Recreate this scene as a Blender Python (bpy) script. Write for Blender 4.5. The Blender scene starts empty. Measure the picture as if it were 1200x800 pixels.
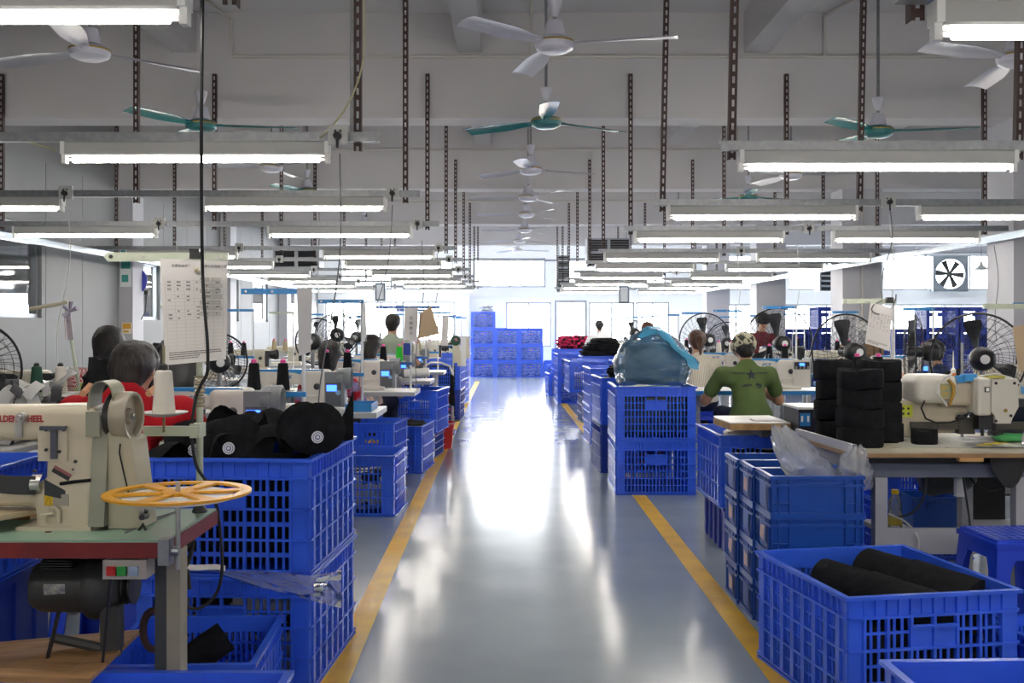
import bpy, bmesh, math, random
import numpy as np
from mathutils import Vector, Matrix, noise
random.seed(7)
R = math.radians
SC = bpy.context.scene
COL = SC.collection

# ---------------------------------------------------------------- camera
CAM_H = 1.31
cam_d = bpy.data.cameras.new('camera')
cam_d.sensor_width = 36.0
cam_d.lens = 36.0
cam_d.shift_x = 2 / 1200
cam_d.shift_y = -18 / 1200
cam_d.clip_start = 0.05
cam_d.clip_end = 300
cam = bpy.data.objects.new('camera', cam_d)
cam.location = (0, 0, CAM_H)
cam.rotation_euler = (R(90), 0, 0)
COL.objects.link(cam)
SC.camera = cam

# ---------------------------------------------------------------- sky and exposure
SKY = 7.0
TUBE = 16.0
EXPOSURE = 2.07
w = bpy.data.worlds.new('overcast_sky')
SC.world = w
w.use_nodes = True
bgn = w.node_tree.nodes['Background']
bgn.inputs['Color'].default_value = (0.95, 0.975, 1.0, 1)
bgn.inputs['Strength'].default_value = SKY
SC.view_settings.view_transform = 'Standard'
SC.view_settings.look = 'None'
SC.view_settings.gamma = 1
SC.view_settings.exposure = EXPOSURE
SC.view_settings.use_curve_mapping = False
SC.cycles.use_denoising = True
SC.cycles.max_bounces = 8
SC.cycles.diffuse_bounces = 4
SC.cycles.glossy_bounces = 4
SC.cycles.transparent_max_bounces = 24
SC.cycles.sample_clamp_indirect = 6


def portal(x0, x1, y0, y1, z0, z1):
    """marks a window opening so that the sky is sampled through it (gives no light of its own)"""
    l = bpy.data.lights.new('window_portal', 'AREA')
    l.shape = 'RECTANGLE'
    l.cycles.is_portal = True
    o = bpy.data.objects.new('window_portal', l)
    o.location = ((x0 + x1) / 2, (y0 + y1) / 2, (z0 + z1) / 2)
    if abs(y1 - y0) < .01:
        l.size, l.size_y = x1 - x0, z1 - z0
        o.rotation_euler = (R(-90), 0, 0)          # faces -Y, into the hall
    else:
        l.size, l.size_y = z1 - z0, y1 - y0
        o.rotation_euler = (0, R(-90) if x0 < 0 else R(90), 0)
    COL.objects.link(o)
    return o
# ---------------------------------------------------------------- helpers
def at(px, py, Y):
    """point of the hall seen at photo pixel (px, py) at depth Y"""
    return Vector(((px - 598) * Y / 1200, Y, CAM_H - (py - 382) * Y / 1200))


def ax(px, Y):
    return (px - 598) * Y / 1200


def az(py, Y):
    return CAM_H - (py - 382) * Y / 1200


class MB:
    """collects boxes, tubes, lathes into one mesh"""
    def __init__(s):
        s.v, s.f, s.m = [], [], []

    def add(s, vs, fs, mi=0):
        n = len(s.v)
        s.v.extend([tuple(p) for p in vs])
        for f in fs:
            s.f.append(tuple(i + n for i in f))
            s.m.append(mi)
        return s

    def bx(s, x0, x1, y0, y1, z0, z1, mi=0, M=None):
        vs = [Vector(p) for p in ((x0, y0, z0), (x1, y0, z0), (x1, y1, z0), (x0, y1, z0), (x0, y0, z1), (x1, y0, z1), (x1, y1, z1), (x0, y1, z1))]
        if M is not None:
            vs = [M @ p for p in vs]
        return s.add(vs, [(0, 3, 2, 1), (4, 5, 6, 7), (0, 1, 5, 4), (1, 2, 6, 5), (2, 3, 7, 6), (3, 0, 4, 7)], mi)

    def prism(s, poly, a, b, plane='XZ', mi=0, M=None):
        """extrude a 2-D polygon between a and b along the missing axis"""
        def P(u, v, t):
            return Vector({'XZ': (u, t, v), 'YZ': (t, u, v), 'XY': (u, v, t)}[plane])
        n = len(poly)
        vs = [P(u, v, a) for u, v in poly] + [P(u, v, b) for u, v in poly]
        if M is not None:
            vs = [M @ p for p in vs]
        fs = [tuple(range(n)), tuple(range(2 * n - 1, n - 1, -1))]
        fs += [(i, i + n, (i + 1) % n + n, (i + 1) % n) for i in range(n)]
        return s.add(vs, fs, mi)

    def cyl(s, p0, p1, r0, r1=None, n=12, mi=0, caps=True):
        p0, p1 = Vector(p0), Vector(p1)
        r1 = r0 if r1 is None else r1
        d = (p1 - p0)
        q = d.to_track_quat('Z', 'Y')
        vs = []
        for p, r in ((p0, r0), (p1, r1)):
            for i in range(n):
                a = 2 * math.pi * i / n
                vs.append(p + q @ Vector((r * math.cos(a), r * math.sin(a), 0)))
        fs = [(i, (i + 1) % n, (i + 1) % n + n, i + n) for i in range(n)]
        if caps:
            fs += [tuple(range(n - 1, -1, -1)), tuple(range(n, 2 * n))]
        return s.add(vs, fs, mi)

    def tube(s, pts, r, n=6, mi=0, closed=False):
        pts = [Vector(p) for p in pts]
        m = len(pts)
        vs = []
        prev = None
        for k in range(m):
            a = pts[(k - 1) % m] if (closed or k > 0) else pts[k]
            b = pts[(k + 1) % m] if (closed or k < m - 1) else pts[k]
            t = (b - a).normalized()
            if prev is None:
                u = t.orthogonal().normalized()
            else:
                u = (prev - t * prev.dot(t))
                u = u.normalized() if u.length > 1e-6 else t.orthogonal().normalized()
            prev = u
            w_ = t.cross(u)
            for i in range(n):
                g = 2 * math.pi * i / n
                vs.append(pts[k] + (u * math.cos(g) + w_ * math.sin(g)) * r)
        fs = []
        for k in range(m if closed else m - 1):
            for i in range(n):
                k2 = (k + 1) % m
                fs.append((k * n + i, k * n + (i + 1) % n, k2 * n + (i + 1) % n, k2 * n + i))
        if not closed:
            fs += [tuple(range(n - 1, -1, -1)), tuple(range((m - 1) * n, m * n))]
        return s.add(vs, fs, mi)

    def lathe(s, prof, n=16, c=(0, 0, 0), M=None, mi=0, sx=1, sy=1):
        """profile [(r, z)] turned about Z at c; M turns the result"""
        vs, fs = [], []
        c = Vector(c)
        for r, z in prof:
            for i in range(n):
                a = 2 * math.pi * i / n
                vs.append(Vector((sx * r * math.cos(a), sy * r * math.sin(a), z)))
        if M is not None:
            vs = [M @ p for p in vs]
        vs = [p + c for p in vs]
        for k in range(len(prof) - 1):
            for i in range(n):
                fs.append((k * n + i, k * n + (i + 1) % n, (k + 1) * n + (i + 1) % n, (k + 1) * n + i))
        fs.append(tuple(range(n - 1, -1, -1)))
        fs.append(tuple(range((len(prof) - 1) * n, len(prof) * n)))
        return s.add(vs, fs, mi)

    def ring(s, c, r, t, n=32, k=5, M=None, mi=0):
        c = Vector(c)
        pts = []
        for i in range(n):
            a = 2 * math.pi * i / n
            p = Vector((r * math.cos(a), r * math.sin(a), 0))
            pts.append(c + (M @ p if M is not None else p))
        return s.tube(pts, t, k, mi, closed=True)

    def sheet(s, fn, nu, nv, mi=0, th=0.0):
        """surface fn(u, v) -> point for u, v in 0..1; th > 0 gives it a thickness"""
        P = [[Vector(fn(i / nu, j / nv)) for j in range(nv + 1)] for i in range(nu + 1)]
        W = nv + 1
        vs = [p for row in P for p in row]
        fs = [(i * W + j, (i + 1) * W + j, (i + 1) * W + j + 1, i * W + j + 1) for i in range(nu) for j in range(nv)]
        if th > 0:
            N = len(vs)
            off = []
            for i in range(nu + 1):
                for j in range(nv + 1):
                    du = P[min(i + 1, nu)][j] - P[max(i - 1, 0)][j]
                    dv = P[i][min(j + 1, nv)] - P[i][max(j - 1, 0)]
                    nn = du.cross(dv)
                    nn = nn.normalized() if nn.length > 1e-9 else Vector((0, 0, 1))
                    off.append(P[i][j] - nn * th)
            fs += [tuple(reversed([a + N for a in f])) for f in fs]
            rim = [i * W for i in range(nu + 1)] + [nu * W + j for j in range(1, nv + 1)] + [i * W + nv for i in range(nu - 1, -1, -1)] + [j for j in range(nv - 1, 0, -1)]
            fs += [(rim[q], rim[q] + N, rim[(q + 1) % len(rim)] + N, rim[(q + 1) % len(rim)]) for q in range(len(rim))]
            vs = vs + off
        return s.add(vs, fs, mi)

    def mesh(s, name, mats, smooth=35):
        me = bpy.data.meshes.new(name)
        me.from_pydata(s.v, [], s.f)
        if not isinstance(mats, (list, tuple)):
            mats = [mats]
        for m in mats:
            me.materials.append(m)
        if len(mats) > 1:
            me.polygons.foreach_set('material_index', s.m)
        if smooth:
            me.shade_smooth()
            me.set_sharp_from_angle(angle=R(smooth))
        me.update()
        return me

    def build(s, name, mats, parent=None, smooth=35, loc=None):
        return put(name, s.mesh(name, mats, smooth), parent, loc)


def put(name, data, parent=None, loc=None, rot=None):
    o = bpy.data.objects.new(name, data)
    COL.objects.link(o)
    if parent is not None:
        o.parent = parent
    if loc is not None:
        o.location = loc
    if rot is not None:
        o.rotation_euler = rot
    return o


def tag(o, label=None, cat=None, group=None, kind=None):
    if label:
        o['label'] = label
    if cat:
        o['category'] = cat
    if group:
        o['group'] = group
    if kind:
        o['kind'] = kind
    return o


def thing(name, label, cat, loc=(0, 0, 0), rz=0.0, group=None):
    o = bpy.data.objects.new(name, None)
    COL.objects.link(o)
    o.empty_display_size = .05
    o.location = loc
    o.rotation_euler = (0, 0, rz)
    return tag(o, label, cat, group)


def struct(name, mb, mats, parent=None, smooth=0):
    o = mb.build(name, mats, parent, smooth)
    if parent is None:
        o['kind'] = 'structure'
    return o


def kids(o, _c={}):
    return [c for c in o.children]


def dup(root, loc, rz=0.0, label=None, group=None, scale=None):
    """copy of a thing with its parts and sub-parts, mesh data shared"""
    def cp(o, parent):
        c = o.copy()
        COL.objects.link(c)
        if parent is not None:
            c.parent = parent
        for k in CH.get(o.name, []):
            cp(k, c)
        return c
    index_children(root)
    r = cp(root, None)
    r.location = loc
    r.rotation_euler = (0, 0, rz)
    if scale:
        r.scale = scale
    if label:
        r['label'] = label
    if group:
        r['group'] = group
    return r


CH = {}


def index_children(root):
    if root.name in CH:
        return
    CH[root.name] = list(root.children)
    for c in CH[root.name]:
        index_children(c)


ORD = ['first', 'second', 'third', 'fourth', 'fifth', 'sixth', 'seventh', 'eighth', 'ninth', 'tenth', 'eleventh', 'twelfth']

# ---------------------------------------------------------------- materials
def lin(c):
    if isinstance(c, str):
        c = tuple(int(c[i:i + 2], 16) / 255 for i in (0, 2, 4))
    return tuple((x / 12.92 if x <= .04045 else ((x + .055) / 1.055) ** 2.4) for x in c)


_M = {}


def mat(name, col, rough=.5, metal=0.0, var=0.0, scale=8.0, bump=0.0, bscale=60.0, col2=None, spec=.5, coat=0.0, emit=0.0, trans=0.0, stretch=None, sharp=None):
    """procedural principled material; col2/var blend a second colour in by noise"""
    if name in _M:
        return _M[name]
    m = bpy.data.materials.new(name)
    m.use_nodes = True
    nt = m.node_tree
    b = nt.nodes['Principled BSDF']
    c = lin(col)
    b.inputs['Base Color'].default_value = (*c, 1)
    b.inputs['Roughness'].default_value = rough
    b.inputs['Metallic'].default_value = metal
    b.inputs['Specular IOR Level'].default_value = spec
    b.inputs['Coat Weight'].default_value = coat
    if emit:
        b.inputs['Emission Color'].default_value = (*c, 1)
        b.inputs['Emission Strength'].default_value = emit
    tc = nt.nodes.new('ShaderNodeTexCoord')
    vec = tc.outputs['Object']
    if stretch:
        mp = nt.nodes.new('ShaderNodeMapping')
        mp.inputs['Scale'].default_value = stretch
        nt.links.new(vec, mp.inputs['Vector'])
        vec = mp.outputs['Vector']
    if var or col2:
        n = nt.nodes.new('ShaderNodeTexNoise')
        n.inputs['Scale'].default_value = scale
        n.inputs['Detail'].default_value = 5
        nt.links.new(vec, n.inputs['Vector'])
        rmp = nt.nodes.new('ShaderNodeValToRGB')
        lo, hi = (.35, .65) if sharp is None else sharp
        rmp.color_ramp.elements[0].position = lo
        rmp.color_ramp.elements[1].position = hi
        c2 = lin(col2) if col2 else tuple(x * (1 - var) for x in c)
        rmp.color_ramp.elements[0].color = (*c2, 1)
        rmp.color_ramp.elements[1].color = (*c, 1)
        nt.links.new(n.outputs['Fac'], rmp.inputs['Fac'])
        nt.links.new(rmp.outputs['Color'], b.inputs['Base Color'])
    if bump:
        n2 = nt.nodes.new('ShaderNodeTexNoise')
        n2.inputs['Scale'].default_value = bscale
        n2.inputs['Detail'].default_value = 3
        nt.links.new(vec, n2.inputs['Vector'])
        bp = nt.nodes.new('ShaderNodeBump')
        bp.inputs['Strength'].default_value = bump
        bp.inputs['Distance'].default_value = .01
        nt.links.new(n2.outputs['Fac'], bp.inputs['Height'])
        nt.links.new(bp.outputs['Normal'], b.inputs['Normal'])
    _M[name] = m
    return m


def sheer(name, col, alpha, rough=.2, bump=0.0, bscale=20.0, gloss=.25):
    """thin see-through sheet: transparent + tinted diffuse/translucent + gloss"""
    if name in _M:
        return _M[name]
    m = bpy.data.materials.new(name)
    m.use_nodes = True
    nt = m.node_tree
    nt.nodes.clear()
    out = nt.nodes.new('ShaderNodeOutputMaterial')
    c = lin(col)
    tr = nt.nodes.new('ShaderNodeBsdfTransparent')
    df = nt.nodes.new('ShaderNodeBsdfDiffuse')
    df.inputs['Color'].default_value = (*c, 1)
    tl = nt.nodes.new('ShaderNodeBsdfTranslucent')
    tl.inputs['Color'].default_value = (*c, 1)
    gl = nt.nodes.new('ShaderNodeBsdfGlossy')
    gl.inputs['Roughness'].default_value = rough
    gl.inputs['Color'].default_value = (.9, .9, .9, 1)
    m1 = nt.nodes.new('ShaderNodeMixShader')
    m1.inputs[0].default_value = .5
    m2 = nt.nodes.new('ShaderNodeMixShader')
    m2.inputs[0].default_value = alpha
    m3 = nt.nodes.new('ShaderNodeMixShader')
    lw = nt.nodes.new('ShaderNodeLayerWeight')
    lw.inputs['Blend'].default_value = gloss
    nt.links.new(df.outputs[0], m1.inputs[1])
    nt.links.new(tl.outputs[0], m1.inputs[2])
    nt.links.new(tr.outputs[0], m2.inputs[1])
    nt.links.new(m1.outputs[0], m2.inputs[2])
    nt.links.new(lw.outputs['Fresnel'], m3.inputs[0])
    nt.links.new(m2.outputs[0], m3.inputs[1])
    nt.links.new(gl.outputs[0], m3.inputs[2])
    nt.links.new(m3.outputs[0], out.inputs['Surface'])
    if bump:
        n2 = nt.nodes.new('ShaderNodeTexNoise')
        n2.inputs['Scale'].default_value = bscale
        tc = nt.nodes.new('ShaderNodeTexCoord')
        nt.links.new(tc.outputs['Object'], n2.inputs['Vector'])
        bp = nt.nodes.new('ShaderNodeBump')
        bp.inputs['Strength'].default_value = bump
        bp.inputs['Distance'].default_value = .02
        nt.links.new(n2.outputs['Fac'], bp.inputs['Height'])
        for nd in (df, gl, lw):
            nt.links.new(bp.outputs['Normal'], nd.inputs['Normal'])
    _M[name] = m
    return m


WALL = mat('painted plaster', 'd2d1d3', .8, var=.08, scale=1.2, bump=.05, bscale=80)
BEAMM = mat('painted concrete', 'cac8ca', .85, var=.06, scale=.9, bump=.06, bscale=50)
FARW = mat('white far wall paint', 'f6f7f8', .7)
PANEL = mat('grey wall sandwich panel', '868788', .6, var=.05, scale=2, bump=.04, bscale=6)
FRAME = mat('window frame metal', '9aa0a6', .4, metal=.4)
GLASS = sheer('window glass', 'ffffff', .02, .03, gloss=.08)
YEL = mat('yellow floor paint', 'ffcb05', .34, col2='ecb508', scale=5, spec=.5)
ALU = mat('galvanised steel', '9a9da0', .38, metal=.75, var=.2, scale=30)
RUST = mat('brown slotted angle steel', '4a3734', .6, metal=.2, var=.3, scale=12)
STEEL = mat('plain steel', 'b8b8b6', .28, metal=.9)
DSTEEL = mat('dark oily steel', '3c3c3e', .4, metal=.7)
LAMPW = mat('lamp white enamel', 'b6b6b3', .4)
CAPW = mat('white lamp holder plastic', 'eeeeea', .4)
TUBEM = mat('lit fluorescent tube', 'fff8ef', .4, emit=TUBE)
SOCK = mat('socket plastic', 'c8c8c4', .45)
BLK = mat('black plastic', '17181a', .4)
BLKR = mat('black rubber cable', '1c1d20', .55)
GREYC = mat('grey cable', '6d6f72', .5)
WHC = mat('white cable', 'c9c9c6', .5)
FANW = mat('white enamel fan', 'c8c8d4', .35)
FANT = mat('teal enamel fan', '1f6f72', .35)
FANG = mat('gold band', 'a48c4a', .35, metal=.6)
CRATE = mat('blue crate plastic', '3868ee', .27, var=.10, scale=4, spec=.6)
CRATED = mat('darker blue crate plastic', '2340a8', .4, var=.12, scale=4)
EURO = mat('deep blue container plastic', '0f4aa8', .38, var=.1, scale=3)
STOOLM = mat('blue stool plastic', '2145cf', .25, spec=.6)
BLKF = mat('black felt fabric', '222326', .95, var=.35, scale=30, bump=.5, bscale=220, spec=.15)
BLKF2 = mat('charcoal cloth', '26272a', .9, var=.5, scale=14, bump=.5, bscale=150, spec=.2)
MIXF = mat('grey and black cloth', 'b9bbbe', .9, col2='1f2023', scale=7, bump=.4, bscale=90, sharp=(.47, .51), spec=.2)
DENIM = mat('folded denim cloth', 'eef2f8', .9, col2='5a78a8', scale=14, bump=.5, bscale=60, sharp=(.40, .58), spec=.2, stretch=(1, 1, 2.6))
DENIM2 = mat('pale cloth bundles', 'eef0f4', .9, col2='8496ac', scale=11, bump=.5, bscale=60, sharp=(.38, .62), spec=.2, stretch=(1, 1, 2.4))
PINKF = mat('pink and black cloth', 'd0305e', .9, col2='1d1a1c', scale=16, sharp=(.47, .52), bump=.4, bscale=80, spec=.2)
WHITEF = mat('white cloth', 'e6e4e0', .9, var=.15, scale=10, bump=.4, bscale=60, spec=.2)
PLY = mat('plywood', 'b98f5c', .6, col2='8f6a3e', scale=3, stretch=(1, 8, 8), bump=.08, bscale=40)
PLYL = mat('pale worn board', 'cfc3a6', .5, col2='a99673', scale=5, bump=.08, bscale=40)
BOARDW = mat('white laminate', 'dcdcd8', .35, var=.08, scale=6)
BLUEB = mat('sky blue painted steel', '2a83c6', .35)
JBLUE = mat('machine blue stripe', '2f8fd0', .3)
JWHITE = mat('machine white enamel', 'd8d4cc', .3, var=.05, scale=10)
JGREY = mat('machine grey plastic', '7f8488', .35)
JDARK = mat('machine dark plastic', '2b2d31', .35)
SCREEN = mat('lit blue display', '2f5bff', .3, emit=1.6)
BEIGE = mat('beige machine enamel', 'c9bfa8', .38, var=.08, scale=7)
OLIVE = mat('grey green belt guard', '8f9080', .45, var=.1, scale=8)
GREENT = mat('green laminate', '8fb09a', .3, var=.12, scale=7)
REDT = mat('red painted edge', '7d1f1f', .45, var=.3, scale=9)
YWHEEL = mat('orange yellow plastic', 'e0a021', .4)
PAPER = mat('white paper', 'd9d6d4', .85)
INK = mat('black ink', '3a3a3e', .8)
PINK = mat('pink cone tip', 'e8489a', .4)
CONEB = mat('black thread', '16171b', .8, bump=.5, bscale=200, stretch=(.2, .2, 6), spec=.2)
CONEW = mat('white thread', 'ded9cf', .8, bump=.4, bscale=200, stretch=(.2, .2, 6), spec=.2)
CONET = mat('tan thread', 'b8a987', .8, bump=.4, bscale=200, stretch=(.2, .2, 6), spec=.2)
CONEG = mat('bright green thread', '35c93a', .7, spec=.2)
PALEG = mat('pale green enamel', 'bcc4b0', .4)
CLEAR = sheer('clear plastic film', 'eef2f6', .30, .16, bump=.3, bscale=14, gloss=.2)
SKIN = mat('skin', 'b98a6c', .55, var=.08, scale=20)
HAIRB = mat('black hair', '1a1514', .5, bump=.5, bscale=120, stretch=(3, 3, .5), spec=.4)
HAIRG = mat('greying dark hair', '3a3634', .5, var=.5, scale=30, bump=.5, bscale=120, stretch=(3, 3, .4), spec=.4)
HAIRN = mat('brown hair', '5a3a28', .5, var=.4, scale=20, bump=.5, bscale=120, spec=.4)
NAVY = mat('navy trousers', '23283a', .9, spec=.2)
SOLE = mat('dark shoe', '222226', .6)
REDB = mat('red bucket plastic', 'cc1f1f', .35)
CARD = mat('brown cardboard', '8c6f52', .8)


# ---------------------------------------------------------------- smooth solids: signed distance field -> surface nets
def sdf_mesh(prims, h, k=.02, pad=.03):
    """prims: ('cap', p0, p1, r0, r1[, k]) ('ell', c, (rx, ry, rz)[, k]) ('box', c, half, round[, k]); negative first letter '-' cuts"""
    lo = np.array([1e9] * 3)
    hi = -lo
    for p in prims:
        if p[0].startswith('-'):
            continue
        if p[0] == 'cap':
            a, b, r = np.array(p[1]), np.array(p[2]), max(p[3], p[4])
            lo = np.minimum(lo, np.minimum(a, b) - r)
            hi = np.maximum(hi, np.maximum(a, b) + r)
        else:
            a, e = np.array(p[1]), np.array(p[2])
            lo = np.minimum(lo, a - e)
            hi = np.maximum(hi, a + e)
    lo -= pad
    hi += pad
    n = np.ceil((hi - lo) / h).astype(int) + 1
    X, Y, Z = np.meshgrid(*[lo[i] + h * np.arange(n[i]) for i in range(3)], indexing='ij')
    F = np.full(X.shape, 1e3)
    for p in prims:
        t = p[0].lstrip('-')
        kk = k
        if t == 'cap':
            a, b = np.array(p[1], float), np.array(p[2], float)
            d = b - a
            q = ((X - a[0]) * d[0] + (Y - a[1]) * d[1] + (Z - a[2]) * d[2]) / max(d @ d, 1e-12)
            q = np.clip(q, 0, 1)
            D = np.sqrt((X - a[0] - q * d[0]) ** 2 + (Y - a[1] - q * d[1]) ** 2 + (Z - a[2] - q * d[2]) ** 2) - (p[3] + (p[4] - p[3]) * q)
            if len(p) > 5:
                kk = p[5]
        elif t == 'ell':
            c, e = p[1], p[2]
            g = np.sqrt(((X - c[0]) / e[0]) ** 2 + ((Y - c[1]) / e[1]) ** 2 + ((Z - c[2]) / e[2]) ** 2)
            D = (g - 1) * min(e)
            if len(p) > 3:
                kk = p[3]
        else:
            c, e, r = p[1], p[2], p[3]
            qx, qy, qz = np.abs(X - c[0]) - e[0] + r, np.abs(Y - c[1]) - e[1] + r, np.abs(Z - c[2]) - e[2] + r
            D = np.sqrt(np.maximum(qx, 0) ** 2 + np.maximum(qy, 0) ** 2 + np.maximum(qz, 0) ** 2) + np.minimum(np.maximum(np.maximum(qx, qy), qz), 0) - r
            if len(p) > 4:
                kk = p[4]
        if p[0].startswith('-'):
            D = -D
            g = np.clip(.5 - .5 * (D - F) / kk, 0, 1)
            F = F * g + D * (1 - g) + kk * g * (1 - g) if False else np.maximum(F, D)
        else:
            g = np.clip(.5 + .5 * (D - F) / kk, 0, 1)
            F = D * (1 - g) + F * g - kk * g * (1 - g)
    S = F < 0
    nx, ny, nz = F.shape
    # cells with a sign change
    acc = np.zeros((nx - 1, ny - 1, nz - 1, 3))
    cnt = np.zeros((nx - 1, ny - 1, nz - 1))
    cs = [(i, j, l) for i in (0, 1) for j in (0, 1) for l in (0, 1)]

    def sub(A, c):
        return A[c[0]:nx - 1 + c[0], c[1]:ny - 1 + c[1], c[2]:nz - 1 + c[2]]
    for c0 in cs:
        for axis in range(3):
            if c0[axis]:
                continue
            c1 = list(c0)
            c1[axis] = 1
            f0, f1 = sub(F, c0), sub(F, c1)
            x = (f0 < 0) != (f1 < 0)
            t = np.where(x, f0 / np.where(x, f0 - f1, 1), 0)
            for i in range(3):
                acc[..., i] += np.where(x, c0[i] + (t if i == axis else 0), 0)
            cnt += x
    act = cnt > 0
    idx = -np.ones(act.shape, int)
    idx[act] = np.arange(act.sum())
    ii = np.argwhere(act)
    V = lo + h * (ii + acc[act] / cnt[act][:, None])
    faces = []
    for axis in range(3):
        u, v = (axis + 1) % 3, (axis + 2) % 3
        sl0 = [slice(None)] * 3
        sl1 = [slice(None)] * 3
        sl0[axis] = slice(0, -1)
        sl1[axis] = slice(1, None)
        A, B = S[tuple(sl0)], S[tuple(sl1)]
        e = np.argwhere(A != B)
        ok = (e[:, u] > 0) & (e[:, v] > 0) & (e[:, u] < F.shape[u] - 1) & (e[:, v] < F.shape[v] - 1)
        e = e[ok]
        inside = A[tuple(e.T)]

        def cell(du, dv):
            q = e.copy()
            q[:, u] -= du
            q[:, v] -= dv
            return idx[tuple(q.T)]
        q4 = np.stack([cell(1, 1), cell(0, 1), cell(0, 0), cell(1, 0)], 1)
        q4[~inside] = q4[~inside][:, ::-1]
        faces.append(q4)
    return V, np.concatenate(faces)


def solid(name, prims, h, mats, parent=None, k=.02, pick=None, loc=None, extra=None):
    V, Fq = sdf_mesh(prims, h, k)
    if extra is not None:
        for V2, F2 in extra:
            Fq = np.concatenate([Fq, F2 + len(V)])
            V = np.concatenate([V, V2])
    me = bpy.data.meshes.new(name)
    me.from_pydata(V.tolist(), [], Fq.tolist())
    if not isinstance(mats, (list, tuple)):
        mats = [mats]
    for m in mats:
        me.materials.append(m)
    if pick is not None:
        C = V[Fq].mean(1)
        me.polygons.foreach_set('material_index', [int(pick(*c)) for c in C])
    me.shade_smooth()
    me.update()
    return put(name, me, parent, loc)


def text(s, size, m, parent, loc, rot, name='lettering', ext=.0006, shear=0.0, bold=0.0, align='LEFT'):
    cu = bpy.data.curves.new(name, 'FONT')
    cu.body = s
    cu.size = size
    cu.extrude = ext
    cu.shear = shear
    cu.offset = bold
    cu.align_x = align
    cu.resolution_u = 3
    cu.materials.append(m)
    tmp = bpy.data.objects.new('text_source', cu)
    COL.objects.link(tmp)
    dg = bpy.context.evaluated_depsgraph_get()
    me = bpy.data.meshes.new_from_object(tmp.evaluated_get(dg))
    me.name = name
    bpy.data.objects.remove(tmp)
    bpy.data.curves.remove(cu)
    return put(name, me, parent, loc, rot)


def blob(name, m, dims, seed=0, n=18, lump=.25, freq=3.0, flat=True, parent=None, loc=None, rz=0, boxy=.6):
    """lumpy heap of cloth: a rounded box pushed about by noise"""
    mb = MB()
    nu, nv = n * 2, n
    vs = []
    off = Vector((seed * 7.3, seed * 3.1, seed * 1.7))
    for j in range(nv + 1):
        th = math.pi * j / nv
        for i in range(nu):
            ph = 2 * math.pi * i / nu
            d = Vector((math.sin(th) * math.cos(ph), math.sin(th) * math.sin(ph), math.cos(th)))
            mx = max(abs(d.x), abs(d.y), abs(d.z))
            d = d.lerp(d / mx, boxy)
            nn = noise.fractal(d * freq + off, 1.0, 2.0, 4)
            d2 = d * (1 + lump * nn)
            z = d2.z * dims[2] / 2 + dims[2] / 2
            if flat:
                z = max(z, 0)
            vs.append((d2.x * dims[0] / 2, d2.y * dims[1] / 2, z))
    fs = [(j * nu + i, (j + 1) * nu + i, (j + 1) * nu + (i + 1) % nu, j * nu + (i + 1) % nu) for j in range(nv) for i in range(nu)]
    mb.add(vs, fs)
    o = mb.build(name, m, parent, 60)
    if loc is not None:
        o.location = loc
    o.rotation_euler = (0, 0, rz)
    return o
# ---------------------------------------------------------------- structure
YF = 27.6        # far wall
XL = -5.18       # partition wall with windows
XR = 14.6        # outer wall behind the pillars
YB = -3.2        # wall behind the camera
ZC = 4.05        # slab
BEAM_Y = [-.25, 4.35, 8.95, 13.56, 18.3, 22.95]
fm = mat('grey epoxy floor', 'a5b1b8', .16, col2='9aa6ae', scale=1.5, bump=.015, bscale=7, coat=.15)
nt = fm.node_tree
b_ = nt.nodes['Principled BSDF']
nz = nt.nodes.new('ShaderNodeTexNoise')
nz.inputs['Scale'].default_value = 3.0
nz.inputs['Detail'].default_value = 6
mr = nt.nodes.new('ShaderNodeMapRange')
mr.inputs['To Min'].default_value = .11
mr.inputs['To Max'].default_value = .22
nt.links.new(nt.nodes['Texture Coordinate'].outputs['Object'], nz.inputs['Vector'])
nt.links.new(nz.outputs['Fac'], mr.inputs['Value'])
nt.links.new(mr.outputs['Result'], b_.inputs['Roughness'])
b_.inputs['Coat Roughness'].default_value = .12
floor = struct('floor', MB().bx(XL - .2, XR, YB, YF + .2, -.2, 0), fm)


def strip(pts, wd, name):
    mb = MB()
    for (x0, y0), (x1, y1) in zip(pts, pts[1:]):
        mb.add([(x0 - wd / 2, y0, .0015), (x0 + wd / 2, y0, .0015), (x1 + wd / 2, y1, .0015), (x1 - wd / 2, y1, .0015)], [(0, 1, 2, 3)])
    return mb.build(name, YEL, floor, 0)


strip([(-.63, .5), (-.645, 3.76), (-.662, 4.94), (-.70, 9.0), (-.74, 14), (-.776, 24.2)], .105, 'marking_line')
strip([(1.02, .5), (1.006, 4.08), (.996, 7.94), (.93, 14), (.885, 19.5)], .105, 'marking_line')
struct('ground', MB().bx(-60, 70, -40, 90, -.5, -.25), mat('outdoor paving', 'a8a8a4', .8, var=.2, scale=2))

ceil = struct('ceiling', MB().bx(XL - .2, XR, YB, YF + .2, ZC, ZC + .2), WALL)
for y in BEAM_Y:
    struct('beam', MB().bx(XL, XR, y, y + .36, 3.13, ZC), BEAMM)
for x in (-2.85, -.355, 2.145, 4.65, 7.15, 9.65, 12.15):
    for y0, y1 in zip([YB] + [b + .36 for b in BEAM_Y], BEAM_Y + [YF]):
        if y1 - y0 > .5 and y1 > 0:
            MB().bx(x - .105, x + .105, y0, y1, 3.70, ZC).build('rib_beam', BEAMM, ceil, 0)
colm = mat('white pillar paint', 'bcbcc2', .6, var=.05, scale=2)
for y in BEAM_Y[1:]:
    struct('pillar', MB().bx(4.4, 4.92, y, y + .5, 0, 3.13), colm)
    struct('pillar', MB().bx(XL - .05, -5.0, y, y + .4, 0, 3.13), colm)
struct('pillar', MB().bx(-1.45, -1.1, YF - .25, YF, 0, ZC), FARW)


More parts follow.
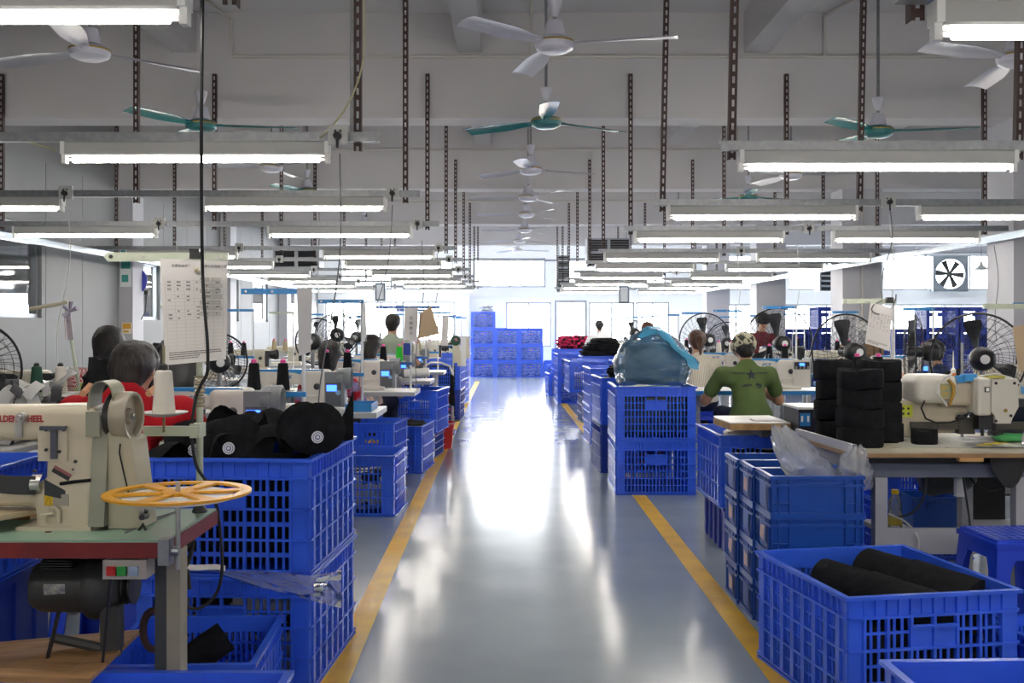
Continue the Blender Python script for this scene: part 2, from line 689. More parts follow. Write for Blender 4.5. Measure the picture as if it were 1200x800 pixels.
def holed(a0, a1, z0, z1, holes):
    """rectangles that cover a wall except its openings; holes (a0, a1, z0, z1)"""
    us = sorted({a0, a1, *[h[0] for h in holes], *[h[1] for h in holes]})
    zs = sorted({z0, z1, *[h[2] for h in holes], *[h[3] for h in holes]})
    out = []
    for u0, u1 in zip(us, us[1:]):
        run = None
        for w0, w1 in zip(zs, zs[1:]):
            cu, cz = (u0 + u1) / 2, (w0 + w1) / 2
            solid_ = not any(h[0] < cu < h[1] and h[2] < cz < h[3] for h in holes)
            if solid_:
                run = (run[0], w1) if run else (w0, w1)
            elif run:
                out.append((u0, u1, *run))
                run = None
        if run:
            out.append((u0, u1, *run))
    return out


WN = [0]


def window(x0, x1, y0, y1, z0, z1, mull=1, open_=False, name=None):
    """frame bars and panes filling an opening, in a plane of constant y or constant x"""
    WN[0] += 1
    flat = abs(y1 - y0) > abs(x1 - x0)
    f, g = MB(), MB()
    t = .045
    a0, a1 = (y0, y1) if flat else (x0, x1)
    c = (x0 + x1) / 2 if flat else (y0 + y1) / 2

    def bar(p0, p1, q0, q1, m=f, th=.03):
        if flat:
            m.bx(c - th, c + th, p0, p1, q0, q1)
        else:
            m.bx(p0, p1, c - th, c + th, q0, q1)
    bar(a0, a1, z0, z0 + t)
    bar(a0, a1, z1 - t, z1)
    bar(a0, a0 + t, z0 + t, z1 - t)
    bar(a1 - t, a1, z0 + t, z1 - t)
    n = mull + 1
    for i in range(1, n):
        u = a0 + (a1 - a0) * i / n
        bar(u - t / 2, u + t / 2, z0 + t, z1 - t)
    fr = f.build(name or 'window_%d' % WN[0], FRAME, None, 0)
    fr['kind'] = 'structure'
    for i in range(n):
        u0 = a0 + (a1 - a0) * i / n + .02
        u1 = a0 + (a1 - a0) * (i + 1) / n - .02
        g = MB()
        bar(u0, u1, z0 + .02, z1 - .02, g, .003)
        g.build('pane', GLASS, fr, 0)
    portal(x0, x1, y0, y1, z0, z1)
    return fr


# far wall: lower windows, upper clerestory, open doorway
LOW = [(-5.0, -4.02, .9, 1.97), (-3.95, -3.05, .9, 1.97), (-2.92, -1.5, .9, 1.97), (-.115, 1.1, .75, 1.95), (2.12, 3.35, .9, 1.95), (3.4, 4.3, .9, 1.95),
       (5.2, 7.0, .9, 1.9), (7.4, 9.7, .9, 1.9), (10.1, 13.4, .9, 1.9)]
UP = [(-4.6, -3.2, 2.3, 3.15), (-2.9, -1.55, 2.3, 3.15), (-1.0, .95, 2.36, 3.15), (1.35, 4.2, 2.28, 3.15), (5.2, 7.1, 2.28, 3.24), (7.5, 9.6, 2.28, 3.24), (10.05, 13.6, 2.28, 3.24)]
DOOR = (1.2, 2.06, 0, 2.0)
wf = MB()
for a0, a1, q0, q1 in holed(XL - .2, XR, 0, ZC, LOW + UP + [DOOR]):
    wf.bx(a0, a1, YF, YF + .2, q0, q1)
wall_far = struct('wall_far', wf, FARW)
for i, (a0, a1, q0, q1) in enumerate(LOW):
    window(a0, a1, YF + .1, YF + .1, q0, q1, 1)
for i, (a0, a1, q0, q1) in enumerate(UP):
    window(a0, a1, YF + .1, YF + .1, q0, q1, 1 if a1 - a0 < 2.5 else 2)
df = MB()
df.bx(1.2, 1.26, YF - .02, YF + .22, 0, 2.0)
df.bx(2.0, 2.06, YF - .02, YF + .22, 0, 2.0)
df.bx(1.26, 2.0, YF - .02, YF + .22, 1.94, 2.0)
d1 = struct('door_1', df, FRAME)
portal(1.26, 2.0, YF + .1, YF + .1, 0, 1.94)
# grey ribbed panels over the clerestory at the far right
gp = mat('grey ribbed panel', 'b4b4ba', .6)
for i in range(9):
    MB().bx(5.0 + i * .98, 5.0 + i * .98 + .95, YF - .05, YF - .005, 3.32, ZC).build('panel', gp, wall_far, 0)
MB().bx(5.0, 13.9, YF - .06, YF - .005, 3.26, 3.31).build('ledge', FRAME, wall_far, 0)
# sill ledge of the far wall
MB().bx(-5.0, 1.15, YF - .05, YF - .005, 2.1, 2.16).build('ledge', FARW, wall_far, 0)
MB().bx(2.1, 14, YF - .05, YF - .005, 2.02, 2.1).build('ledge', FARW, wall_far, 0)

# partition wall with windows, made of sandwich panels
LW = [(3.6, 5.6, 1.4, 2.42), (6.4, 8.3, 1.4, 2.42), (9.5, 11.32, 1.4, 2.42), (14.05, 15.15, 1.4, 2.22), (18.8, 19.55, 1.4, 2.3), (20.6, 21.9, 1.4, 2.22), (23.5, 26.6, 1.2, 2.22)]
wl = MB()
for a0, a1, q0, q1 in holed(YB, YF, 0, ZC, LW):
    wl.bx(XL - .16, XL - .02, a0, a1, q0, q1)
wall_left = struct('wall_left', wl, PANEL)
seams = [YB, -.2, 1.1, 2.3, 3.5, 5.7, 7.0, 8.4, 9.4, 11.42, 12.4, 13.5, 15.3, 16.4, 17.5, 18.7, 19.7, 20.5, 22.0, 23.4, 26.7, YF]
for a0, a1 in zip(seams, seams[1:]):
    hs = [h for h in LW if h[0] >= a0 and h[1] <= a1]
    pm = MB()
    for u0, u1, q0, q1 in holed(a0 + .006, a1 - .006, 0, 3.13, hs):
        pm.bx(XL - .02, XL, u0, u1, q0, q1)
    pm.build('panel', PANEL, wall_left, 0)
for a0, a1, q0, q1 in LW:
    window(XL - .07, XL - .07, a0, a1, q0, q1, 1 if a1 - a0 > 1.5 else 0)
# adjoining room seen through the nearer partition windows
nbm = mat('adjoining room paint', 'b9bcbe', .8, var=.1, scale=.8)
nb = MB()
nb.bx(-9.2, -9.0, YB, 13.7, 0, 3.3)
nb.bx(-9.0, XL - .17, YB - .2, YB, 0, 3.3)
for a0, a1, q0, q1 in holed(-9.0, XL - .17, 0, 3.3, [(-8.6, -5.55, 1.36, 1.74)]):
    nb.bx(a0, a1, 13.5, 13.7, q0, q1)
nbo = struct('wall_adjoining', nb, nbm)
MB().bx(-9.2, XL - .17, YB - .2, 13.7, 3.3, 3.45).build('roof_slab', nbm, nbo, 0)
MB().bx(-9.0, XL - .17, YB, 13.5, -.25, 0).build('floor_slab', nbm, nbo, 0)
for k in range(4):
    MB().bx(-8.9, -5.5, 13.44, 13.49, 1.86 + .22 * k, 1.90 + .22 * k).build('ledge', FRAME, nbo, 0)
MB().bx(-7.0, -6.55, 12.9, 13.2, .0, 1.50).build('cabinet', mat('grey cabinet', '8a9092', .5), nbo, 0)

RW = [(5.5, 7.5, 1.2, 2.4), (14.8, 17.4, 1.2, 2.6), (19.4, 22.2, 1.2, 2.6)]  # windows out of view, added and sized for the daylight they let in
wr = MB()
for a0, a1, q0, q1 in holed(YB, YF, 0, ZC, RW):
    wr.bx(XR - .1, XR + .1, a0, a1, q0, q1)
struct('wall_right', wr, WALL)
for a0, a1, q0, q1 in RW:
    window(XR, XR, a0, a1, q0, q1, 2)
struct('wall_back', MB().bx(XL - .2, XR, YB - .2, YB, 0, ZC), WALL)

# wiring pipe along the first beam in view, with branches up to the slab
CONDW = mat('painted wiring pipe', 'c4c0ba', .5)
pz = az(66, 8.93)
py_ = 8.93
pm = MB()
pm.tube([(ax(272, 8.93), py_, pz), (4.3, py_, pz)], .014, 6)
pm.tube([(ax(280, 8.93), py_, pz), (ax(272, 8.93), py_, pz + .03), (ax(271, 8.93), py_, ZC - .06), (ax(268, 8.93) - .05, py_ - .05, ZC - .02), (ax(250, 8.93) - .1, py_ - 1.8, ZC - .02)], .014, 6)
pm.tube([(ax(622, 8.93), py_, pz), (ax(622, 8.93), py_, ZC - .02), (ax(622, 8.93), 6.2, ZC - .02)], .014, 6)
pm.tube([(ax(966, 8.93), py_, pz), (ax(966, 8.93), py_, ZC - .05), (ax(968, 8.93) + .02, py_ - .05, ZC - .02), (ax(966, 8.93) + .5, 6.8, ZC - .02)], .014, 6)
tag(pm.build('wiring_pipe', CONDW), 'thin painted wiring pipe along the front face of the first ceiling beam', 'pipe')
for bi, (yy, xs) in enumerate(((13.54, (-2.0, .25, 3.0)), (18.28, (-1.5, .4, 2.6)))):
    z = az(175, 13.54) if bi == 0 else 3.55
    pm = MB().tube([(-4.9, yy, z), (4.3, yy, z)], .014, 6)
    for x in xs:
        pm.tube([(x, yy, z), (x, yy, ZC - .02)], .014, 6)
    tag(pm.build('wiring_pipe', CONDW), 'thin wiring pipe along the %s ceiling beam' % ORD[bi + 1], 'pipe')
tag(MB().tube([(-4.9, 23.9, az(303, 23.9)), (4.2, 23.9, az(306, 23.9))], .022, 8).build('ceiling_pipe', ALU), 'grey steel pipe crossing the hall in front of the far clerestory', 'pipe')
# ---------------------------------------------------------------- hanging rails, lamps, rods, sockets
# slotted angle rod of unit pitch: two slotted flanges, hung downwards from the origin
_rod = {}


def rod_mesh(L):
    key = round(L, 2)
    if key in _rod:
        return _rod[key]
    mb = MB()
    wd, t = .036, .003
    pitch, slot = .055, .032
    n = int(L / pitch)
    # front flange in the XZ plane with slots: two edge strips and cross bars
    for (a, b) in ((-wd / 2, -wd / 2 + .012), (wd / 2 - .012, wd / 2)):
        mb.bx(a, b, 0, t, -L, 0)
    for i in range(n + 1):
        z1 = -i * pitch
        z0 = max(z1 - (pitch - slot), -L)
        if z0 < z1:
            mb.bx(-wd / 2 + .012, wd / 2 - .012, 0, t, z0, z1)
    mb.bx(wd / 2 - t, wd / 2, t, wd, -L, 0)
    me = mb.mesh('slotted_rod', RUST, 0)
    _rod[key] = me
    return me


def rod(x, y, ztop, zbot, label, flip=False, lean=0.0):
    o = put('slotted_rod', rod_mesh(ztop - zbot), None, (x + lean * (ztop - zbot), y, ztop), (0, lean, 0))
    if flip:
        o.scale.x = -1
    tag(o, label, 'hanger rod', 'slotted steel rods hanging the light rails')
    return o


# batten lamp 1.26 long about the origin, tube at z = 0
def lamp_parts():
    L = 1.26
    h = MB()
    prof = [(-.024, .017), (.024, .017), (.030, .024), (.030, .076), (.022, .082), (-.022, .082), (-.030, .076), (-.030, .024)]
    h.prism([(y, z) for y, z in prof], -L / 2 + .02, L / 2 - .02, 'YZ', 0)
    e = MB()
    hm = h.mesh('housing', LAMPW, 0)
    caps = []
    for s in (-1, 1):
        c = MB()
        x0, x1 = sorted((s * (L / 2 - .02), s * L / 2))
        c.bx(x0, x1, -.032, .032, .024, .082)
        xa, xb = sorted((s * (L / 2 - .02), s * L / 2))
        for yy in (0,):
            c.bx(xa, xb, yy - .016, yy + .016, -.018, .03)
        xa, xb = sorted((s * (L / 2 - .06), s * (L / 2 - .02)))
        for yy in (0,):
            c.bx(xa, xb, yy - .006, yy + .006, -.006, .006)
        caps.append(c.mesh('lamp_holder', CAPW, 0))
    t = MB()
    for yy in (0,):
        t.cyl((-L / 2 + .05, yy, 0), (L / 2 - .05, yy, 0), .0135, n=10)
    return hm, caps, t.mesh('tube', TUBEM, 40)


_lp = lamp_parts()


def lamp(x0, x1, y, z, label, yaw=0.0):
    t = thing('batten_lamp', label, 'lamp', ((x0 + x1) / 2, y, z), yaw, 'fluorescent lamps under the light rails')
    t.scale.x = (x1 - x0) / 1.26
    put('housing', _lp[0], t)
    for c in _lp[1]:
        put('lamp_holder', c, t)
    put('tube', _lp[2], t)
    return t


def rail(x0, x1, y, z, label, group):
    mb = MB()
    mb.bx(x0, x1, y - .022, y - .019, z - .022, z + .022)
    mb.bx(x0, x1, y - .019, y + .022, z + .019, z + .022)
    mb.bx(x0, x1, y - .019, y + .022, z - .022, z - .019)
    # bolt holes shown as small dark studs
    o = mb.build('light_rail', ALU, None, 0)
    tag(o, label, 'rail', group)
    return o


_sk = None


def socket(x, y, z, label, plug=True):
    global _sk
    if _sk is None:
        a = MB().bx(-.045, .045, -.03, 0, -.045, .045).mesh('plate', SOCK, 0)
        b = MB()
        for sx in (-.012, .012):
            b.bx(sx - .005, sx + .005, -.032, -.03, .012, .022)
        b = b.mesh('pin_hole', BLK, 0)
        c = MB().cyl((0, -.055, -.008), (0, -.03, -.008), .018, n=12).cyl((0, -.045, -.02), (0, -.045, -.065), .006, n=8).mesh('plug', BLKR, 40)
        _sk = (a, b, c)
    t = thing('wall_socket', label, 'socket', (x, y - .024, z), 0, 'socket boxes on the light rails')
    put('plate', _sk[0], t)
    put('pin_hole', _sk[1], t)
    if plug:
        put('plug', _sk[2], t)
    return t


def cable(pts, r, m, label, name='power_cable', n=6, smooth=True):
    """cable through the given points, rounded"""
    P = [Vector(p) for p in pts]
    out = []
    for i in range(len(P) - 1):
        p0 = P[max(i - 1, 0)]
        p1, p2 = P[i], P[i + 1]
        p3 = P[min(i + 2, len(P) - 1)]
        for s in range(5):
            t = s / 5
            out.append(.5 * ((2 * p1) + (-p0 + p2) * t + (2 * p0 - 5 * p1 + 4 * p2 - p3) * t * t + (-p0 + 3 * p1 - 3 * p2 + p3) * t ** 3))
    out.append(P[-1])
    return tag(MB().tube(out, r, n).build(name, m), label, 'cable')


rowY_R = [2.6, 4.8, 7.0, 8.86, 11.46, 13.44, 15.9, 18.2, 20.4, 22.75]
rowY_L = [2.6, 4.8, 7.0, 8.86, 11.46, 13.44, 15.8, 18.2, 20.4, 22.75]
for side, rows in (('L', rowY_L), ('R', rowY_R)):
    bank = 'left of the aisle' if side == 'L' else 'right of the aisle'
    zt = 2.09 if side == 'L' else 2.05
    for i, y in enumerate(rows):
        z = zt + (.02 if (side == 'L' and i == 2) else 0)
        dz = random.uniform(-.012, .012) if i > 3 else 0
        z += dz
        zr = z + .104
        o_ = ORD[i]
        if side == 'L':
            rail(-4.75, -.615, y, zr, 'grey steel light rail of the %s row %s' % (o_, bank), 'light rails')
            seg = [(-2.10, -.845, 'beside the aisle'), (-4.3, -3.05, 'by the partition wall')]
            if i == 1:
                seg = seg[:1]
            if i == 0:
                seg = [(-2.07, -.815, 'beside the aisle')]
            rods = [(-.72, 'aisle end'), (-2.57, 'middle'), (-4.42, 'wall end')]
            socks = [(-.80, 'aisle end'), (-3.02, 'wall half')] if i else []
        else:
            rail(.985, 4.3, y, zr, 'grey steel light rail of the %s row %s' % (o_, bank), 'light rails')
            seg = [(1.07, 2.37, 'beside the aisle'), (2.78, 4.06, 'by the pillars')]
            if i == 1:
                seg = seg[:1]
            rods = [(1.045, 'aisle end'), (2.40, 'middle'), (4.12, 'pillar end')]
            socks = [(2.57, 'middle')] if i else []
        if i >= 4:
            j = random.uniform(-.07, .07)
            seg = [(a + j, b + j, c) for a, b, c in seg]
        for a, b, c in seg:
            lamp(a, b, y, z, 'lit fluorescent batten lamp, %s row %s, %s' % (o_, bank, c), random.uniform(-.012, .012))
        for x, c in rods:
            # rods in front of a beam are bolted to its face, others reach the slab
            if any(abs(y + .03 - by) < .14 for by in BEAM_Y):
                by = min(BEAM_Y, key=lambda v: abs(v - y))
                ztop, yy = 3.50, by - .045
                rod(x, y + .026, ztop, zr - .05, 'brown slotted rod at %s of the %s light rail %s' % (c, o_, bank), flip=side == 'R')
            else:
                zt2 = 3.70 if abs(((x + .355) / 2.5) % 1) < .08 else ZC
                rod(x, y + .026, zt2, zr - .06, 'brown slotted rod at %s of the %s light rail %s' % (c, o_, bank), flip=side == 'R', lean=.02 if side == 'R' and i in (1, 2) else 0.0)
        for x, c in socks:
            socket(x, y, zr + .004, 'white socket box at %s of the %s light rail %s' % (c, o_, bank))

# second bank of rods beyond: rods seen between the rows on the beams (cable tray hangers)
for side, x in (('left', -4.55), ('right', 4.3)):
    mb = MB()
    z = 1.31 + (.81 if side == 'left' else .775)
    mb.bx(x - .03, x + .03, 3.2, 24, z - .03, z - .027)
    mb.bx(x - .03, x - .027, 3.2, 24, z - .027, z + .03)
    mb.bx(x + .027, x + .03, 3.2, 24, z - .027, z + .03)
    tag(mb.build('cable_tray', mat('bright tray steel', 'b9c4cc', .25, metal=.8), None, 0), 'bright steel cable tray running along the ends of the rails on the %s' % ('partition wall side' if side == 'left' else 'pillar side'), 'cable tray')

# the galvanised strut beside the near rod on the left, with its socket
st = MB().bx(ax(408, 4.78), ax(416, 4.78), 4.83, 4.86, 2.19, 3.68)
tag(st.build('steel_strut', ALU, None, 0), 'grey drilled steel strut beside the brown rod of the second rail', 'strut')

# ---------------------------------------------------------------- ceiling fans
def blade_mesh(m):
    L0, L1 = .11, .76
    def f(u, v):
        x = L0 + (L1 - L0) * u
        wd = .05 + .09 * min(1, u * 2.2) + .012 * u
        y = (v - .5) * wd
        tw = .30 - .14 * u
        return (x, y * math.cos(tw), y * math.sin(tw) - .01 * u + .012 * math.cos(math.pi * (v - .5)))
    return MB().sheet(f, 8, 4, 0, .003).mesh('blade', m, 40)


_cf = {}


def ceiling_fan(x, y, z, rot, teal, label, ztop=ZC, whitehub=False):
    key = 't' if teal else 'w'
    if key not in _cf:
        body = FANT if teal else FANW
        mo = MB().lathe([(.02, -.052), (.075, -.05), (.115, -.03), (.125, -.005), (.125, .015), (.11, .03), (.06, .04), (.02, .045)], 24).mesh('motor', body, 40)
        bd = MB().lathe([(.1255, .004), (.1275, .007), (.1275, .013), (.1255, .016)], 24).mesh('gold_band', FANG, 40)
        cup = MB().lathe([(.02, .042), (.075, .045), (.06, .10), (.048, .145), (.02, .15)], 18).mesh('lower_cup', FANW, 40)
        cap2 = MB().lathe([(.012, .17), (.026, .19), (.045, .25), (.048, .275), (.012, .278)], 16).mesh('upper_cup', FANW, 40)
        irons = MB()
        for k in range(3):
            a = 2 * math.pi * k / 3
            irons.bx(.09, .17, -.02, .02, .002, .010, M=Matrix.Rotation(a, 4, 'Z'))
        im = irons.mesh('blade_iron', body, 0)
        _cf[key] = (mo, bd, cup, cap2, im, blade_mesh(mat('teal blade enamel', '2a7f80', .25) if teal else mat('pale blade enamel', 'b9b9c4', .28)))
    mo, bd, cup, cap2, im, bl = _cf[key]
    t = thing('ceiling_fan', label, 'ceiling fan', (x, y, z), rot, 'ceiling fans')
    put('motor', mo, t)
    put('gold_band', bd, t)
    put('lower_cup', cup, t)
    put('upper_cup', cap2, t)
    put('blade_irons', im, t).name = 'blade_iron'
    for k in range(3):
        put('blade', bl, t, None, (0, 0, 2 * math.pi * k / 3))
    MB().cyl((0, 0, .04), (0, 0, ztop - z), .012, n=8).build('rod', ALU, t)
    return t


fans = [  # px, py, Y, first blade angle, teal, words
    (650, 52, 6.4, -15, 0, 'nearest in the line above the aisle, pale with three broad blades'),
    (640, 143, 8.3, 30, 1, 'second in the line above the aisle, teal motor and blades'),
    (622, 199, 11.4, 20, 0, 'third in the line above the aisle, pale'),
    (619, 231, 13.2, 60, 0, 'fourth in the line above the aisle, pale'),
    (617, 251, 15.9, 58, 0, 'fifth in the line above the aisle, pale'),
    (615, 269, 17.9, 62, 0, 'sixth in the line above the aisle, pale'),
    (609, 282, 20.6, 40, 0, 'seventh in the line above the aisle, pale'),
    (606, 293, 24.1, 15, 0, 'farthest in the line above the aisle, pale'),
    (105, 61, 6.4, 40, 0, 'nearest above the tables on the partition side, pale'),
    (236, 147, 8.3, 5, 1, 'second above the tables on the partition side, teal'),
    (318, 196, 11.2, 80, 0, 'third above the tables on the partition side, pale'),
    (360, 224, 13.2, 10, 1, 'fourth above the tables on the partition side, teal with green cup'),
    (427, 264, 17.6, 75, 0, 'fifth above the tables on the partition side, small in view'),
    (1192, 68, 6.4, 84, 0, 'nearest above the tables on the pillar side, pale with dusty blades'),
    (1029, 154, 8.4, 105, 1, 'second above the tables on the pillar side, teal with white cup'),
    (927, 205, 11.4, 108, 0, 'third above the tables on the pillar side, pale'),
    (877, 231, 13.2, 20, 1, 'fourth above the tables on the pillar side, teal with white cup'),
    (795, 272, 17.8, 80, 0, 'fifth above the tables on the pillar side, small in view'),
]
for px, py, Y, a, teal, lab in fans:
    p = at(px, py, Y)
    ceiling_fan(p.x, p.y, p.z, R(a), teal, 'ceiling fan ' + lab, ZC)
# ---------------------------------------------------------------- crates
def lattice(u, H, bays, bars, rows, post, handle, rounded=False, split=True, pw=.005):
    """one slotted crate wall in the XZ plane, x from -u/2 to u/2, its outer face towards -Y"""
    mb = MB()
    t = .006
    band = .17 * H
    x0, x1 = -u / 2, u / 2
    # corner posts, rim band, bottom band
    mb.bx(x0, x0 + post, -.004, t, 0, H - .012)
    mb.bx(x1 - post, x1, -.004, t, 0, H - .012)
    mb.bx(x0 + post, x1 - post, 0, t, H - band, H - .012)
    mb.bx(x0 + post, x1 - post, 0, t, 0, .022)
    ys = np.linspace(.022, H - band, rows + 1)
    for z in list(ys) + [.006]:
        mb.bx(x0, x1, -.014, 0, z - .004, z + .004)
    a, b = x0 + post, x1 - post
    bw = (b - a) / bays
    h0 = None
    if handle:
        c0, c1 = bays // 2 - 1, bays // 2 + 1
        if bays % 2:
            c0, c1 = bays // 2, bays // 2 + 1
    for i in range(bays + 1):
        x = a + i * bw
        mb.bx(x - pw, x + pw, -.012, t, .022, ys[-1])
        mb.bx(x - .003, x + .003, -.010, 0, ys[-1], H - .012)
        if i < bays:
            mb.bx(x + bw / 2 - .003, x + bw / 2 + .003, -.008, 0, ys[-1], H - .012)
    for r in range(rows):
        za, zb = ys[r], ys[r + 1]
        top = r == rows - 1
        for i in range(bays):
            xa = a + i * bw
            if handle and top and c0 <= i < c1:
                continue
            for k in range(1, bars + 1):
                x = xa + bw * k / (bars + 1)
                mb.bx(x - .0045, x + .0045, 0, t, za, zb)
            if split:
                zm = (za + zb) / 2
                if rounded:
                    mb.bx(xa, xa + bw, 0, t, zm - .008, zm + .008)
                else:
                    mb.bx(xa, xa + bw, -.004, t, zm - .004, zm + .004)
    hp = None
    if handle:
        za, zb = ys[-2], ys[-1]
        xa, xb = a + c0 * bw, a + c1 * bw
        zm = za + (zb - za) * .66
        hp = MB()
        hp.bx(xa, xb, -.004, t, za, zm)
        hp.bx(xa, xb, -.014, .004, zm - .004, zm + .004)
        hp.bx((xa + xb) / 2 - .004, (xa + xb) / 2 + .004, -.002, t, zm, zb)
    return mb, hp


def ribbed(u, H, ribs, post, rows=3):
    """solid wall stiffened by upright ribs and a few flat ledges"""
    mb = MB()
    t = .006
    x0, x1 = -u / 2, u / 2
    mb.bx(x0, x1, 0, t, 0, H - .012)
    mb.bx(x0, x0 + post, -.004, 0, 0, H - .012)
    mb.bx(x1 - post, x1, -.004, 0, 0, H - .012)
    for i in range(1, ribs):
        x = x0 + post + (u - 2 * post) * i / ribs
        mb.bx(x - .004, x + .004, -.012, 0, 0, H - .012)
    for z in np.linspace(.01, H * .83, rows + 1):
        mb.bx(x0, x1, -.018, 0, z - .004, z + .004)
    return mb, None


_cr = {}
STY = {  # W, D, H, end wall, long wall
    'lattice': dict(end=dict(bays=6, bars=2, rows=3, post=.055, handle=True), side=dict(bays=7, bars=2, rows=3, post=.05, handle=False, pw=.014), lat=True),
    'round': dict(end=dict(bays=6, bars=2, rows=3, post=.06, handle=True, rounded=True), side=dict(bays=7, bars=2, rows=3, post=.05, handle=False, pw=.014), lat=True),
    'small': dict(end=dict(bays=5, bars=2, rows=3, post=.075, handle=False), side=dict(ribs=9, post=.04), lat=False),
    'handled': dict(end=dict(bays=6, bars=2, rows=3, post=.06, handle=True), side=dict(ribs=12, post=.04), lat=False),
}


def crate_data(style, W, D, H, m):
    key = (style, W, D, H, m.name)
    if key in _cr:
        return _cr[key]
    s = STY[style]
    e, hp = lattice(W, H, **s['end'])
    sd, _ = lattice(D, H, **s['side']) if s['lat'] else ribbed(D, H, **s['side'])
    rim = MB()
    o, i = .016, .006
    for x0, x1, y0, y1 in ((-W / 2 - o, W / 2 + o, -D / 2 - o, -D / 2 + i), (-W / 2 - o, W / 2 + o, D / 2 - i, D / 2 + o), (-W / 2 - o, -W / 2 + i, -D / 2 + i, D / 2 - i), (W / 2 - i, W / 2 + o, -D / 2 + i, D / 2 - i)):
        rim.bx(x0, x1, y0, y1, H - .012, H)
    base = MB()
    base.bx(-W / 2 + .006, W / 2 - .006, -D / 2 + .006, D / 2 - .006, .012, .018)
    for k in range(7):
        x = -W / 2 + W * (k + .5) / 7
        base.bx(x - .006, x + .006, -D / 2 + .02, D / 2 - .02, .0, .012)
    _cr[key] = (e.mesh('end_wall', m, 0), hp.mesh('handle_plate', m, 0) if hp else None, sd.mesh('long_wall', m, 0), rim.mesh('rim', m, 0), base.mesh('base', m, 0))
    return _cr[key]


NCR = [0]


def crate(x, y, z, rz, label, style='lattice', W=.62, D=.74, H=.42, m=None, group='blue plastic crates', turn=False, gold=False):
    """crate standing on z with its handled end towards -Y (turned by rz); x, y is the middle of its base"""
    m = m or CRATE
    e, hp, sd, rim, base = crate_data(style, W, D, H, m)
    t = thing('crate', label, 'crate', (x, y, z), rz, group)
    put('base', base, t)
    for s in (0, 1):
        o = put('end_wall', e, t, (0, -D / 2 if s == 0 else D / 2, 0), (0, 0, s * math.pi))
        if hp:
            put('handle_plate', hp, t, (0, -D / 2 if s == 0 else D / 2, 0), (0, 0, s * math.pi))
        put('long_wall', sd, t, (-W / 2 if s == 0 else W / 2, 0, 0), (0, 0, -math.pi / 2 if s == 0 else math.pi / 2))
    put('rim', rim, t)
    if gold:
        g = MB()
        zz = H * .62
        g.prism([(-.05, zz), (.05, zz), (.055, zz + .03), (.028, zz + .014), (0, zz + .04), (-.028, zz + .014), (-.055, zz + .03)], -D / 2 - .006, -D / 2 - .0045, 'XZ')
        g.build('printed_emblem', mat('gold print', 'c79a3a', .5), t, 0)
    return t


def filling(x, y, z, W, D, h, m, label, seed, rz=0.0, lump=.10, cat='cloth', name='cloth_heap', over=0.0):
    """cloth packed in a crate"""
    o = blob(name, m, (W, D, h), seed, 12, lump, 3.2, True, None, (x, y, z), rz, .85)
    return tag(o, label, cat, 'cloth packed in the crates', 'stuff')


# --- near left stack: two crates of black cap pieces
a = R(-3.5)
LX, LY = -1.005, 4.02
crate(LX, LY, 0, a, 'large blue slotted crate beside the red-edged table, lower of its stack', 'lattice')
crate(LX, LY, .42, a, 'large blue slotted crate heaped with black caps', 'round')
filling(LX, LY, .03, .56, .68, .34, MIXF, 'grey and black cloth scraps inside the lower crate beside the red-edged table', 3, a)
filling(LX, LY, .45, .56, .68, .33, BLKF, 'black felt pieces packed inside the crate heaped with caps', 4, a)


def cap_piece(kind, seed, lump=.03):
    """felt cap panel: a curved, bent disc"""
    rnd = random.Random(seed)
    rx, ry, dome = rnd.uniform(.085, .12), rnd.uniform(.075, .1), rnd.uniform(.02, .07)
    def f(u, v):
        r, g = u, v * 2 * math.pi
        x, y = rx * r * math.cos(g), ry * r * math.sin(g) * (1 + .15 * math.cos(g))
        return (x, y, dome * (1 - r * r) + .022 * math.sin(3 * g + seed) * r * r)
    return MB().sheet(f, 6, 20, 0, -.006)


emb = MB().lathe([(.0, -.001), (.022, -.001), (.022, .0025), (.0, .0025)], 18).mesh('emblem', mat('white emblem print', 'e4e4e8', .6), 30)
emb2 = MB()
emb2.ring((0, 0, .003), .0165, .0014, 18, 4)
emb2.ring((0, 0, .003), .008, .0022, 12, 4)
emb2 = emb2.mesh('emblem_ring', mat('emblem blue grey print', '5a6690', .6), 30)
caps_ = []
rnd = random.Random(5)
spots = []
cl = [cap_piece(0, s).mesh('cap', BLKF, 50) for s in range(6)]
for i in range(34):
    u, v = rnd.uniform(-.25, .25), rnd.uniform(-.31, .31)
    hgt = .395 + .11 * max(0, 1 - (u / .30) ** 2) * max(.1, 1 - (v / .36) ** 2) + rnd.uniform(-.02, .015)
    x = LX + u * math.cos(a) - v * math.sin(a)
    y = LY + u * math.sin(a) + v * math.cos(a)
    o = put('cap', cl[i % 6], None, (x, y, .42 + hgt), (rnd.uniform(-1.1, .5) if v < .1 else rnd.uniform(-.5, .5), rnd.uniform(-.6, .6), rnd.uniform(0, 6.28)))
    tag(o, 'black felt cap panel in the heap filling the near left crate', 'cap', 'black cap panels heaped in the near left crate')
for i, (px, py, Y, lab, tl) in enumerate(((268, 525, 3.72, 'black felt cap with a round emblem lying at the front of the heap', -.55), (353, 508, 3.74, 'black felt cap with a white round emblem on top of the heap', -.5), (372, 512, 3.70, 'black felt cap with a folded white emblem at the right of the heap', -.6), (227, 527, 3.78, 'black felt cap with a pale emblem half hidden behind the pole', -.6))):
    p = at(px, py, Y)
    t = thing('cap', lab, 'cap', p, 0, 'caps with emblems')
    t.rotation_euler = (-tl + 1.0, .1 * i - .15, .2 * i)
    put('emblem', emb, t)
    put('emblem_ring', emb2, t)
    put('felt_panel', cl[i], t, (0, .02, -.075))
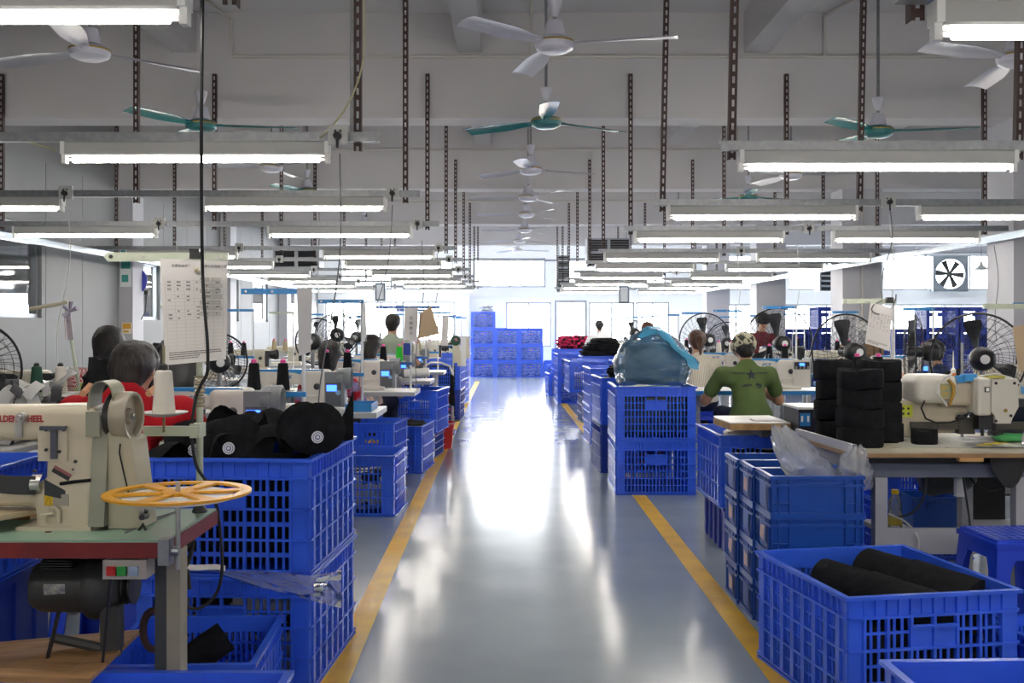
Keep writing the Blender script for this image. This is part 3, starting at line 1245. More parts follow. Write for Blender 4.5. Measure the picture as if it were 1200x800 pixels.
# upright flap at the far right of the heap
def flap(u, v):
    return (-.70 + .02 * math.sin(3 * v) - .1 * (1 - v) * (1 - u), 4.22 + .14 * u - .05 * v, .83 + (.17 * u + .02) * v ** .8)
tag(MB().sheet(lambda u, v: (ax(372 + 40 * u, 4.15), 4.12 + .1 * u + .04 * math.sin(4 * u), az(527 - 10 * u, 4.12) + v * (.03 + .17 * u * u)), 8, 6, 0, .006).build('cap', BLKF, None, 50), 'stiff black felt flap standing up at the right end of the cap heap', 'cap')

# --- further left of the aisle
crate(-1.10, 7.31, 0, R(-3), 'blue crate on the floor with solid ribbed sides, in front of a stacked pair', 'small', D=.52)
filling(-1.10, 7.31, .03, .54, .44, .27, MIXF, 'dark cloth in the floor crate with solid ribbed sides', 6, R(-3))
c = crate(-1.075, 8.44, .115, R(-7), 'blue crate with a gold emblem on a low wooden pallet', 'handled', W=.34, D=.5, gold=True)
filling(-1.075, 8.44, .15, .28, .42, .35, BLKF2, 'black cloth in the crate on the low pallet', 7)
pal = thing('pallet', 'low wooden pallet under the crate with a gold emblem', 'pallet', (-1.075, 8.44, 0), R(-7))
for k in range(4):
    MB().bx(-.165, .165, -.24 + k * .13, -.15 + k * .13, .095, .115).build('plank', PLY, pal, 0)
for k in (-1, 0, 1):
    MB().bx(-.04 + k * .12, .04 + k * .12, -.24, .24, 0, .095).build('bearer', PLY, pal, 0)
crate(-.95, 9.44, 0, R(-5), 'blue crate on the floor filled with black cloth before the red bucket', 'handled', W=.38, D=.66)
filling(-.95, 9.44, .03, .31, .58, .40, BLKF2, 'black cloth rising out of the floor crate before the red bucket', 8, R(-5), .15)
crate(-.91, 10.42, .256, R(-6), 'large blue crate raised on a smaller one behind the tables', 'handled', W=.44, D=.72)
crate(-.92, 10.45, 0, R(-6), 'low dark blue crate carrying the large raised crate', 'small', W=.38, D=.56, H=.256, m=CRATED)
filling(-.91, 10.42, .29, .37, .62, .25, WHITEF, 'white and black cloth low in the raised crate', 9, R(-6))
for k, z in enumerate((0, .42)):
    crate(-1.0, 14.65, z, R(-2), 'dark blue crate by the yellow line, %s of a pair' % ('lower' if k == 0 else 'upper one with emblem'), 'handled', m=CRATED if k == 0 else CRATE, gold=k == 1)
    filling(-1.0, 14.65, z + .03, .54, .62, .30, PINKF if k == 0 else BLKF2, '%s cloth in the %s crate of the pair by the yellow line' % ('red and pink' if k == 0 else 'black', 'lower' if k == 0 else 'upper'), 10 + k)
for k, z in enumerate((0, .42)):
    crate(-1.06, 17.7, z, R(-3), 'blue crate in a pair far down the left side, %s' % ('lower' if k == 0 else 'upper'), 'handled')
    filling(-1.06, 17.7, z + .03, .54, .62, .30, DENIM2, 'pale cloth in the %s crate far down the left side' % ('lower' if k == 0 else 'upper'), 12 + k)

# crates at the near left, under and behind the red-edged table
crate(-2.17, 3.76, .38, R(1), 'blue slotted crate behind the heavy sewing machine, raised on a dark box', 'lattice')
filling(-2.17, 3.76, .41, .56, .62, .30, BLKF2, 'black strips lying in the crate behind the heavy sewing machine', 14)
bx_ = thing('storage_box', 'deep blue solid box under the raised crate at the left edge', 'box', (-2.17, 3.76, 0))
mb = MB().bx(-.31, .31, -.36, .36, 0, .36)
for s in (-.2, 0, .2):
    mb.bx(s - .008, s + .008, -.37, -.36, 0, .36)
for s in (-.24, -.08, .08, .24):
    mb.bx(.31, .32, s - .008, s + .008, 0, .36)
mb.build('body', CRATED, bx_, 0)
MB().bx(-.325, .325, -.375, .375, .355, .379).build('rim', CRATED, bx_, 0)
crate(-.885, 2.265, 0, 0, 'blue crate cut off by the bottom edge, standing left of the aisle', 'lattice', W=.62, D=.74)
crate(1.36, 2.36, 0, R(1.5), 'blue crate cut off by the bottom edge, standing right of the aisle', 'lattice', W=.70, D=.74)
crate(-1.02, 3.31, 0, R(3), 'blue crate holding a dark roll under the red-edged table', 'lattice', W=.46, D=.5, H=.30)
tag(MB().cyl((-1.1, 3.14, .2), (-.90, 3.24, .33), .05, n=16).build('cloth_roll', BLKF2), 'dark green cloth roll leaning in the crate under the red-edged table', 'roll')

# --- right of the aisle
crate(1.352, 3.765, 0, R(10), 'blue slotted crate holding two black rolls', 'lattice', W=.615, D=.70)
for k, (xa, ya, xb, yb, r, z, lab) in enumerate(((1.20, 3.93, 1.48, 3.50, .082, .34, 'black roll of felt with a lapped end, nearer the aisle'), (1.40, 4.03, 1.66, 3.62, .095, .345, 'thicker black roll of felt, nearer the stool'))):
    t = thing('felt_roll', lab, 'roll', (0, 0, 0), 0, 'black felt rolls')
    p0, p1 = Vector((xa, ya, z)), Vector((xb, yb, z - .03))
    mid = p0.lerp(p1, .42)
    MB().cyl(p0, mid, r * .97, r, n=24).build('front_roll', BLKF, t, 40)
    MB().cyl(mid, p1, r * 1.06, r * 1.03, n=24).build('lapped_roll', BLKF, t, 40)
filling(1.352, 3.765, .03, .54, .60, .21, BLKF, 'black felt rolls packed low in the crate with two rolls', 20, R(10))
# solid containers in three rows of four
def euro_mesh():
    L, D, H = .40, .262, .168
    mb = MB()
    mb.bx(-L / 2 + .012, L / 2 - .012, -D / 2 + .010, -D / 2 + .014, .01, H)
    mb.bx(-L / 2 + .012, L / 2 - .012, D / 2 - .014, D / 2 - .010, .01, H)
    mb.bx(-L / 2 + .010, -L / 2 + .014, -D / 2 + .010, D / 2 - .010, .01, H)
    mb.bx(L / 2 - .014, L / 2 - .010, -D / 2 + .010, D / 2 - .010, .01, H)
    mb.bx(-L / 2 + .012, L / 2 - .012, -D / 2 + .012, D / 2 - .012, .004, .012)
    ribs = MB()
    for z, th in ((.008, .008), (H - .038, .005), (H - .006, .006)):
        ribs.bx(-L / 2, L / 2, -D / 2, -D / 2 + .010, z - th, z + th)
        ribs.bx(-L / 2, L / 2, D / 2 - .010, D / 2, z - th, z + th)
        ribs.bx(-L / 2, -L / 2 + .010, -D / 2 + .01, D / 2 - .01, z - th, z + th)
        ribs.bx(L / 2 - .010, L / 2, -D / 2 + .01, D / 2 - .01, z - th, z + th)
    for x in (-.19, -.162, -.118, .118, .162, .19):
        ribs.bx(x - .003, x + .003, -D / 2, -D / 2 + .010, .01, H - .006)
    for s in (-1, 1):
        x0, x1 = sorted((s * .118, s * .19))
        ribs.bx(x0, x1, -D / 2, -D / 2 + .010, .052, .057)
    for y in (-.105, -.082, .082, .105):
        ribs.bx(-L / 2, -L / 2 + .010, y - .003, y + .003, .01, H - .006)
    lip = MB()
    for x0, x1, y0, y1 in ((-L / 2, L / 2, -D / 2, -D / 2 + .016), (-L / 2, L / 2, D / 2 - .016, D / 2), (-L / 2, -L / 2 + .016, -D / 2 + .016, D / 2 - .016), (L / 2 - .016, L / 2, -D / 2 + .016, D / 2 - .016)):
        lip.bx(x0, x1, y0, y1, H - .002, H + .003)
    for y in (-.045, -.015, .015, .045):
        lip.bx(-L / 2 - .002, -L / 2 + .004, y - .008, y + .008, H - .034, H - .012)
    return mb.mesh('body', EURO, 0), ribs.mesh('ribs', EURO, 0), lip.mesh('lip', EURO, 0)


eb, er, el = euro_mesh()
SLEEVE = mat('clear label sleeve', '4668b4', .5)
PNOTE = mat('pinkish paper label', 'd2b6b2', .8)
for r_ in range(3):
    y = 4.30 + .132 + r_ * .266
    x0 = 1.092 - r_ * .012
    for k in range(4):
        t = thing('container', 'deep blue solid container, %s from the floor in the %s stack of small boxes' % (('lowest', 'second', 'third', 'topmost')[k], ('front', 'middle', 'rear')[r_]), 'container', (x0 + .20, y, k * .1695), 0, 'small deep blue containers')
        put('body', eb, t)
        put('rib_grid', er, t)
        put('lip', el, t)
        MB().bx(-.2005, -.1995, -.052, .052, .03, .128).build('label_sleeve', SLEEVE, t, 0)
        if (r_ + k) % 2 == 0 or k == 1:
            rr = random.Random(r_ * 7 + k)
            d = rr.uniform(-.012, .012)
            MB().add([(-.2012, .035 + d, .05 + d), (-.2012, -.03 + d, .045), (-.2012, -.034, .105 + d), (-.2012, .03, .11)], [(0, 1, 2, 3)]).build('paper_label', PNOTE, t, 0)


def film(label, fn, nu=24, nv=16):
    nu, nv = nu * 2, nv * 2
    o = MB().sheet(fn, nu, nv).build('plastic_bag', CLEAR, None, 180)
    return tag(o, label, 'plastic bag')


def bagfn(cx, cy, z0, w, d, h, lean, seed):
    o = Vector((seed, seed * 2.3, 0))
    def f(u, v):
        g = u * 2 * math.pi
        s = (1 - .75 * v ** 2.0)
        n_ = noise.fractal(Vector((math.cos(g) * 1.2, math.sin(g) * 1.2, v * 2.2)) * 1.4 + o, 1, 2, 4)
        r = 1 + .22 * n_ - .22 * abs(noise.noise(Vector((math.cos(g) * 2.6, math.sin(g) * 2.6, v * 4)) + o))
        return (cx + lean[0] * v + w * s * r * math.cos(g), cy + lean[1] * v + d * s * r * math.sin(g), z0 + h * v + .03 * n_)
    return f


# clear bags bulging out of the containers
film('crumpled clear plastic bag rising from the front container, leaning to the aisle', bagfn(ax(965, 4.46), 4.46, .60, .13, .10, .27, (-.19, .02), 1.3), 28, 18)
film('small crumpled clear plastic bag at the table end of the containers', bagfn(ax(1000, 4.42), 4.42, .62, .085, .08, .17, (.02, .02), 5.1), 24, 14)

crate(1.53, 6.29, .257, R(1), 'blue slotted crate with white cloth behind the small containers', 'lattice', D=.68)
for k, (dx, dy) in enumerate(((-.12, -.14), (.06, -.2))):
    tag(blob('cloth_bundle', WHITEF, (.26, .22, .12), 31 + k, 10, .2, 2.5, True, None, (1.53 + dx, 6.29 + dy, .575)), 'white folded cloth lying on top in the crate behind the containers, %s one' % ('aisle side' if k == 0 else 'inner'), 'cloth')
filling(1.53, 6.29, .29, .54, .58, .30, BLKF2, 'black cloth inside the crate behind the small containers', 33)
bx2 = thing('storage_box', 'solid blue box under the crate with white cloth', 'box', (1.535, 6.26, 0))
mb = MB().bx(-.29, .29, -.31, .31, 0, .25)
for s in (-.2, -.07, .07, .2):
    mb.bx(-.302, -.29, s - .006, s + .006, 0, .25)
mb.bx(-.302, .302, -.322, .322, .235, .256)
mb.build('body', CRATED, bx2, 0)
# aisle stack with the blue sack
for k in range(2):
    crate(1.137, 8.315, k * .42, R(-1), 'blue slotted crate in the aisle stack under the blue sack, %s' % ('lower' if k == 0 else 'upper'), 'lattice', W=.605, D=.74)
    if k:
        filling(1.137, 8.315, k * .42 + .03, .54, .66, .37, mat('dark teal bag in crate', '24424c', .3, bump=.3, bscale=20), 'dark plastic wrapped goods inside the upper crate under the blue sack', 40)
SACKM = sheer('blue bag film', '86bce0', .40, .2, bump=.8, bscale=9, gloss=.3)
sx_, sy_ = 1.157, 8.33
core = blob('sack_contents', mat('dark goods in sack', '4c6078', .6, var=.3, scale=5), (.47, .46, .33), 41, 16, .10, 2.4, True, None, None, 0, .5)
sack = thing('plastic_sack', 'big translucent blue plastic sack knotted at the top on the crate stack', 'sack', (sx_, sy_, .842))
core.parent = sack
core.name = 'contents'
def sackfn(u, v):
    g = u * 2 * math.pi
    prof = [(0, .27, 0), (.10, .30, .05), (.35, .31, .16), (.6, .28, .28), (.8, .19, .355), (.92, .10, .395), (1, .06, .43)]
    for (v0, r0, z0), (v1, r1, z1) in zip(prof, prof[1:]):
        if v <= v1:
            q = (v - v0) / (v1 - v0)
            r, z = r0 + (r1 - r0) * q, z0 + (z1 - z0) * q
            break
    d = Vector((math.cos(g), math.sin(g), 0))
    mx = max(abs(d.x), abs(d.y))
    bx = d.lerp(d / mx, .55 * (1 - v))
    n_ = noise.fractal(Vector((d.x * 1.1, d.y * 1.1, v * 2.6)) * 1.6 + Vector((3, 1, 9)), 1, 2, 5)
    fl = noise.noise(Vector((math.cos(g) * 5, math.sin(g) * 5, v * 3)))
    r *= 1 + .12 * n_ + .05 * fl - .045 * abs(noise.noise(Vector((math.cos(g) * 3, math.sin(g) * 3, v * 9 + math.sin(g * 2))))) + .03 * noise.noise(Vector((math.cos(g) * 8, math.sin(g) * 8, v * 16)))
    return (bx.x * r - .04 * max(0, v - .55), bx.y * r * .95, z + .03 * n_ * v)
MB().sheet(sackfn, 84, 46).build('bag_film', SACKM, sack, 180)
def flopfn(u, v):
    # the empty neck of the sack, flopped over to the table side
    x = -.12 + .44 * u
    z = .40 + .06 * math.sin(3.14 * min(1, u * 1.6)) - .24 * u ** 1.7
    wv = .10 + .10 * u
    g = (v - .5) * 2
    n_ = noise.fractal(Vector((u * 3, v * 4, 2.0)), 1, 2, 4)
    return (x + .05 * n_, -.13 + g * wv + .04 * n_, z - .06 * g * g + .035 * n_ + .03)
MB().sheet(flopfn, 24, 16).build('bag_neck', sheer('blue bag film neck', '5cc0ea', .85, .2, bump=.8, bscale=9, gloss=.3), sack, 180)

# row of crates along the right line, going away
for k in range(2):
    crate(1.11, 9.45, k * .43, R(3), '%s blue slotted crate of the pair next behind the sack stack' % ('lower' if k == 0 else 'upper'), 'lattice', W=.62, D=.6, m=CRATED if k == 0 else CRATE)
    filling(1.11, 9.45, k * .43 + .03, .54, .52, .38 if k else .3, BLKF2 if k else mat('orange and dark cloth', 'd4652a', .9, col2='23233a', scale=8, sharp=(.5, .55)), '%s cloth in the %s crate next behind the sack stack' % ('black' if k else 'orange and dark', 'upper' if k else 'lower'), 44 + k, R(3))
tag(blob('cloth_bundle', BLKF2, (.42, .34, .13), 47, 14, .35, 3), 'black cloth piled on the pair of crates next behind the sack', 'cloth').location = (1.12, 9.40, .83)
for k in range(2):
    crate(1.19, 11.75, k * .42, R(2), '%s blue crate of the third pair along the right line' % ('lower' if k == 0 else 'upper'), 'handled', D=.7)
    filling(1.19, 11.75, k * .42 + .03, .54, .6, .34, DENIM2, 'pale cloth in the %s crate of the third pair on the right' % ('lower' if k == 0 else 'upper'), 48 + k)
crate(1.10, 14.15, .42, R(2), 'blue crate of white cloth set over a narrower box, right line', 'lattice')
filling(1.10, 14.15, .45, .56, .66, .22, WHITEF, 'white cloth low in the crate over the narrower box', 51)
crate(1.20, 14.2, 0, R(2), 'narrow dark crate under the one with white cloth', 'handled', W=.46, D=.6, m=CRATED)
for k in range(2):
    crate(1.11, 17.75, k * .42, R(2), '%s blue crate of the pair before the far pink cloth' % ('lower' if k == 0 else 'upper'), 'lattice')
    filling(1.11, 17.75, k * .42 + .03, .54, .6, .34, DENIM, 'blue-white cloth in the %s crate of the pair before the pink cloth' % ('lower' if k == 0 else 'upper'), 54 + k)
for k in range(2):
    crate(1.20, 21.3, k * .42, R(1), '%s blue crate under the pink and black cloth pile' % ('lower' if k == 0 else 'upper'), 'lattice')
    filling(1.20, 21.3, k * .42 + .03, .54, .6, .34, PINKF, 'pink and black cloth in the %s crate under the pile' % ('lower' if k == 0 else 'upper'), 57 + k)
tag(blob('cloth_bundle', PINKF, (.62, .5, .26), 59, 16, .45, 4), 'pink and black cloth piled on the farthest pair of crates on the right', 'cloth').location = (1.32, 21.3, .84)
crate(.98, 19.55, 0, R(4), 'single blue crate of denim scraps on the floor far down the right line', 'lattice', W=.55, D=.6)
filling(.98, 19.55, .03, .48, .52, .36, DENIM, 'denim scraps in the single floor crate far down the right line', 60)
for k, (w_, z) in enumerate(((.62, .0), (.58, .07), (.5, .13), (.42, .19))):
    tag(blob('cloth_bundle', BLKF2, (w_, .46, .09), 61 + k, 12, .25, 3), 'dark grey cloth layer, %s of the pile between crates and tables' % ('lowest', 'second', 'third', 'topmost')[k], 'cloth', None).location = (1.42 + .02 * k, 16.2, .842 + z)
for k in range(2):
    crate(1.40, 16.25, k * .42, R(0), '%s blue crate carrying the dark grey cloth pile' % ('lower' if k == 0 else 'upper'), 'handled', W=.58, D=.6)

# far stack: three columns at the end of the aisle
colw = (-.70, -.085, .53)
mats_ = [DENIM, DENIM2]
cn = ('left', 'middle', 'right')
for ci, x in enumerate(colw):
    for k in range(4 if ci == 0 else 3):
        crate(x, 26.55, k * .42, 0, 'blue crate at the end of the aisle, %s column, %s from the floor' % (cn[ci], ORD[k]), 'lattice', W=.60, D=.6, gold=True, group='crates stacked at the end of the aisle')
        filling(x, 26.55, k * .42 + .025, .55, .54, .36 if k < (3 if ci == 0 else 2) else .40, mats_[(ci + k) % 2], 'folded cloth in the %s crate of the %s column at the aisle end' % (ORD[k], cn[ci]), 70 + ci * 5 + k, 0, .06)
tag(blob('cloth_bundle', DENIM2, (.34, .4, .14), 90, 12, .35, 3), 'pale cloth on top of the tallest column of crates', 'cloth').location = (-.62, 26.5, 1.70)
crate(1.12, 26.5, 0, 0, 'blue crate alone at the foot of the far doorway', 'lattice', W=.5, D=.5)
filling(1.12, 26.5, .03, .44, .42, .33, DENIM, 'pale cloth in the crate at the foot of the far doorway', 91)

# crates beyond the pillars at the right
for ci, (x, y, n) in enumerate(((8.27, 19.9, 4), (8.92, 19.9, 4), (6.2, 19.9, 4), (5.55, 19.9, 3), (7.62, 19.9, 3), (6.9, 19.9, 2))):
    for k in range(n):
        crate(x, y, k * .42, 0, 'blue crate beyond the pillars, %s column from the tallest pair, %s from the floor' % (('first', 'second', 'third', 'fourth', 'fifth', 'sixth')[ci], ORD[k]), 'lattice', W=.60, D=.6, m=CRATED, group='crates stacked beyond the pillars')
        if k % 2 == 0:
            filling(x, y, k * .42 + .025, .54, .54, .3, BLKF2, 'dark cloth in the %s crate of the %s column beyond the pillars' % (ORD[k], ORD[ci]), 95 + ci * 5 + k)
# ---------------------------------------------------------------- near left: heavy cylinder-bed machine on its table
tz = .762
tb = thing('sewing_table', 'green topped sewing table with red edges carrying the heavy beige machine', 'table', (-.88, 2.62, 0))
MB().bx(-1.35, -.004, .002, .46, tz - .006, tz).build('tabletop', GREENT, tb, 0)
ed = MB()
ed.prism([(-1.35, 0), (-.02, 0), (0, .02), (0, .46), (-1.35, .46)], tz - .046, tz - .006, 'XY')
ed.build('red_edge', REDT, tb, 0)
legm = mat('grey beige leg paint', '9a9482', .5, var=.15, scale=8)
MB().bx(-.033, .003, .10, .16, .0, tz - .046).build('leg', legm, tb, 0)
MB().bx(-.064, -.0335, .10, .16, .0, tz - .046).build('leg', mat('dark leg paint', '3f4240', .5), tb, 0)
MB().bx(-1.28, -1.22, .10, .16, 0, tz - .046).build('leg', legm, tb, 0)
MB().bx(-1.28, -.07, .34, .38, tz - .09, tz - .047).build('crossbar', legm, tb, 0)
MB().bx(-.16, .0, .06, .42, 0, .045).build('foot', legm, tb, 0)
MB().bx(-1.32, -1.18, .02, .44, 0, .045).build('foot', legm, tb, 0)
clamp = MB().bx(-.018, .010, -.012, .03, tz - .062, tz + .004)
clamp.cyl((.012, .01, tz - .03), (.03, .01, tz - .03), .012, n=10)
clamp.build('rod_clamp', ALU, tb, 0)
# switch box under the edge
sw = thing('switch_box', 'grey switch box with red, green and pale buttons under the red table edge', 'switch', (-.88, 2.62, 0))
sx0, sx1 = ax(121, 2.62) + .88, ax(172, 2.62) + .88
MB().bx(sx0, sx1, -.004, .06, az(678, 2.62), az(656, 2.62)).build('body', mat('switch box grey', 'a09a94', .5), sw, 0)
for px, c in ((132, 'b3231f'), (144, '1f8a3a'), (158, '8d9fb8')):
    x = ax(px, 2.62) + .88
    z = az(668, 2.62)
    MB().bx(x - .0115, x + .0115, -.012, -.004, z - .0115, z + .0115).build('button', mat('button ' + c, c, .35), sw, 0)
# motor
mt = thing('clutch_motor', 'dark grey clutch motor with a paper plate slung under the green table', 'motor', (-.88, 2.62, 0))
mz = az(686, 2.85)
x0, x1 = ax(42, 2.85) + .88, ax(108, 2.85) + .88
mot = mat('dark motor paint', '37393a', .5, var=.2, scale=10)
MB().lathe([(.03, 0), (.06, .004), (.071, .03), (.073, .16), (.073, (x1 - x0))], 28, (x0, .23, mz), Matrix.Rotation(R(90), 4, 'Y')).build('housing', mot, mt, 40)
MB().lathe([(.086, 0), (.09, .012), (.09, .05), (.075, .075), (.05, .09)], 28, (x1, .23, mz), Matrix.Rotation(R(90), 4, 'Y')).build('flange', mot, mt, 40)
MB().lathe([(.05, .095), (.05, .10), (.038, .107), (.05, .115), (.05, .12)], 20, (x1, .23, mz), Matrix.Rotation(R(90), 4, 'Y')).build('pulley', DSTEEL, mt, 40)
fin = MB()
for k in range(5):
    fin.bx(x0 + .045, x0 + .13, .16, .3, mz + .062 + k * .007, mz + .0645 + k * .007)
fin.build('cooling_fins', mot, mt, 0).name = 'cooling_fin'
MB().bx(x0 + .03, x1 + .08, .17, .30, mz + .088, tz - .0465).build('bracket', mot, mt, 0)
def plate(u, v):
    g = R(250 + 38 * v)
    return (x0 + .055 + .058 * u, .23 + .0745 * math.cos(g + R(-70)) * -1 if False else .23 - .0745 * math.cos(R(-32 + 40 * v)), mz + .0745 * math.sin(R(-18 + 36 * v)))
MB().sheet(plate, 2, 6).build('name_plate', mat('paper motor plate', 'b3b2a6', .6, col2='6f7280', scale=60), mt, 0)
lev = MB()
lev.cyl((x0 + .06, .2, mz - .135), (x1 + .10, .17, mz - .165), .014, n=8)
lev.bx(x1 + .05, x1 + .10, .16, .2, mz - .16, mz - .04)
lev.build('clutch_lever', mot, mt, 40)
# belt, treadle rods, treadle board
tag(MB().cyl(at(130, 678, 2.68), at(119, 790, 2.68), .004, n=6).build('pull_rod', DSTEEL), 'thin steel rod dropping from the switch box to the wooden board', 'rod')
tag(MB().cyl(at(69, 716, 2.72), at(50, 795, 2.72), .0055, n=6).build('pull_rod', DSTEEL), 'thin steel rod dropping from the motor lever to the wooden board', 'rod')
pb = [at(-60, 757, 3.0), at(165, 737, 2.98), at(105, 795, 2.55), at(-90, 792, 2.5)]
pbm = MB()
th = Vector((0, 0, .012))
pbm.add([p for p in pb] + [p - th for p in pb], [(0, 1, 2, 3), (7, 6, 5, 4), (0, 4, 5, 1), (1, 5, 6, 2), (2, 6, 7, 3), (3, 7, 4, 0)])
tag(pbm.build('plywood_board', PLY, None, 0), 'loose plywood board lying under the green table as a foot rest', 'board')
# hand loop hanging by the leg
tag(MB().ring(at(180, 738, 2.9), .055, .011, 20, 6, Matrix.Rotation(R(90), 4, 'X') @ Matrix.Scale(.55, 4, (1, 0, 0))).build('rubber_loop', mat('rusty rubber', '4a3430', .7)), 'brown loop hanging beside the leg of the green table', 'loop')
# cream extension board at the left
eb2 = [(-1.36, 2.52), (ax(45, 2.85), 2.86), (ax(42, 2.95), 3.06), (-1.9, 3.08), (-1.9, 2.5)]
zb = tz + .045
mb = MB()
pts = [at(-40, 655, 2.55), at(45, 606, 2.80), at(42, 588, 3.02), at(-60, 586, 3.05)]
zz = .81
mb = MB()
poly = [(-1.46, 2.50), (-1.295, 2.80), (-1.385, 3.04), (-1.9, 3.06), (-1.9, 2.5)]
mb.prism(poly, zz - .014, zz, 'XY')
tag(mb.build('extension_board', PLYL, None, 0), 'cream worn extension board at the left end of the heavy machine', 'board')
MB().bx(-1.8, -1.72, 2.55, 2.62, tz, zz - .014).build('board_prop', PLY, tb, 0).location = (.88, -2.62, 0)
sb_ = MB().bx(-1.42, -1.36, 2.9, 2.98, tz, zz - .014)
sb_.build('board_prop', PLY, tb, 0).location = (.88, -2.62, 0)

# the machine itself: pixel-read outline at depth 2.80
GY = 2.82
mc = thing('sewing_machine', 'heavy beige cylinder-bed sewing machine with red lettering and a handwheel', 'sewing machine', (0, 0, 0))
def X(px):
    return ax(px, GY)
def Zc(py):
    return az(py, GY)
hx = .0
col_c = ((X(62) + X(124)) / 2, GY, (Zc(628) + Zc(480)) / 2)
pr = [
    ('box', ((X(-150) + X(118)) / 2, GY, (Zc(474) + Zc(514)) / 2), ((X(118) - X(-150)) / 2, .062, (Zc(474) - Zc(514)) / 2), .022),
    ('box', ((X(64) + X(122)) / 2, GY, (Zc(630) + Zc(473)) / 2), ((X(122) - X(64)) / 2, .062, (Zc(473) - Zc(628)) / 2), .02),
    ('box', ((X(56) + X(122)) / 2, GY, (Zc(630) + Zc(556)) / 2), ((X(122) - X(52)) / 2, .072, (Zc(562) - Zc(630)) / 2), .02),
    ('box', ((X(-100) + X(60)) / 2, GY + .0, (Zc(566) + Zc(592)) / 2), ((X(60) - X(-100)) / 2, .052, (Zc(568) - Zc(592)) / 2), .026, .03),
    ('box', ((X(-150) + X(-60)) / 2, GY, (Zc(474) + Zc(540)) / 2), (.07, .055, (Zc(474) - Zc(540)) / 2), .02),
]
solid('casting', pr, .0075, BEIGE, mc, .012)
MB().bx(X(36), X(121), GY - .085, GY + .085, tz + .0005, tz + .011).build('base_plate', BEIGE, mc, 0)
# raised front plate and lever on the column
MB().bx(X(59), X(92), GY - .075, GY - .058, Zc(536), Zc(497)).build('cover_plate', BEIGE, mc, 0)
lv = MB()
lv.bx(X(75), X(82), GY - .085, GY - .075, Zc(533), Zc(500))
lv.bx(X(64), X(93), GY - .092, GY - .075, Zc(500), Zc(495.5))
lv.build('presser_lever', mat('blue grey steel', '5a5e68', .35, metal=.6), mc, 0)
for px, py in ((69, 500), (69, 523), (89, 500), (84, 525)):
    MB().cyl((X(px), GY - .080, Zc(py)), (X(px), GY - .075, Zc(py)), .0045, n=10).build('screw', DSTEEL, mc)
for px, py, r in ((100, 537, .0045), (97, 546, .0025), (100, 573, .005), (53, 548, .004)):
    MB().cyl((X(px), GY - .0665, Zc(py)), (X(px), GY - .058, Zc(py)), r, n=10).build('bore', DSTEEL, mc)
# tilted sticker, warning plate, hooks
st_ = MB()
u, v_ = Vector((.045, 0, -.026)), Vector((-.010, 0, -.017))
p0 = Vector((X(77), GY - .0655, Zc(541)))
st_.add([p0, p0 + u, p0 + u + v_, p0 + v_], [(0, 3, 2, 1)])
st_.build('sticker', mat('black sticker', '26282c', .4), mc, 0)
st2 = MB()
p1 = p0 + Vector((0, -.0004, 0))
st2.add([p1, p1 + u, p1 + u + v_ * .42, p1 + v_ * .42], [(0, 3, 2, 1)])
st2.build('sticker', mat('red grey sticker', '9a5a5c', .5), mc, 0)
MB().bx(X(66), X(94), GY - .0745, GY - .0725, Zc(587), Zc(574)).build('warning_plate', mat('grey plate', '9a9488', .5), mc, 0)
MB().bx(X(66.5), X(76), GY - .0752, GY - .0745, Zc(586.5), Zc(574.5)).build('warning_sign', mat('warning yellow', 'd8b21c', .5), mc, 0)
wt = MB()
wt.tube([(X(68), GY - .0758, Zc(585)), (X(74.6), GY - .0758, Zc(585)), (X(71.3), GY - .0758, Zc(577))], .0008, 4, closed=True)
wt.build('warning_triangle', BLK, mc, 0)
hk = MB()
hk.tube([(X(64), GY - .085, Zc(597)), (X(79), GY - .085, Zc(595)), (X(74), GY - .083, Zc(588))], .0045, 6)
hk.tube([(X(70), GY - .085, Zc(596)), (X(70), GY - .082, Zc(606))], .004, 6)
hk.tube([(X(73), GY - .08, Zc(590)), (X(79), GY - .08, Zc(588)), (X(84), GY - .08, Zc(593)), (X(84), GY - .08, Zc(606))], .005, 6)
hk.build('thumb_lever', BEIGE, mc)
lt = MB()
lt.cyl((X(72), GY - .095, Zc(619)), (X(78), GY - .095, Zc(619)), .012, n=12)
lt.cyl((X(86), GY - .115, Zc(622)), (X(86), GY - .085, Zc(622)), .011, n=14)
lt.build('adjust_screw', mat('dark red steel', '5a2a26', .4, metal=.4), mc)
MB().bx(X(78), X(97), GY - .08, GY - .072, Zc(617), Zc(613)).build('latch', BEIGE, mc, 0)
# tension post on the arm
tp = MB()
tp.cyl((X(41), GY - .085, Zc(486)), (X(41), GY - .062, Zc(486)), .013, n=14)
tp.cyl((X(41), GY - .10, Zc(486)), (X(41), GY - .085, Zc(486)), .008, n=12)
tp.bx(X(32), X(40), GY - .072, GY - .064, Zc(509), Zc(492), M=None)
tp.build('thread_tension', STEEL, mc, 40)
MB().tube([(X(11), GY - .066, Zc(507)), (X(34), GY - .068, Zc(511))], .0018, 5).build('thread_guide', STEEL, mc)
text('GOLDEN WHEEL', .0245, mat('red lettering', 'a02030', .5), mc, (ax(-14, GY - .0635), GY - .0635, Zc(491.5)), (R(90), 0, 0), bold=.0008, ext=.0006).scale.x = .80
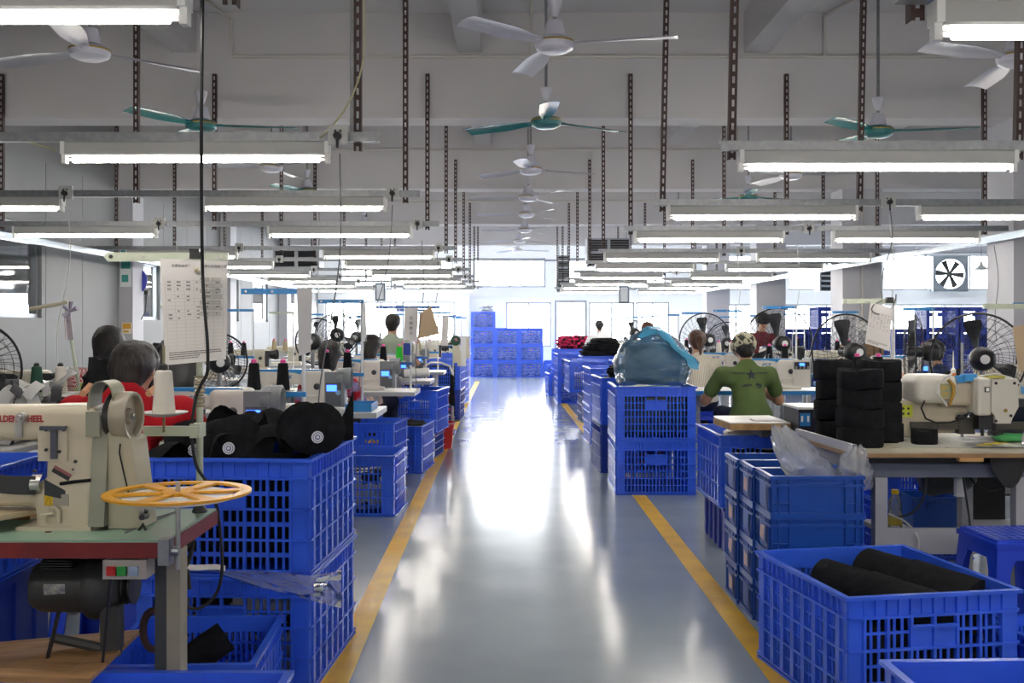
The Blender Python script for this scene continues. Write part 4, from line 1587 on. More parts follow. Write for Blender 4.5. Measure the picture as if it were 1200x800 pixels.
# dark strap through a metal loop
MB().sheet(lambda u, v: (X(-60 + 118 * u), GY - .062 - .02 * u, Zc(547 + 5 * u + 21 * v) + .004 * math.sin(6 * u)), 14, 2, 0, .003).build('felt_strap', mat('dark binding strap', '35393b', .8), mc)
MB().sheet(lambda u, v: (X(52) + .026 * u + .0, GY - .068 - .022 * math.sin(math.pi * v), Zc(552 + 21 * v)), 3, 10, 0, .002).build('strap_guide', STEEL, mc)
MB().sheet(lambda u, v: (X(68 + 22 * u), GY - .082 + .012 * u, Zc(556 + 14 * u + (18 - 8 * u) * v)), 6, 3, 0, .002).build('strap_fold', mat('dark binding strap', '35393b', .8), mc)
MB().tube([(X(84), GY - .072, Zc(562)), (X(100), GY - .075, Zc(559.5)), (X(119), GY - .07, Zc(558))], .005, 6).build('strap_end', BLKF, mc)
# belt guard: tall box with an arched strap over the top
bg = MB()
g0, g1 = X(118), X(136)
bg.prism([(GY - .085, tz + .012), (GY + .09, tz + .012), (GY + .05, Zc(486)), (GY - .05, Zc(486))], g0, g1, 'YZ')
bg.build('belt_guard', OLIVE, mc, 0)
bs = MB()
bs.prism([(g1 + .0005, tz + .002), (X(175), tz + .002), (X(163), Zc(514)), (X(140), Zc(500)), (g1 + .0005, Zc(500))], GY - .055, GY + .06, 'XZ')
bs.build('belt_guard_side', mat('pale belt guard', 'b5b09a', .45), mc, 0)
MB().tube([(X(150), GY - .0565, Zc(517)), (X(149), GY - .057, Zc(527)), (X(153), GY - .057, Zc(545)), (X(160), GY - .057, Zc(575))], .0022, 5).build('guard_crack', BLK, mc)
def arch(u, v):
    g = math.pi * u
    cx, r0 = X(128), X(142) - X(113)
    x = cx - r0 * .5 * math.cos(g)
    z = Zc(470) + (Zc(445) - Zc(470)) * math.sin(g) ** .7
    return (x, GY - .06 + .09 * v, z)
MB().sheet(arch, 20, 2, 0, .003).build('guard_arch', mat('olive strap', '8d8c74', .45), mc)
MB().bx(X(112.5), X(114.5), GY - .06, GY + .03, Zc(503), Zc(469)).build('guard_arch', OLIVE, mc, 0)
MB().bx(X(112), X(128), GY - .067, GY - .06, Zc(509), Zc(480)).build('guard_bracket', OLIVE, mc, 0)
# handwheel facing right and a little towards the viewer
HM = Matrix.Rotation(R(-3), 4, 'Z') @ Matrix.Rotation(R(90), 4, 'Y')
hw = mat('handwheel enamel', '9a9282', .35)
hc = (X(147), GY - .01, Zc(487))
MB().lathe([(.0, .022), (.02, .022), (.024, .012), (.045, .010), (.056, .012), (.058, .028), (.066, .030), (.068, .018), (.068, -.012), (.064, -.018), (.02, -.018)], 32, hc, HM).build('handwheel', hw, mc, 40)
MB().lathe([(.02, -.018), (.06, -.019), (.066, -.03), (.06, -.036), (.02, -.036)], 32, hc, HM).build('belt_pulley', DSTEEL, mc, 40)
MB().lathe([(.0, .022), (.008, .023), (.008, .028), (.0, .029)], 12, hc, HM).build('wheel_screw', STEEL, mc, 40)
# bobbin winder on the table and a slotted plate
bw = MB()
bw.cyl(at(155, 612, 2.78), at(155, 612, 2.85), .022, n=16)
bw.cyl(at(166, 606, 2.74), at(172, 604, 2.8), .008, n=10)
bw.tube([at(152, 602, 2.8), at(164, 596, 2.8), at(173, 600, 2.8)], .006, 6)
bw.tube([at(160, 625, 2.75), at(168, 614, 2.75), at(171, 622, 2.75)], .005, 6)
bw.bx(ax(150, 2.8), ax(158, 2.8), 2.78, 2.83, tz + .001, tz + .03)
tag(bw.build('bobbin_winder', DSTEEL, None), 'oily bobbin winder on the green table top beside the belt guard', 'bobbin winder')
bp_ = MB()
bp_.prism([(ax(150, 2.72), 2.70), (ax(198, 2.98), 2.93), (ax(201, 2.98), 2.96), (ax(146, 2.72), 2.74)], tz + .0005, tz + .004, 'XY')
bp_.prism([(ax(165, 2.85), 2.85), (ax(205, 3.0), 2.99), (ax(207, 3.0), 3.01), (ax(167, 2.85), 2.88)], tz + .0005, tz + .006, 'XY')
tag(bp_.build('slotted_plate', ALU, None, 0), 'thin steel slide plates lying on the green table top', 'plate')

# orange reel on its rod
rl = thing('tape_reel', 'orange yellow spoked reel lying flat on a rod at the table corner', 'reel', (ax(208.5, 2.645), 2.645, 0))
rz_ = az(577, 2.645)
def sector(r0, r1, a0, a1, z0, z1, mb, n=8):
    pts = [(r0 * math.cos(a0 + (a1 - a0) * i / n), r0 * math.sin(a0 + (a1 - a0) * i / n)) for i in range(n + 1)]
    pts += [(r1 * math.cos(a1 - (a1 - a0) * i / n), r1 * math.sin(a1 - (a1 - a0) * i / n)) for i in range(n + 1)]
    mb.prism(pts, z0, z1, 'XY')
rm = MB()
for k in range(12):
    sector(.158, .185, k * math.pi / 6, (k + 1) * math.pi / 6, rz_ - .003, rz_ + .003, rm, 4)
rm.build('reel_rim', YWHEEL, rl, 30)
MB().lathe([(0, -.004), (.042, -.004), (.042, .004), (0, .004)], 24, (0, 0, rz_)).build('reel_hub', YWHEEL, rl, 30)
for k in range(6):
    a = R(15) + k * math.pi / 3
    MB().prism([(.038 * math.cos(a) - .012 * math.sin(a), .038 * math.sin(a) + .012 * math.cos(a)), (.038 * math.cos(a) + .012 * math.sin(a), .038 * math.sin(a) - .012 * math.cos(a)), (.162 * math.cos(a) + .02 * math.sin(a), .162 * math.sin(a) - .02 * math.cos(a)), (.162 * math.cos(a) - .02 * math.sin(a), .162 * math.sin(a) + .02 * math.cos(a))], rz_ - .003, rz_ + .003, 'XY').build('spoke', YWHEEL, rl, 0)
MB().lathe([(.02, -.016), (.138, -.016), (.138, -.005), (.02, -.005)], 36, (0, 0, rz_)).build('white_tape', WHITEF, rl, 40)
MB().cyl((0, 0, tz - .08), (0, 0, rz_ + .028), .0065, n=10).build('reel_rod', STEEL, rl)

# thread stand pole with arm, plate, cone, sheet of paper
PX, PY = ax(234, 3.02), 3.02
ps = thing('thread_stand', 'pale green thread stand pole with top arm on the green table', 'thread stand', (PX, PY, 0))
MB().cyl((0, 0, tz), (0, 0, az(425, 3.02)), .0105, n=12).build('pole', PALEG, ps)
MB().cyl((0, 0, az(435, 3.02)), (0, 0, az(300, 3.02)), .008, n=10).build('upper_pole', PALEG, ps)
MB().lathe([(.0, 0), (.022, 0), (.022, .006), (.013, .02), (0, .02)], 16, (0, 0, tz)).build('foot', DSTEEL, ps)
wr_ = MB()
for k in range(9):
    wr_.ring((0, 0, az(475 - k * 4.2, 3.02)), .0125, .004, 14, 5, Matrix.Rotation(R(8 * math.sin(k * 2)), 4, 'X'))
wr_.build('tape_wrap', mat('yellowed clear tape', 'a39a80', .25), ps)
arm = MB()
a0, a1 = ax(128, 3.02) - PX, ax(268, 3.02) - PX
za = az(301, 3.02)
arm.prism([(a0 - .012, za + .001), (a0, za - .014), (a1, za - .010), (a1, za + .012), (a0, za + .013)], -.012, .0, 'XZ')
arm.build('top_arm', PALEG, ps, 0)
for px in (132, 168, 222, 258):
    x = ax(px, 3.02) - PX
    MB().cyl((x, -.016, za), (x, -.011, za), .006, n=10).build('rivet', BLK if px in (132,) else STEEL, ps)
la = MB()
zl = az(503, 3.02)
lx0 = ax(165, 2.95) - PX
la.bx(lx0, .012, -.055, -.035, zl - .014, zl + .014)
la.bx(-.014, .014, -.05, .014, zl - .02, zl + .02)
la.build('lower_arm', PALEG, ps, 0)
cx_, cy_ = ax(192, 2.95), 2.95
zp = az(486, 2.95)
MB().lathe([(.0, 0), (.03, -.004), (.066, .006), (.068, .009), (.03, .002), (.0, .002)], 28, (cx_ - PX, cy_ - PY, zp)).build('spool_plate', mat('white spool plate', 'd6d4cc', .4), ps)
MB().cyl((cx_ - PX, cy_ - PY, zp - .05), (cx_ - PX, cy_ - PY, zp + .20), .004, n=8).build('spindle', mat('olive steel', '7d7a5a', .5), ps)


def cone(x, y, z, m, tipm, label, s=1.0, grp='thread cones'):
    t = thing('thread_cone', label, 'thread cone', (x, y, z), 0, grp)
    MB().lathe([(.0, 0), (.034 * s, 0), (.0335 * s, .01 * s), (.0245 * s, .128 * s), (.02 * s, .132 * s), (0, .132 * s)], 18).build('yarn', m, t)
    MB().lathe([(.0, .132 * s), (.015 * s, .133 * s), (.0135 * s, .147 * s), (.006 * s, .152 * s), (0, .152 * s)], 12).build('cone_tip', tipm, t)
    return t


cone(cx_, cy_, zp + .003, CONEW, BLK, 'white thread cone on the round plate before the red shirt', .95)


def paper(corners, label, lines=True, title='', cols=6, rows=18, seedt=1, bend=.006):
    """printed sheet spanned by four corners: top left, top right, bottom right, bottom left"""
    A, B, C, D = [Vector(c) for c in corners]
    t = thing('paper_sheet', label, 'paper', A)
    def f(u, v):
        p = A.lerp(B, u).lerp(D.lerp(C, u), v)
        return p - A + Vector((0, -bend * math.sin(math.pi * u) * (1 - v) - bend * .5 * math.sin(6 * v + u), 0))
    MB().sheet(f, 8, 10, 0, .0006).build('sheet', PAPER, t, 60)
    if lines:
        m = MB()
        nrm = (B - A).cross(D - A).normalized()
        if nrm.y > 0:
            nrm = -nrm
        def q(u0, v0, u1, v1):
            eps = nrm * .0012
            m.add([Vector(f(u0, v0)) + eps, Vector(f(u1, v0)) + eps, Vector(f(u1, v1)) + eps, Vector(f(u0, v1)) + eps], [(0, 1, 2, 3)])
        for r in range(rows + 1):
            v = .20 + .66 * r / rows
            for k in range(8):
                q(.06 + .88 * k / 8, v, .06 + .88 * (k + 1) / 8, v + .0016)
        for c in range(cols + 1):
            u = .06 + .88 * c / cols
            for k in range(8):
                q(u, .20 + .66 * k / 8, u + .003, .20 + .66 * (k + 1) / 8)
        m.build('table_lines', mat('thin grey print', 'a8a6a6', .8), t, 0)
        m = MB()
        rr = random.Random(seedt)
        for r in range(rows):
            v = .20 + .66 * r / rows
            for c in range(cols):
                if rr.random() < (.9 if r == 0 else .55 if r < rows * .55 else 0):
                    u = .06 + .88 * (c + .25) / cols
                    for s in range(rr.randint(2, 4)):
                        q(u + s * .016, v + .010, u + s * .016 + .010, v + .024)
        for k in range(4):
            u = .08
            while u < (.9 if k < 2 else .55):
                w_ = rr.uniform(.01, .03)
                q(u, .885 + .02 * k, u + w_, .885 + .02 * k + .009)
                u += w_ + .008
        m.build('print', INK, t, 0)
    return t


sheetY = 2.985
sh = paper([at(188, 303, sheetY), at(267, 306, sheetY), at(265, 421, sheetY), at(193, 428, sheetY)], 'white printed work sheet hung from the pale green top arm', cols=6, rows=19, seedt=3)
p = at(201, 312.5, sheetY - .008) - sh.location
text('东莞市佳邦运动用品有限公司周期计划记录', .0095, INK, sh, p, (R(90), R(.8), 0), 'title', .0001)
p = at(218, 317.5, sheetY - .008) - sh.location
text('车间明细', .0085, INK, sh, p, (R(90), R(.8), 0), 'title', .0001)
MB().lathe([(0, 0), (.008, .001), (.007, .008), (0, .010)], 14, at(230.5, 316, sheetY - .008) - sh.location, Matrix.Rotation(R(90), 4, 'X')).build('pushpin', mat('cream pin', 'cfc2a4', .4), sh)
tp_ = MB()
for k in range(7):
    y0 = 325 + k * 6.6
    tp_.sheet(lambda u, v: at(234 + 25 * u + (1.5 if k % 2 else 0), y0 + 5.4 * v, sheetY - .0085 - .002 * math.sin(9 * u + k)) - sh.location, 10, 2)
tp_.build('tape_strip', sheer('sheet tape', 'b9bcb2', .35, .15, bump=.5, bscale=60, gloss=.3), sh)
MB().bx(ax(224, 3.0) - sh.location.x, ax(235, 3.0) - sh.location.x, -.002, .016, az(303, 3.0) - sh.location.z, az(292, 3.0) - sh.location.z).build('clip', BLK, sh, 0)
cable([(ax(232, 2.6), 2.64, 2.2), (ax(236, 2.7), 2.7, az(150, 2.7)), (ax(237, 2.93), 2.93, az(300, 2.93)), (ax(239, 2.94), 2.94, az(350, 2.94)), (ax(243, 2.94), 2.94, az(400, 2.94)), (ax(243, 2.96), 2.96, az(435, 2.96)), (ax(236, 2.985), 2.985, az(450, 2.985)), (ax(229, 2.995), 2.995, az(468, 2.995)), (ax(225, 2.985), 2.985, az(505, 2.985)), (ax(230, 2.99), 2.99, az(545, 2.99)), (ax(246, 3.0), 3.0, az(570, 3.0)), (ax(255, 3.1), 3.1, az(600, 3.1)), (ax(257, 2.95), 2.98, az(660, 2.98)), (ax(250, 2.95), 2.98, az(695, 2.98)), (ax(232, 2.95), 2.95, az(713, 2.95)), (ax(212, 2.9), 2.9, az(708, 2.9))], .0052, BLKR, 'long black cable dropping from the ceiling along the pale green pole')
cable([at(205, 652, 2.8), at(216, 645, 2.84), at(226, 632, 2.86), at(222, 655, 2.86), at(212, 672, 2.84), at(219, 668, 2.84), at(222, 690, 2.84)], .006, BLKR, 'short black cable loops at the table corner clamp')
# clear film caught between the two crates
def filmfn(u, v):
    px = 214 + 186 * u
    top = 662 + 6 * math.sin(2.2 * u) + 6 * u - 10 * max(0, u - .8) * 5 * .6
    wd = 5 + 5 * u + 36 * max(0, u - .22) + 22 * max(0, u - .7)
    py = top + wd * v + 2 * math.sin(9 * u + 4 * v)
    Y = 3.60 - .05 * u + .025 * noise.noise(Vector((u * 7, v * 3, 1))) - .022 * abs(noise.noise(Vector((u * 9, v * 3, 4))))
    if px > 366:
        Y += (px - 366) * .004
    return at(px, py, Y)
tag(MB().sheet(filmfn, 80, 24).build('plastic_film', CLEAR, None, 180), 'torn clear plastic film trailing between the two near left crates', 'plastic film')
tag(MB().sheet(lambda u, v: at(214 + 50 * u, 661 + 6 * v + 8 * (u - .3) ** 2 + 1.5 * math.sin(5 * u), 3.585 - .02 * v), 14, 4, 0, .004).build('white_cloth', WHITEF, None, 60), 'white cloth end lying over the rim of the lower near left crate', 'cloth')
# ---------------------------------------------------------------- sewing stations
TZ = .76
_tm = {}


def table(x0, x1, y0, label, depth=.55, edge=None, top=None, z=TZ, group='sewing tables', inset=.12):
    """sewing table: board, blue or grey edge, four legs on two feet, crossbar and treadle"""
    w_ = x1 - x0
    key = (round(w_, 2), depth, z, edge.name if edge else '', top.name if top else '', inset)
    if key not in _tm:
        top_ = top or BOARDW
        ed = edge or mat('grey table edge', 'a9adb2', .4)
        a = MB().bx(0, w_, .004, depth, z - .004, z).mesh('tabletop', top_, 0)
        b = MB().bx(0, w_, 0, depth, z - .036, z - .004).mesh('edge_band', ed, 0)
        l = MB().bx(-.025, .025, -.025, .025, .04, z - .036).mesh('leg', mat('grey leg enamel', 'b4b6b8', .4), 0)
        f = MB().bx(-.03, .03, -.25, .25, 0, .04).mesh('foot', mat('grey leg enamel', 'b4b6b8', .4), 0)
        c = MB().bx(.12, w_ - inset, -.02, .02, .18, .22).mesh('crossbar', mat('grey leg enamel', 'b4b6b8', .4), 0)
        p = MB().bx(w_ / 2 - .2, w_ / 2 + .15, -.17, .1, .07, .085).mesh('treadle', JDARK, 0)
        _tm[key] = (a, b, l, f, c, p)
    a, b, l, f, c, p = _tm[key]
    t = thing('sewing_table', label, 'table', (x0, y0, 0), 0, group)
    put('tabletop', a, t)
    put('edge_band', b, t)
    for xx in (.12, w_ - inset):
        put('foot', f, t, (xx, depth / 2, 0))
        put('leg', l, t, (xx, depth / 2 - .1, 0))
        put('leg', l, t, (xx, depth / 2 + .1, 0))
    put('crossbar', c, t, (0, depth / 2, 0))
    put('treadle', p, t, (0, depth / 2 - .02, 0))
    return t


_jm = {}


def jack(x, y, z, label, old=False, rz=0.0):
    """lockstitch machine; its motor end at x, the needle end .62 to the left, operator side towards -Y"""
    k = 'old' if old else 'new'
    if k not in _jm:
        body = mat('older machine enamel', 'c4c0b0', .35) if old else JWHITE
        L = MB
        src = []
        pr = [('box', (-.375, 0, .215), (.245, .045, .05), .025),
              ('box', (-.235, 0, .13), (.085, .06, .13), .025),
              ('box', (-.575, 0, .175), (.045, .042, .085), .02),
              ('box', (-.36, 0, .018), (.24, .085, .018), .01)]
        o = solid('casting', pr, .009, body, None, .015)
        src.append(('casting', o.data))
        bpy.data.objects.remove(o)
        m = MB()
        if not old:
            m.bx(-.165, -.035, -.062, .05, .02, .25)
            src.append(('control_housing', m.mesh('control_housing', JGREY, 0)))
            src.append(('control_face', MB().bx(-.155, -.055, -.068, -.062, .03, .18).mesh('control_face', mat('dark grey panel', '55595e', .4), 0)))
            src.append(('display', MB().bx(-.15, -.085, -.0705, -.0682, .125, .165).mesh('display', SCREEN, 0)))
            src.append(('keypad', MB().lathe([(0, -.001), (.016, -.001), (.016, .002), (0, .002)], 14, (-.075, -.069, .115), Matrix.Rotation(R(90), 4, 'X')).mesh('keypad', mat('pale blue keys', '86b4d8', .4), 0)))
            hw_ = MB().lathe([(.05, -.06), (.066, -.055), (.07, -.02), (.068, -.015), (.07, -.01), (.072, .03), (.062, .036), (.056, .03), (.05, .012), (0, .012)], 28, (-.032, 0, .205), Matrix.Rotation(R(90), 4, 'Y'))
            src.append(('handwheel', hw_.mesh('handwheel', JGREY, 40)))
            bs_ = MB()
            bs_.prism([(-.60, .262), (-.17, .262), (-.175, .250), (-.21, .238), (-.26, .226), (-.31, .228), (-.36, .243), (-.42, .250), (-.60, .252)], -.0475, -.0455, 'XZ')
            bs_.prism([(-.60, .2655), (-.19, .2655), (-.19, .2615), (-.60, .2615)], -.045, .02, 'XZ')
            src.append(('blue_stripe', bs_.mesh('blue_stripe', JBLUE, 0)))
            tx = text('JACK', .034, mat('blue lettering', '1d5f96', .4), None, None, None, shear=.25, bold=.0008)
            me = tx.data
            bpy.data.objects.remove(tx)
            me.transform(Matrix.Translation((-.46, -.0462, .205)) @ Matrix.Rotation(R(90), 4, 'X'))
            src.append(('lettering', me))
        else:
            m.bx(-.165, -.11, -.055, .05, .05, .245)
            src.append(('control_housing', m.mesh('control_housing', JDARK, 0)))
            hw_ = MB().lathe([(.03, -.06), (.05, -.055), (.055, -.02), (.055, -.012), (.062, -.01), (.064, .03), (.055, .036), (.048, .02), (0, .016)], 24, (-.05, 0, .2), Matrix.Rotation(R(90), 4, 'Y'))
            src.append(('handwheel', hw_.mesh('handwheel', BLK, 40)))
            src.append(('label_plate', MB().bx(-.235, -.205, -.0625, -.0605, .14, .175).mesh('label_plate', mat('yellow plate', 'd9d43a', .5), 0)))
        dl = MB().lathe([(.0, .012), (.011, .012), (.02, .008), (.022, 0), (.022, -.004)], 18, (-.215, -.062, .155), Matrix.Rotation(R(90), 4, 'X'))
        src.append(('stitch_dial', dl.mesh('stitch_dial', JDARK, 40)))
        src.append(('reverse_lever', MB().bx(-.31, -.20, -.085, -.06, .085, .098).mesh('reverse_lever', body, 0)))
        nb_ = MB().cyl((-.575, 0, .02), (-.575, 0, .10), .006, n=8).bx(-.59, -.56, -.02, .02, .022, .03)
        nb_.cyl((-.59, -.05, .16), (-.59, -.035, .16), .016, n=12)
        src.append(('needle_bar', nb_.mesh('needle_bar', STEEL, 40)))
        tg = MB().tube([(-.40, -.02, .262), (-.40, -.02, .30), (-.39, -.03, .305)], .004, 5)
        src.append(('thread_post', tg.mesh('thread_post', STEEL, 40)))
        _jm[k] = src
    t = thing('sewing_machine', label, 'sewing machine', (x, y, z), rz, 'lockstitch sewing machines')
    for n, me in _jm[k]:
        put(n, me, t)
    return t


_st = {}


def stand(x, y, label, col=None, top=1.48, low=1.0, bar=.30, lowbar=.25, plates=2, right=.012):
    """thread stand: pole, top arm and a lower bar with plates, arms to the left"""
    c = col or BLUEB
    t = thing('thread_stand', label, 'thread stand', (x, y, 0), 0, 'thread stands')
    key = (c.name, top, low, bar, lowbar, plates, right)
    if key not in _st:
        pole = MB().cyl((0, 0, TZ), (0, 0, top), .009, n=8).mesh('pole', mat('white pole enamel', 'd6d8da', .35), 40)
        a = MB().bx(-bar, right, -.012, .002, top - .016, top + .010)
        a = a.mesh('top_arm', c, 0)
        rv = MB()
        for q in (.04, .5, .92):
            rv.cyl((-bar * q, -.016, top - .003), (-bar * q, -.012, top - .003), .006, n=8)
        rv = rv.mesh('rivet', STEEL, 0)
        b = MB().bx(-lowbar, .014, -.02, .004, low - .03, low - .006).mesh('lower_bar', c, 0)
        pl = [MB().lathe([(0, -.004), (.05, -.002), (.062, .004), (.05, .003), (0, 0)], 20, (-lowbar * q, 0, low - .001)).mesh('spool_plate', mat('white spool plate', 'd6d4cc', .4), 40) for q in ([.40, .96][:plates])]
        _st[key] = (pole, a, rv, b, pl)
    pole, a, rv, b, pl = _st[key]
    put('pole', pole, t)
    put('top_arm', a, t)
    put('rivet', rv, t)
    put('lower_bar', b, t)
    for q in pl:
        put('spool_plate', q, t)
    return [(x - lowbar * q, y, low + .003) for q in ([.40, .96][:plates])]


_fan = {}


def floor_fan(x, y, zh, r, yaw, label, tilt=0.0, red=False):
    """pedestal fan, wire cage of radius r about the hub, motor towards -Y before turning by yaw"""
    key = round(r, 2)
    if key not in _fan:
        MX = Matrix.Rotation(R(90), 4, 'X')
        cage = MB()
        cage.ring((0, 0, 0), r, .0075, 40, 6, MX)
        for yo, rr in ((.05, .92), (.075, .72), (.085, .5), (.085, .3), (-.045, .9), (-.06, .68), (-.065, .46)):
            cage.ring((0, yo, 0), r * rr, .0016, 36, 3, MX)
        nw = 30
        for s, dep in ((1, .088), (-1, .066)):
            for k in range(nw):
                a = 2 * math.pi * (k + (.5 if s < 0 else 0)) / nw
                pts = []
                for q in (1.0, .93, .75, .5, .22):
                    yy = s * dep * (1 - ((q - .22) / .78) ** 4)
                    pts.append((r * q * math.cos(a + .35 * (1 - q)), yy, r * q * math.sin(a + .35 * (1 - q))))
                cage.tube(pts, .0018, 3)
        cg = cage.mesh('wire_cage', mat('black fan wire', '222326', .4, metal=.3), 40)
        mo = MB().lathe([(0, -.20), (.05, -.195), (.075, -.17), (.082, -.10), (.07, -.07), (.03, -.06)], 20, (0, 0, 0), Matrix.Rotation(R(-90), 4, 'X')).mesh('motor', BLK, 40)
        bd = MB().lathe([(0, -.2045), (.03, -.2035), (.03, -.198), (0, -.198)], 16, (0, 0, 0), Matrix.Rotation(R(-90), 4, 'X')).mesh('badge', mat('white badge', 'd8d8d8', .4), 40)
        hb = MB().cyl((0, -.06, 0), (0, .06, 0), .045, n=16).mesh('hub', JDARK, 40)

        def bl(u, v):
            rr = .05 + (r * .86 - .05) * u
            wd = (.10 + .16 * u) * (1 if u < .85 else 1 - (u - .85) * 2)
            g = (v - .5) * wd * 2.0
            return (rr * math.cos(g), .02 + .035 * (v - .5) * 2, rr * math.sin(g))
        bm = MB().sheet(bl, 7, 4, 0, .002).mesh('blade', mat('dark fan blade', '2c2e31', .35), 40)
        _fan[key] = (cg, mo, bd, hb, bm)
    cg, mo, bd, hb, bm = _fan[key]
    t = thing('pedestal_fan', label, 'fan', (x, y, 0), yaw, 'pedestal fans among the tables')
    M_ = (tilt, 0, 0)
    put('wire_cage', cg, t, (0, 0, zh), M_)
    put('motor', mo, t, (0, 0, zh), M_)
    put('badge', bd, t, (0, 0, zh), M_)
    put('hub', hb, t, (0, 0, zh), M_)
    for k in range(3):
        put('blade', bm, t, (0, 0, zh), (tilt, 2 * math.pi * k / 3 + .4, 0))
    MB().cyl((0, -.12, .03), (0, -.12, zh - .05), .018, n=10).build('stand_pole', mat('fan pole steel', '8a8c8e', .35, metal=.5), t)
    MB().lathe([(0, 0), (.24, 0), (.23, .02), (.05, .045), (0, .045)], 24, (0, -.12, 0)).build('fan_base', BLK, t)
    return t


def drop(x0, y0, z0, x1, y1, z1, m, label, sag=.06):
    return cable([(x0, y0, z0), (x0 + (x1 - x0) * .3 + sag, y0 + (y1 - y0) * .3, z0 + (z1 - z0) * .35), (x0 + (x1 - x0) * .75 - sag * .5, y0 + (y1 - y0) * .8, z0 + (z1 - z0) * .75), (x1, y1, z1)], .004, m, label, n=5)


# left of the aisle, stations along the aisle
LY_ = [4.5, 6.5, 8.55, 10.25, 12.3, 14.3, 16.3, 18.3, 20.4]
LXR = [-1.06, -1.05, -.95, -.98, -1.0, -1.02, -1.0, -1.0, -1.0]
for i, (y, xr) in enumerate(zip(LY_, LXR)):
    o_ = ORD[i]
    far_ = i == 5
    table(-2.12 if i == 0 else -2.02, -.80 - (.03 if i == 0 else .05 if i == 1 else .58 if far_ else 0), y, 'white topped sewing table, %s in line left of the aisle' % o_, depth=.80 if i == 0 else .55, inset=.74 if i in (2, 3) else .40 if i < 2 else .12)
    if far_:
        xr = -1.5
    jack(xr, y + .26, TZ, '%s, %s in line left of the aisle' % ('white sewing machine with a blue lit display' if i < 5 else 'pale sewing machine', o_), old=i >= 6)
    bw_ = mat('deep blue arm', '2a62b0', .35) if i in (2, 3, 6) else BLUEB
    px = {0: 355, 1: 424, 2: 481}.get(i)
    sxp = ax(px, y + .42) if px else xr + .10
    sp = stand(sxp, y + .44, 'thread stand with blue arms, %s in line left of the aisle' % o_, bw_, right=.26 if i == 2 else .17 if i == 4 else .012)
    if i == 0:
        MB().bx(-.62, -.20, -.035, .0, .955, .968).build('wood_bar', PLYL, [q for q in COL.objects if q.name.startswith('thread_stand') and q.parent is None][-1], 0)
    if i < 6:
        kinds = [('black', CONEB), ('black', CONEB)]
        if i == 2:
            kinds = [('green', CONEG), ('black', CONEB)]
        if i >= 3:
            kinds = [('white', CONEW), ('tan', CONET)]
        for j, (kx, (kn, km)) in enumerate(zip(sp, kinds)):
            cone(kx[0], kx[1], kx[2], km, PINK if kn != 'white' else PINK, '%s thread cone on the %s stand left of the aisle, %s one' % (kn, o_, 'aisle side' if j == 0 else 'outer'), .98)
# second line of stations nearer the partition
for i, y in enumerate([6.4, 8.4, 10.4, 12.4, 14.4, 16.4, 18.4]):
    o_ = ORD[i]
    table(-4.1, -2.75, y, 'sewing table in the partition side line, %s from the camera' % o_)
    jack(-2.86, y + .26, TZ, 'beige sewing machine in the partition side line, %s from the camera' % o_, old=True)
    if i == 0:
        continue
    sp = stand(-2.72, y + .44, 'thread stand in the partition side line, %s from the camera' % o_, PALEG if i % 2 else BLUEB)
    if i < 4:
        for j, kx in enumerate(sp):
            cone(kx[0], kx[1], kx[2], CONET if i % 2 else CONEB, PINK, '%s thread cone in the partition side line, %s stand, %s one' % ('tan' if i % 2 else 'black', o_, 'inner' if j == 0 else 'outer'), .98)

# right of the aisle
RY_ = [8.72, 10.75, 12.8, 14.9, 17.0, 19.0, 21.0]
for i, y in enumerate(RY_):
    o_ = ORD[i]
    x0 = 1.50 if i == 0 else 1.72 if i < 4 else 2.0
    table(x0, 2.86, y, 'white sewing table with blue edge, %s in line right of the aisle' % o_, edge=BLUEB)
    jm_ = jack(2.62 if i else 2.66, y + .27, TZ, 'sewing machine, %s in line right of the aisle' % o_, old=i in (2, 3, 5))
    if i == 0:
        MB().bx(-.20, -.05, -.082, -.0722, .015, .255).build('front_cover', JWHITE, jm_, 0)
        MB().bx(-.19, -.058, -.086, -.0822, .175, .238).build('key_panel', JDARK, jm_, 0)
        MB().bx(-.145, -.10, -.0875, -.0862, .205, .228).build('display', SCREEN, jm_, 0)
        for k in range(4):
            for q in range(2):
                MB().bx(-.18 + .034 * k, -.165 + .034 * k, -.0872, -.0862, .183 + .010 * q, .188 + .010 * q).build('key', SOCK, jm_, 0)
    sp = stand(2.52 if i else 2.56, y + .45, 'thread stand with blue arms, %s in line right of the aisle' % o_)
    for j, kx in enumerate(sp):
        if i < 5:
            kn, km = (('black', CONEB), ('white', CONEW), ('black', CONEB), ('white', CONEW), ('tan', CONET))[i]
            cone(kx[0], kx[1], kx[2], km, PINK, '%s thread cone on the %s stand right of the aisle, %s one' % (kn, o_, 'inner' if j == 0 else 'aisle side'), .98)
for i, y in enumerate([7.4, 9.6, 11.8, 14.0, 16.2, 18.4]):
    o_ = ORD[i]
    table(3.0 if i else 3.1, 4.25, y, 'sewing table in the pillar side line, %s from the camera' % o_, edge=BLUEB)
    jack(4.1, y + .27, TZ, 'sewing machine in the pillar side line, %s from the camera' % o_, old=i % 2 == 0)
    sp = stand(4.15, y + .45, 'thread stand in the pillar side line, %s from the camera' % o_)
    if i < 4:
        for j, kx in enumerate(sp):
            cone(kx[0], kx[1], kx[2], CONEB, PINK, 'black thread cone in the pillar side line, %s stand, %s one' % (o_, 'inner' if j == 0 else 'outer'), .98)

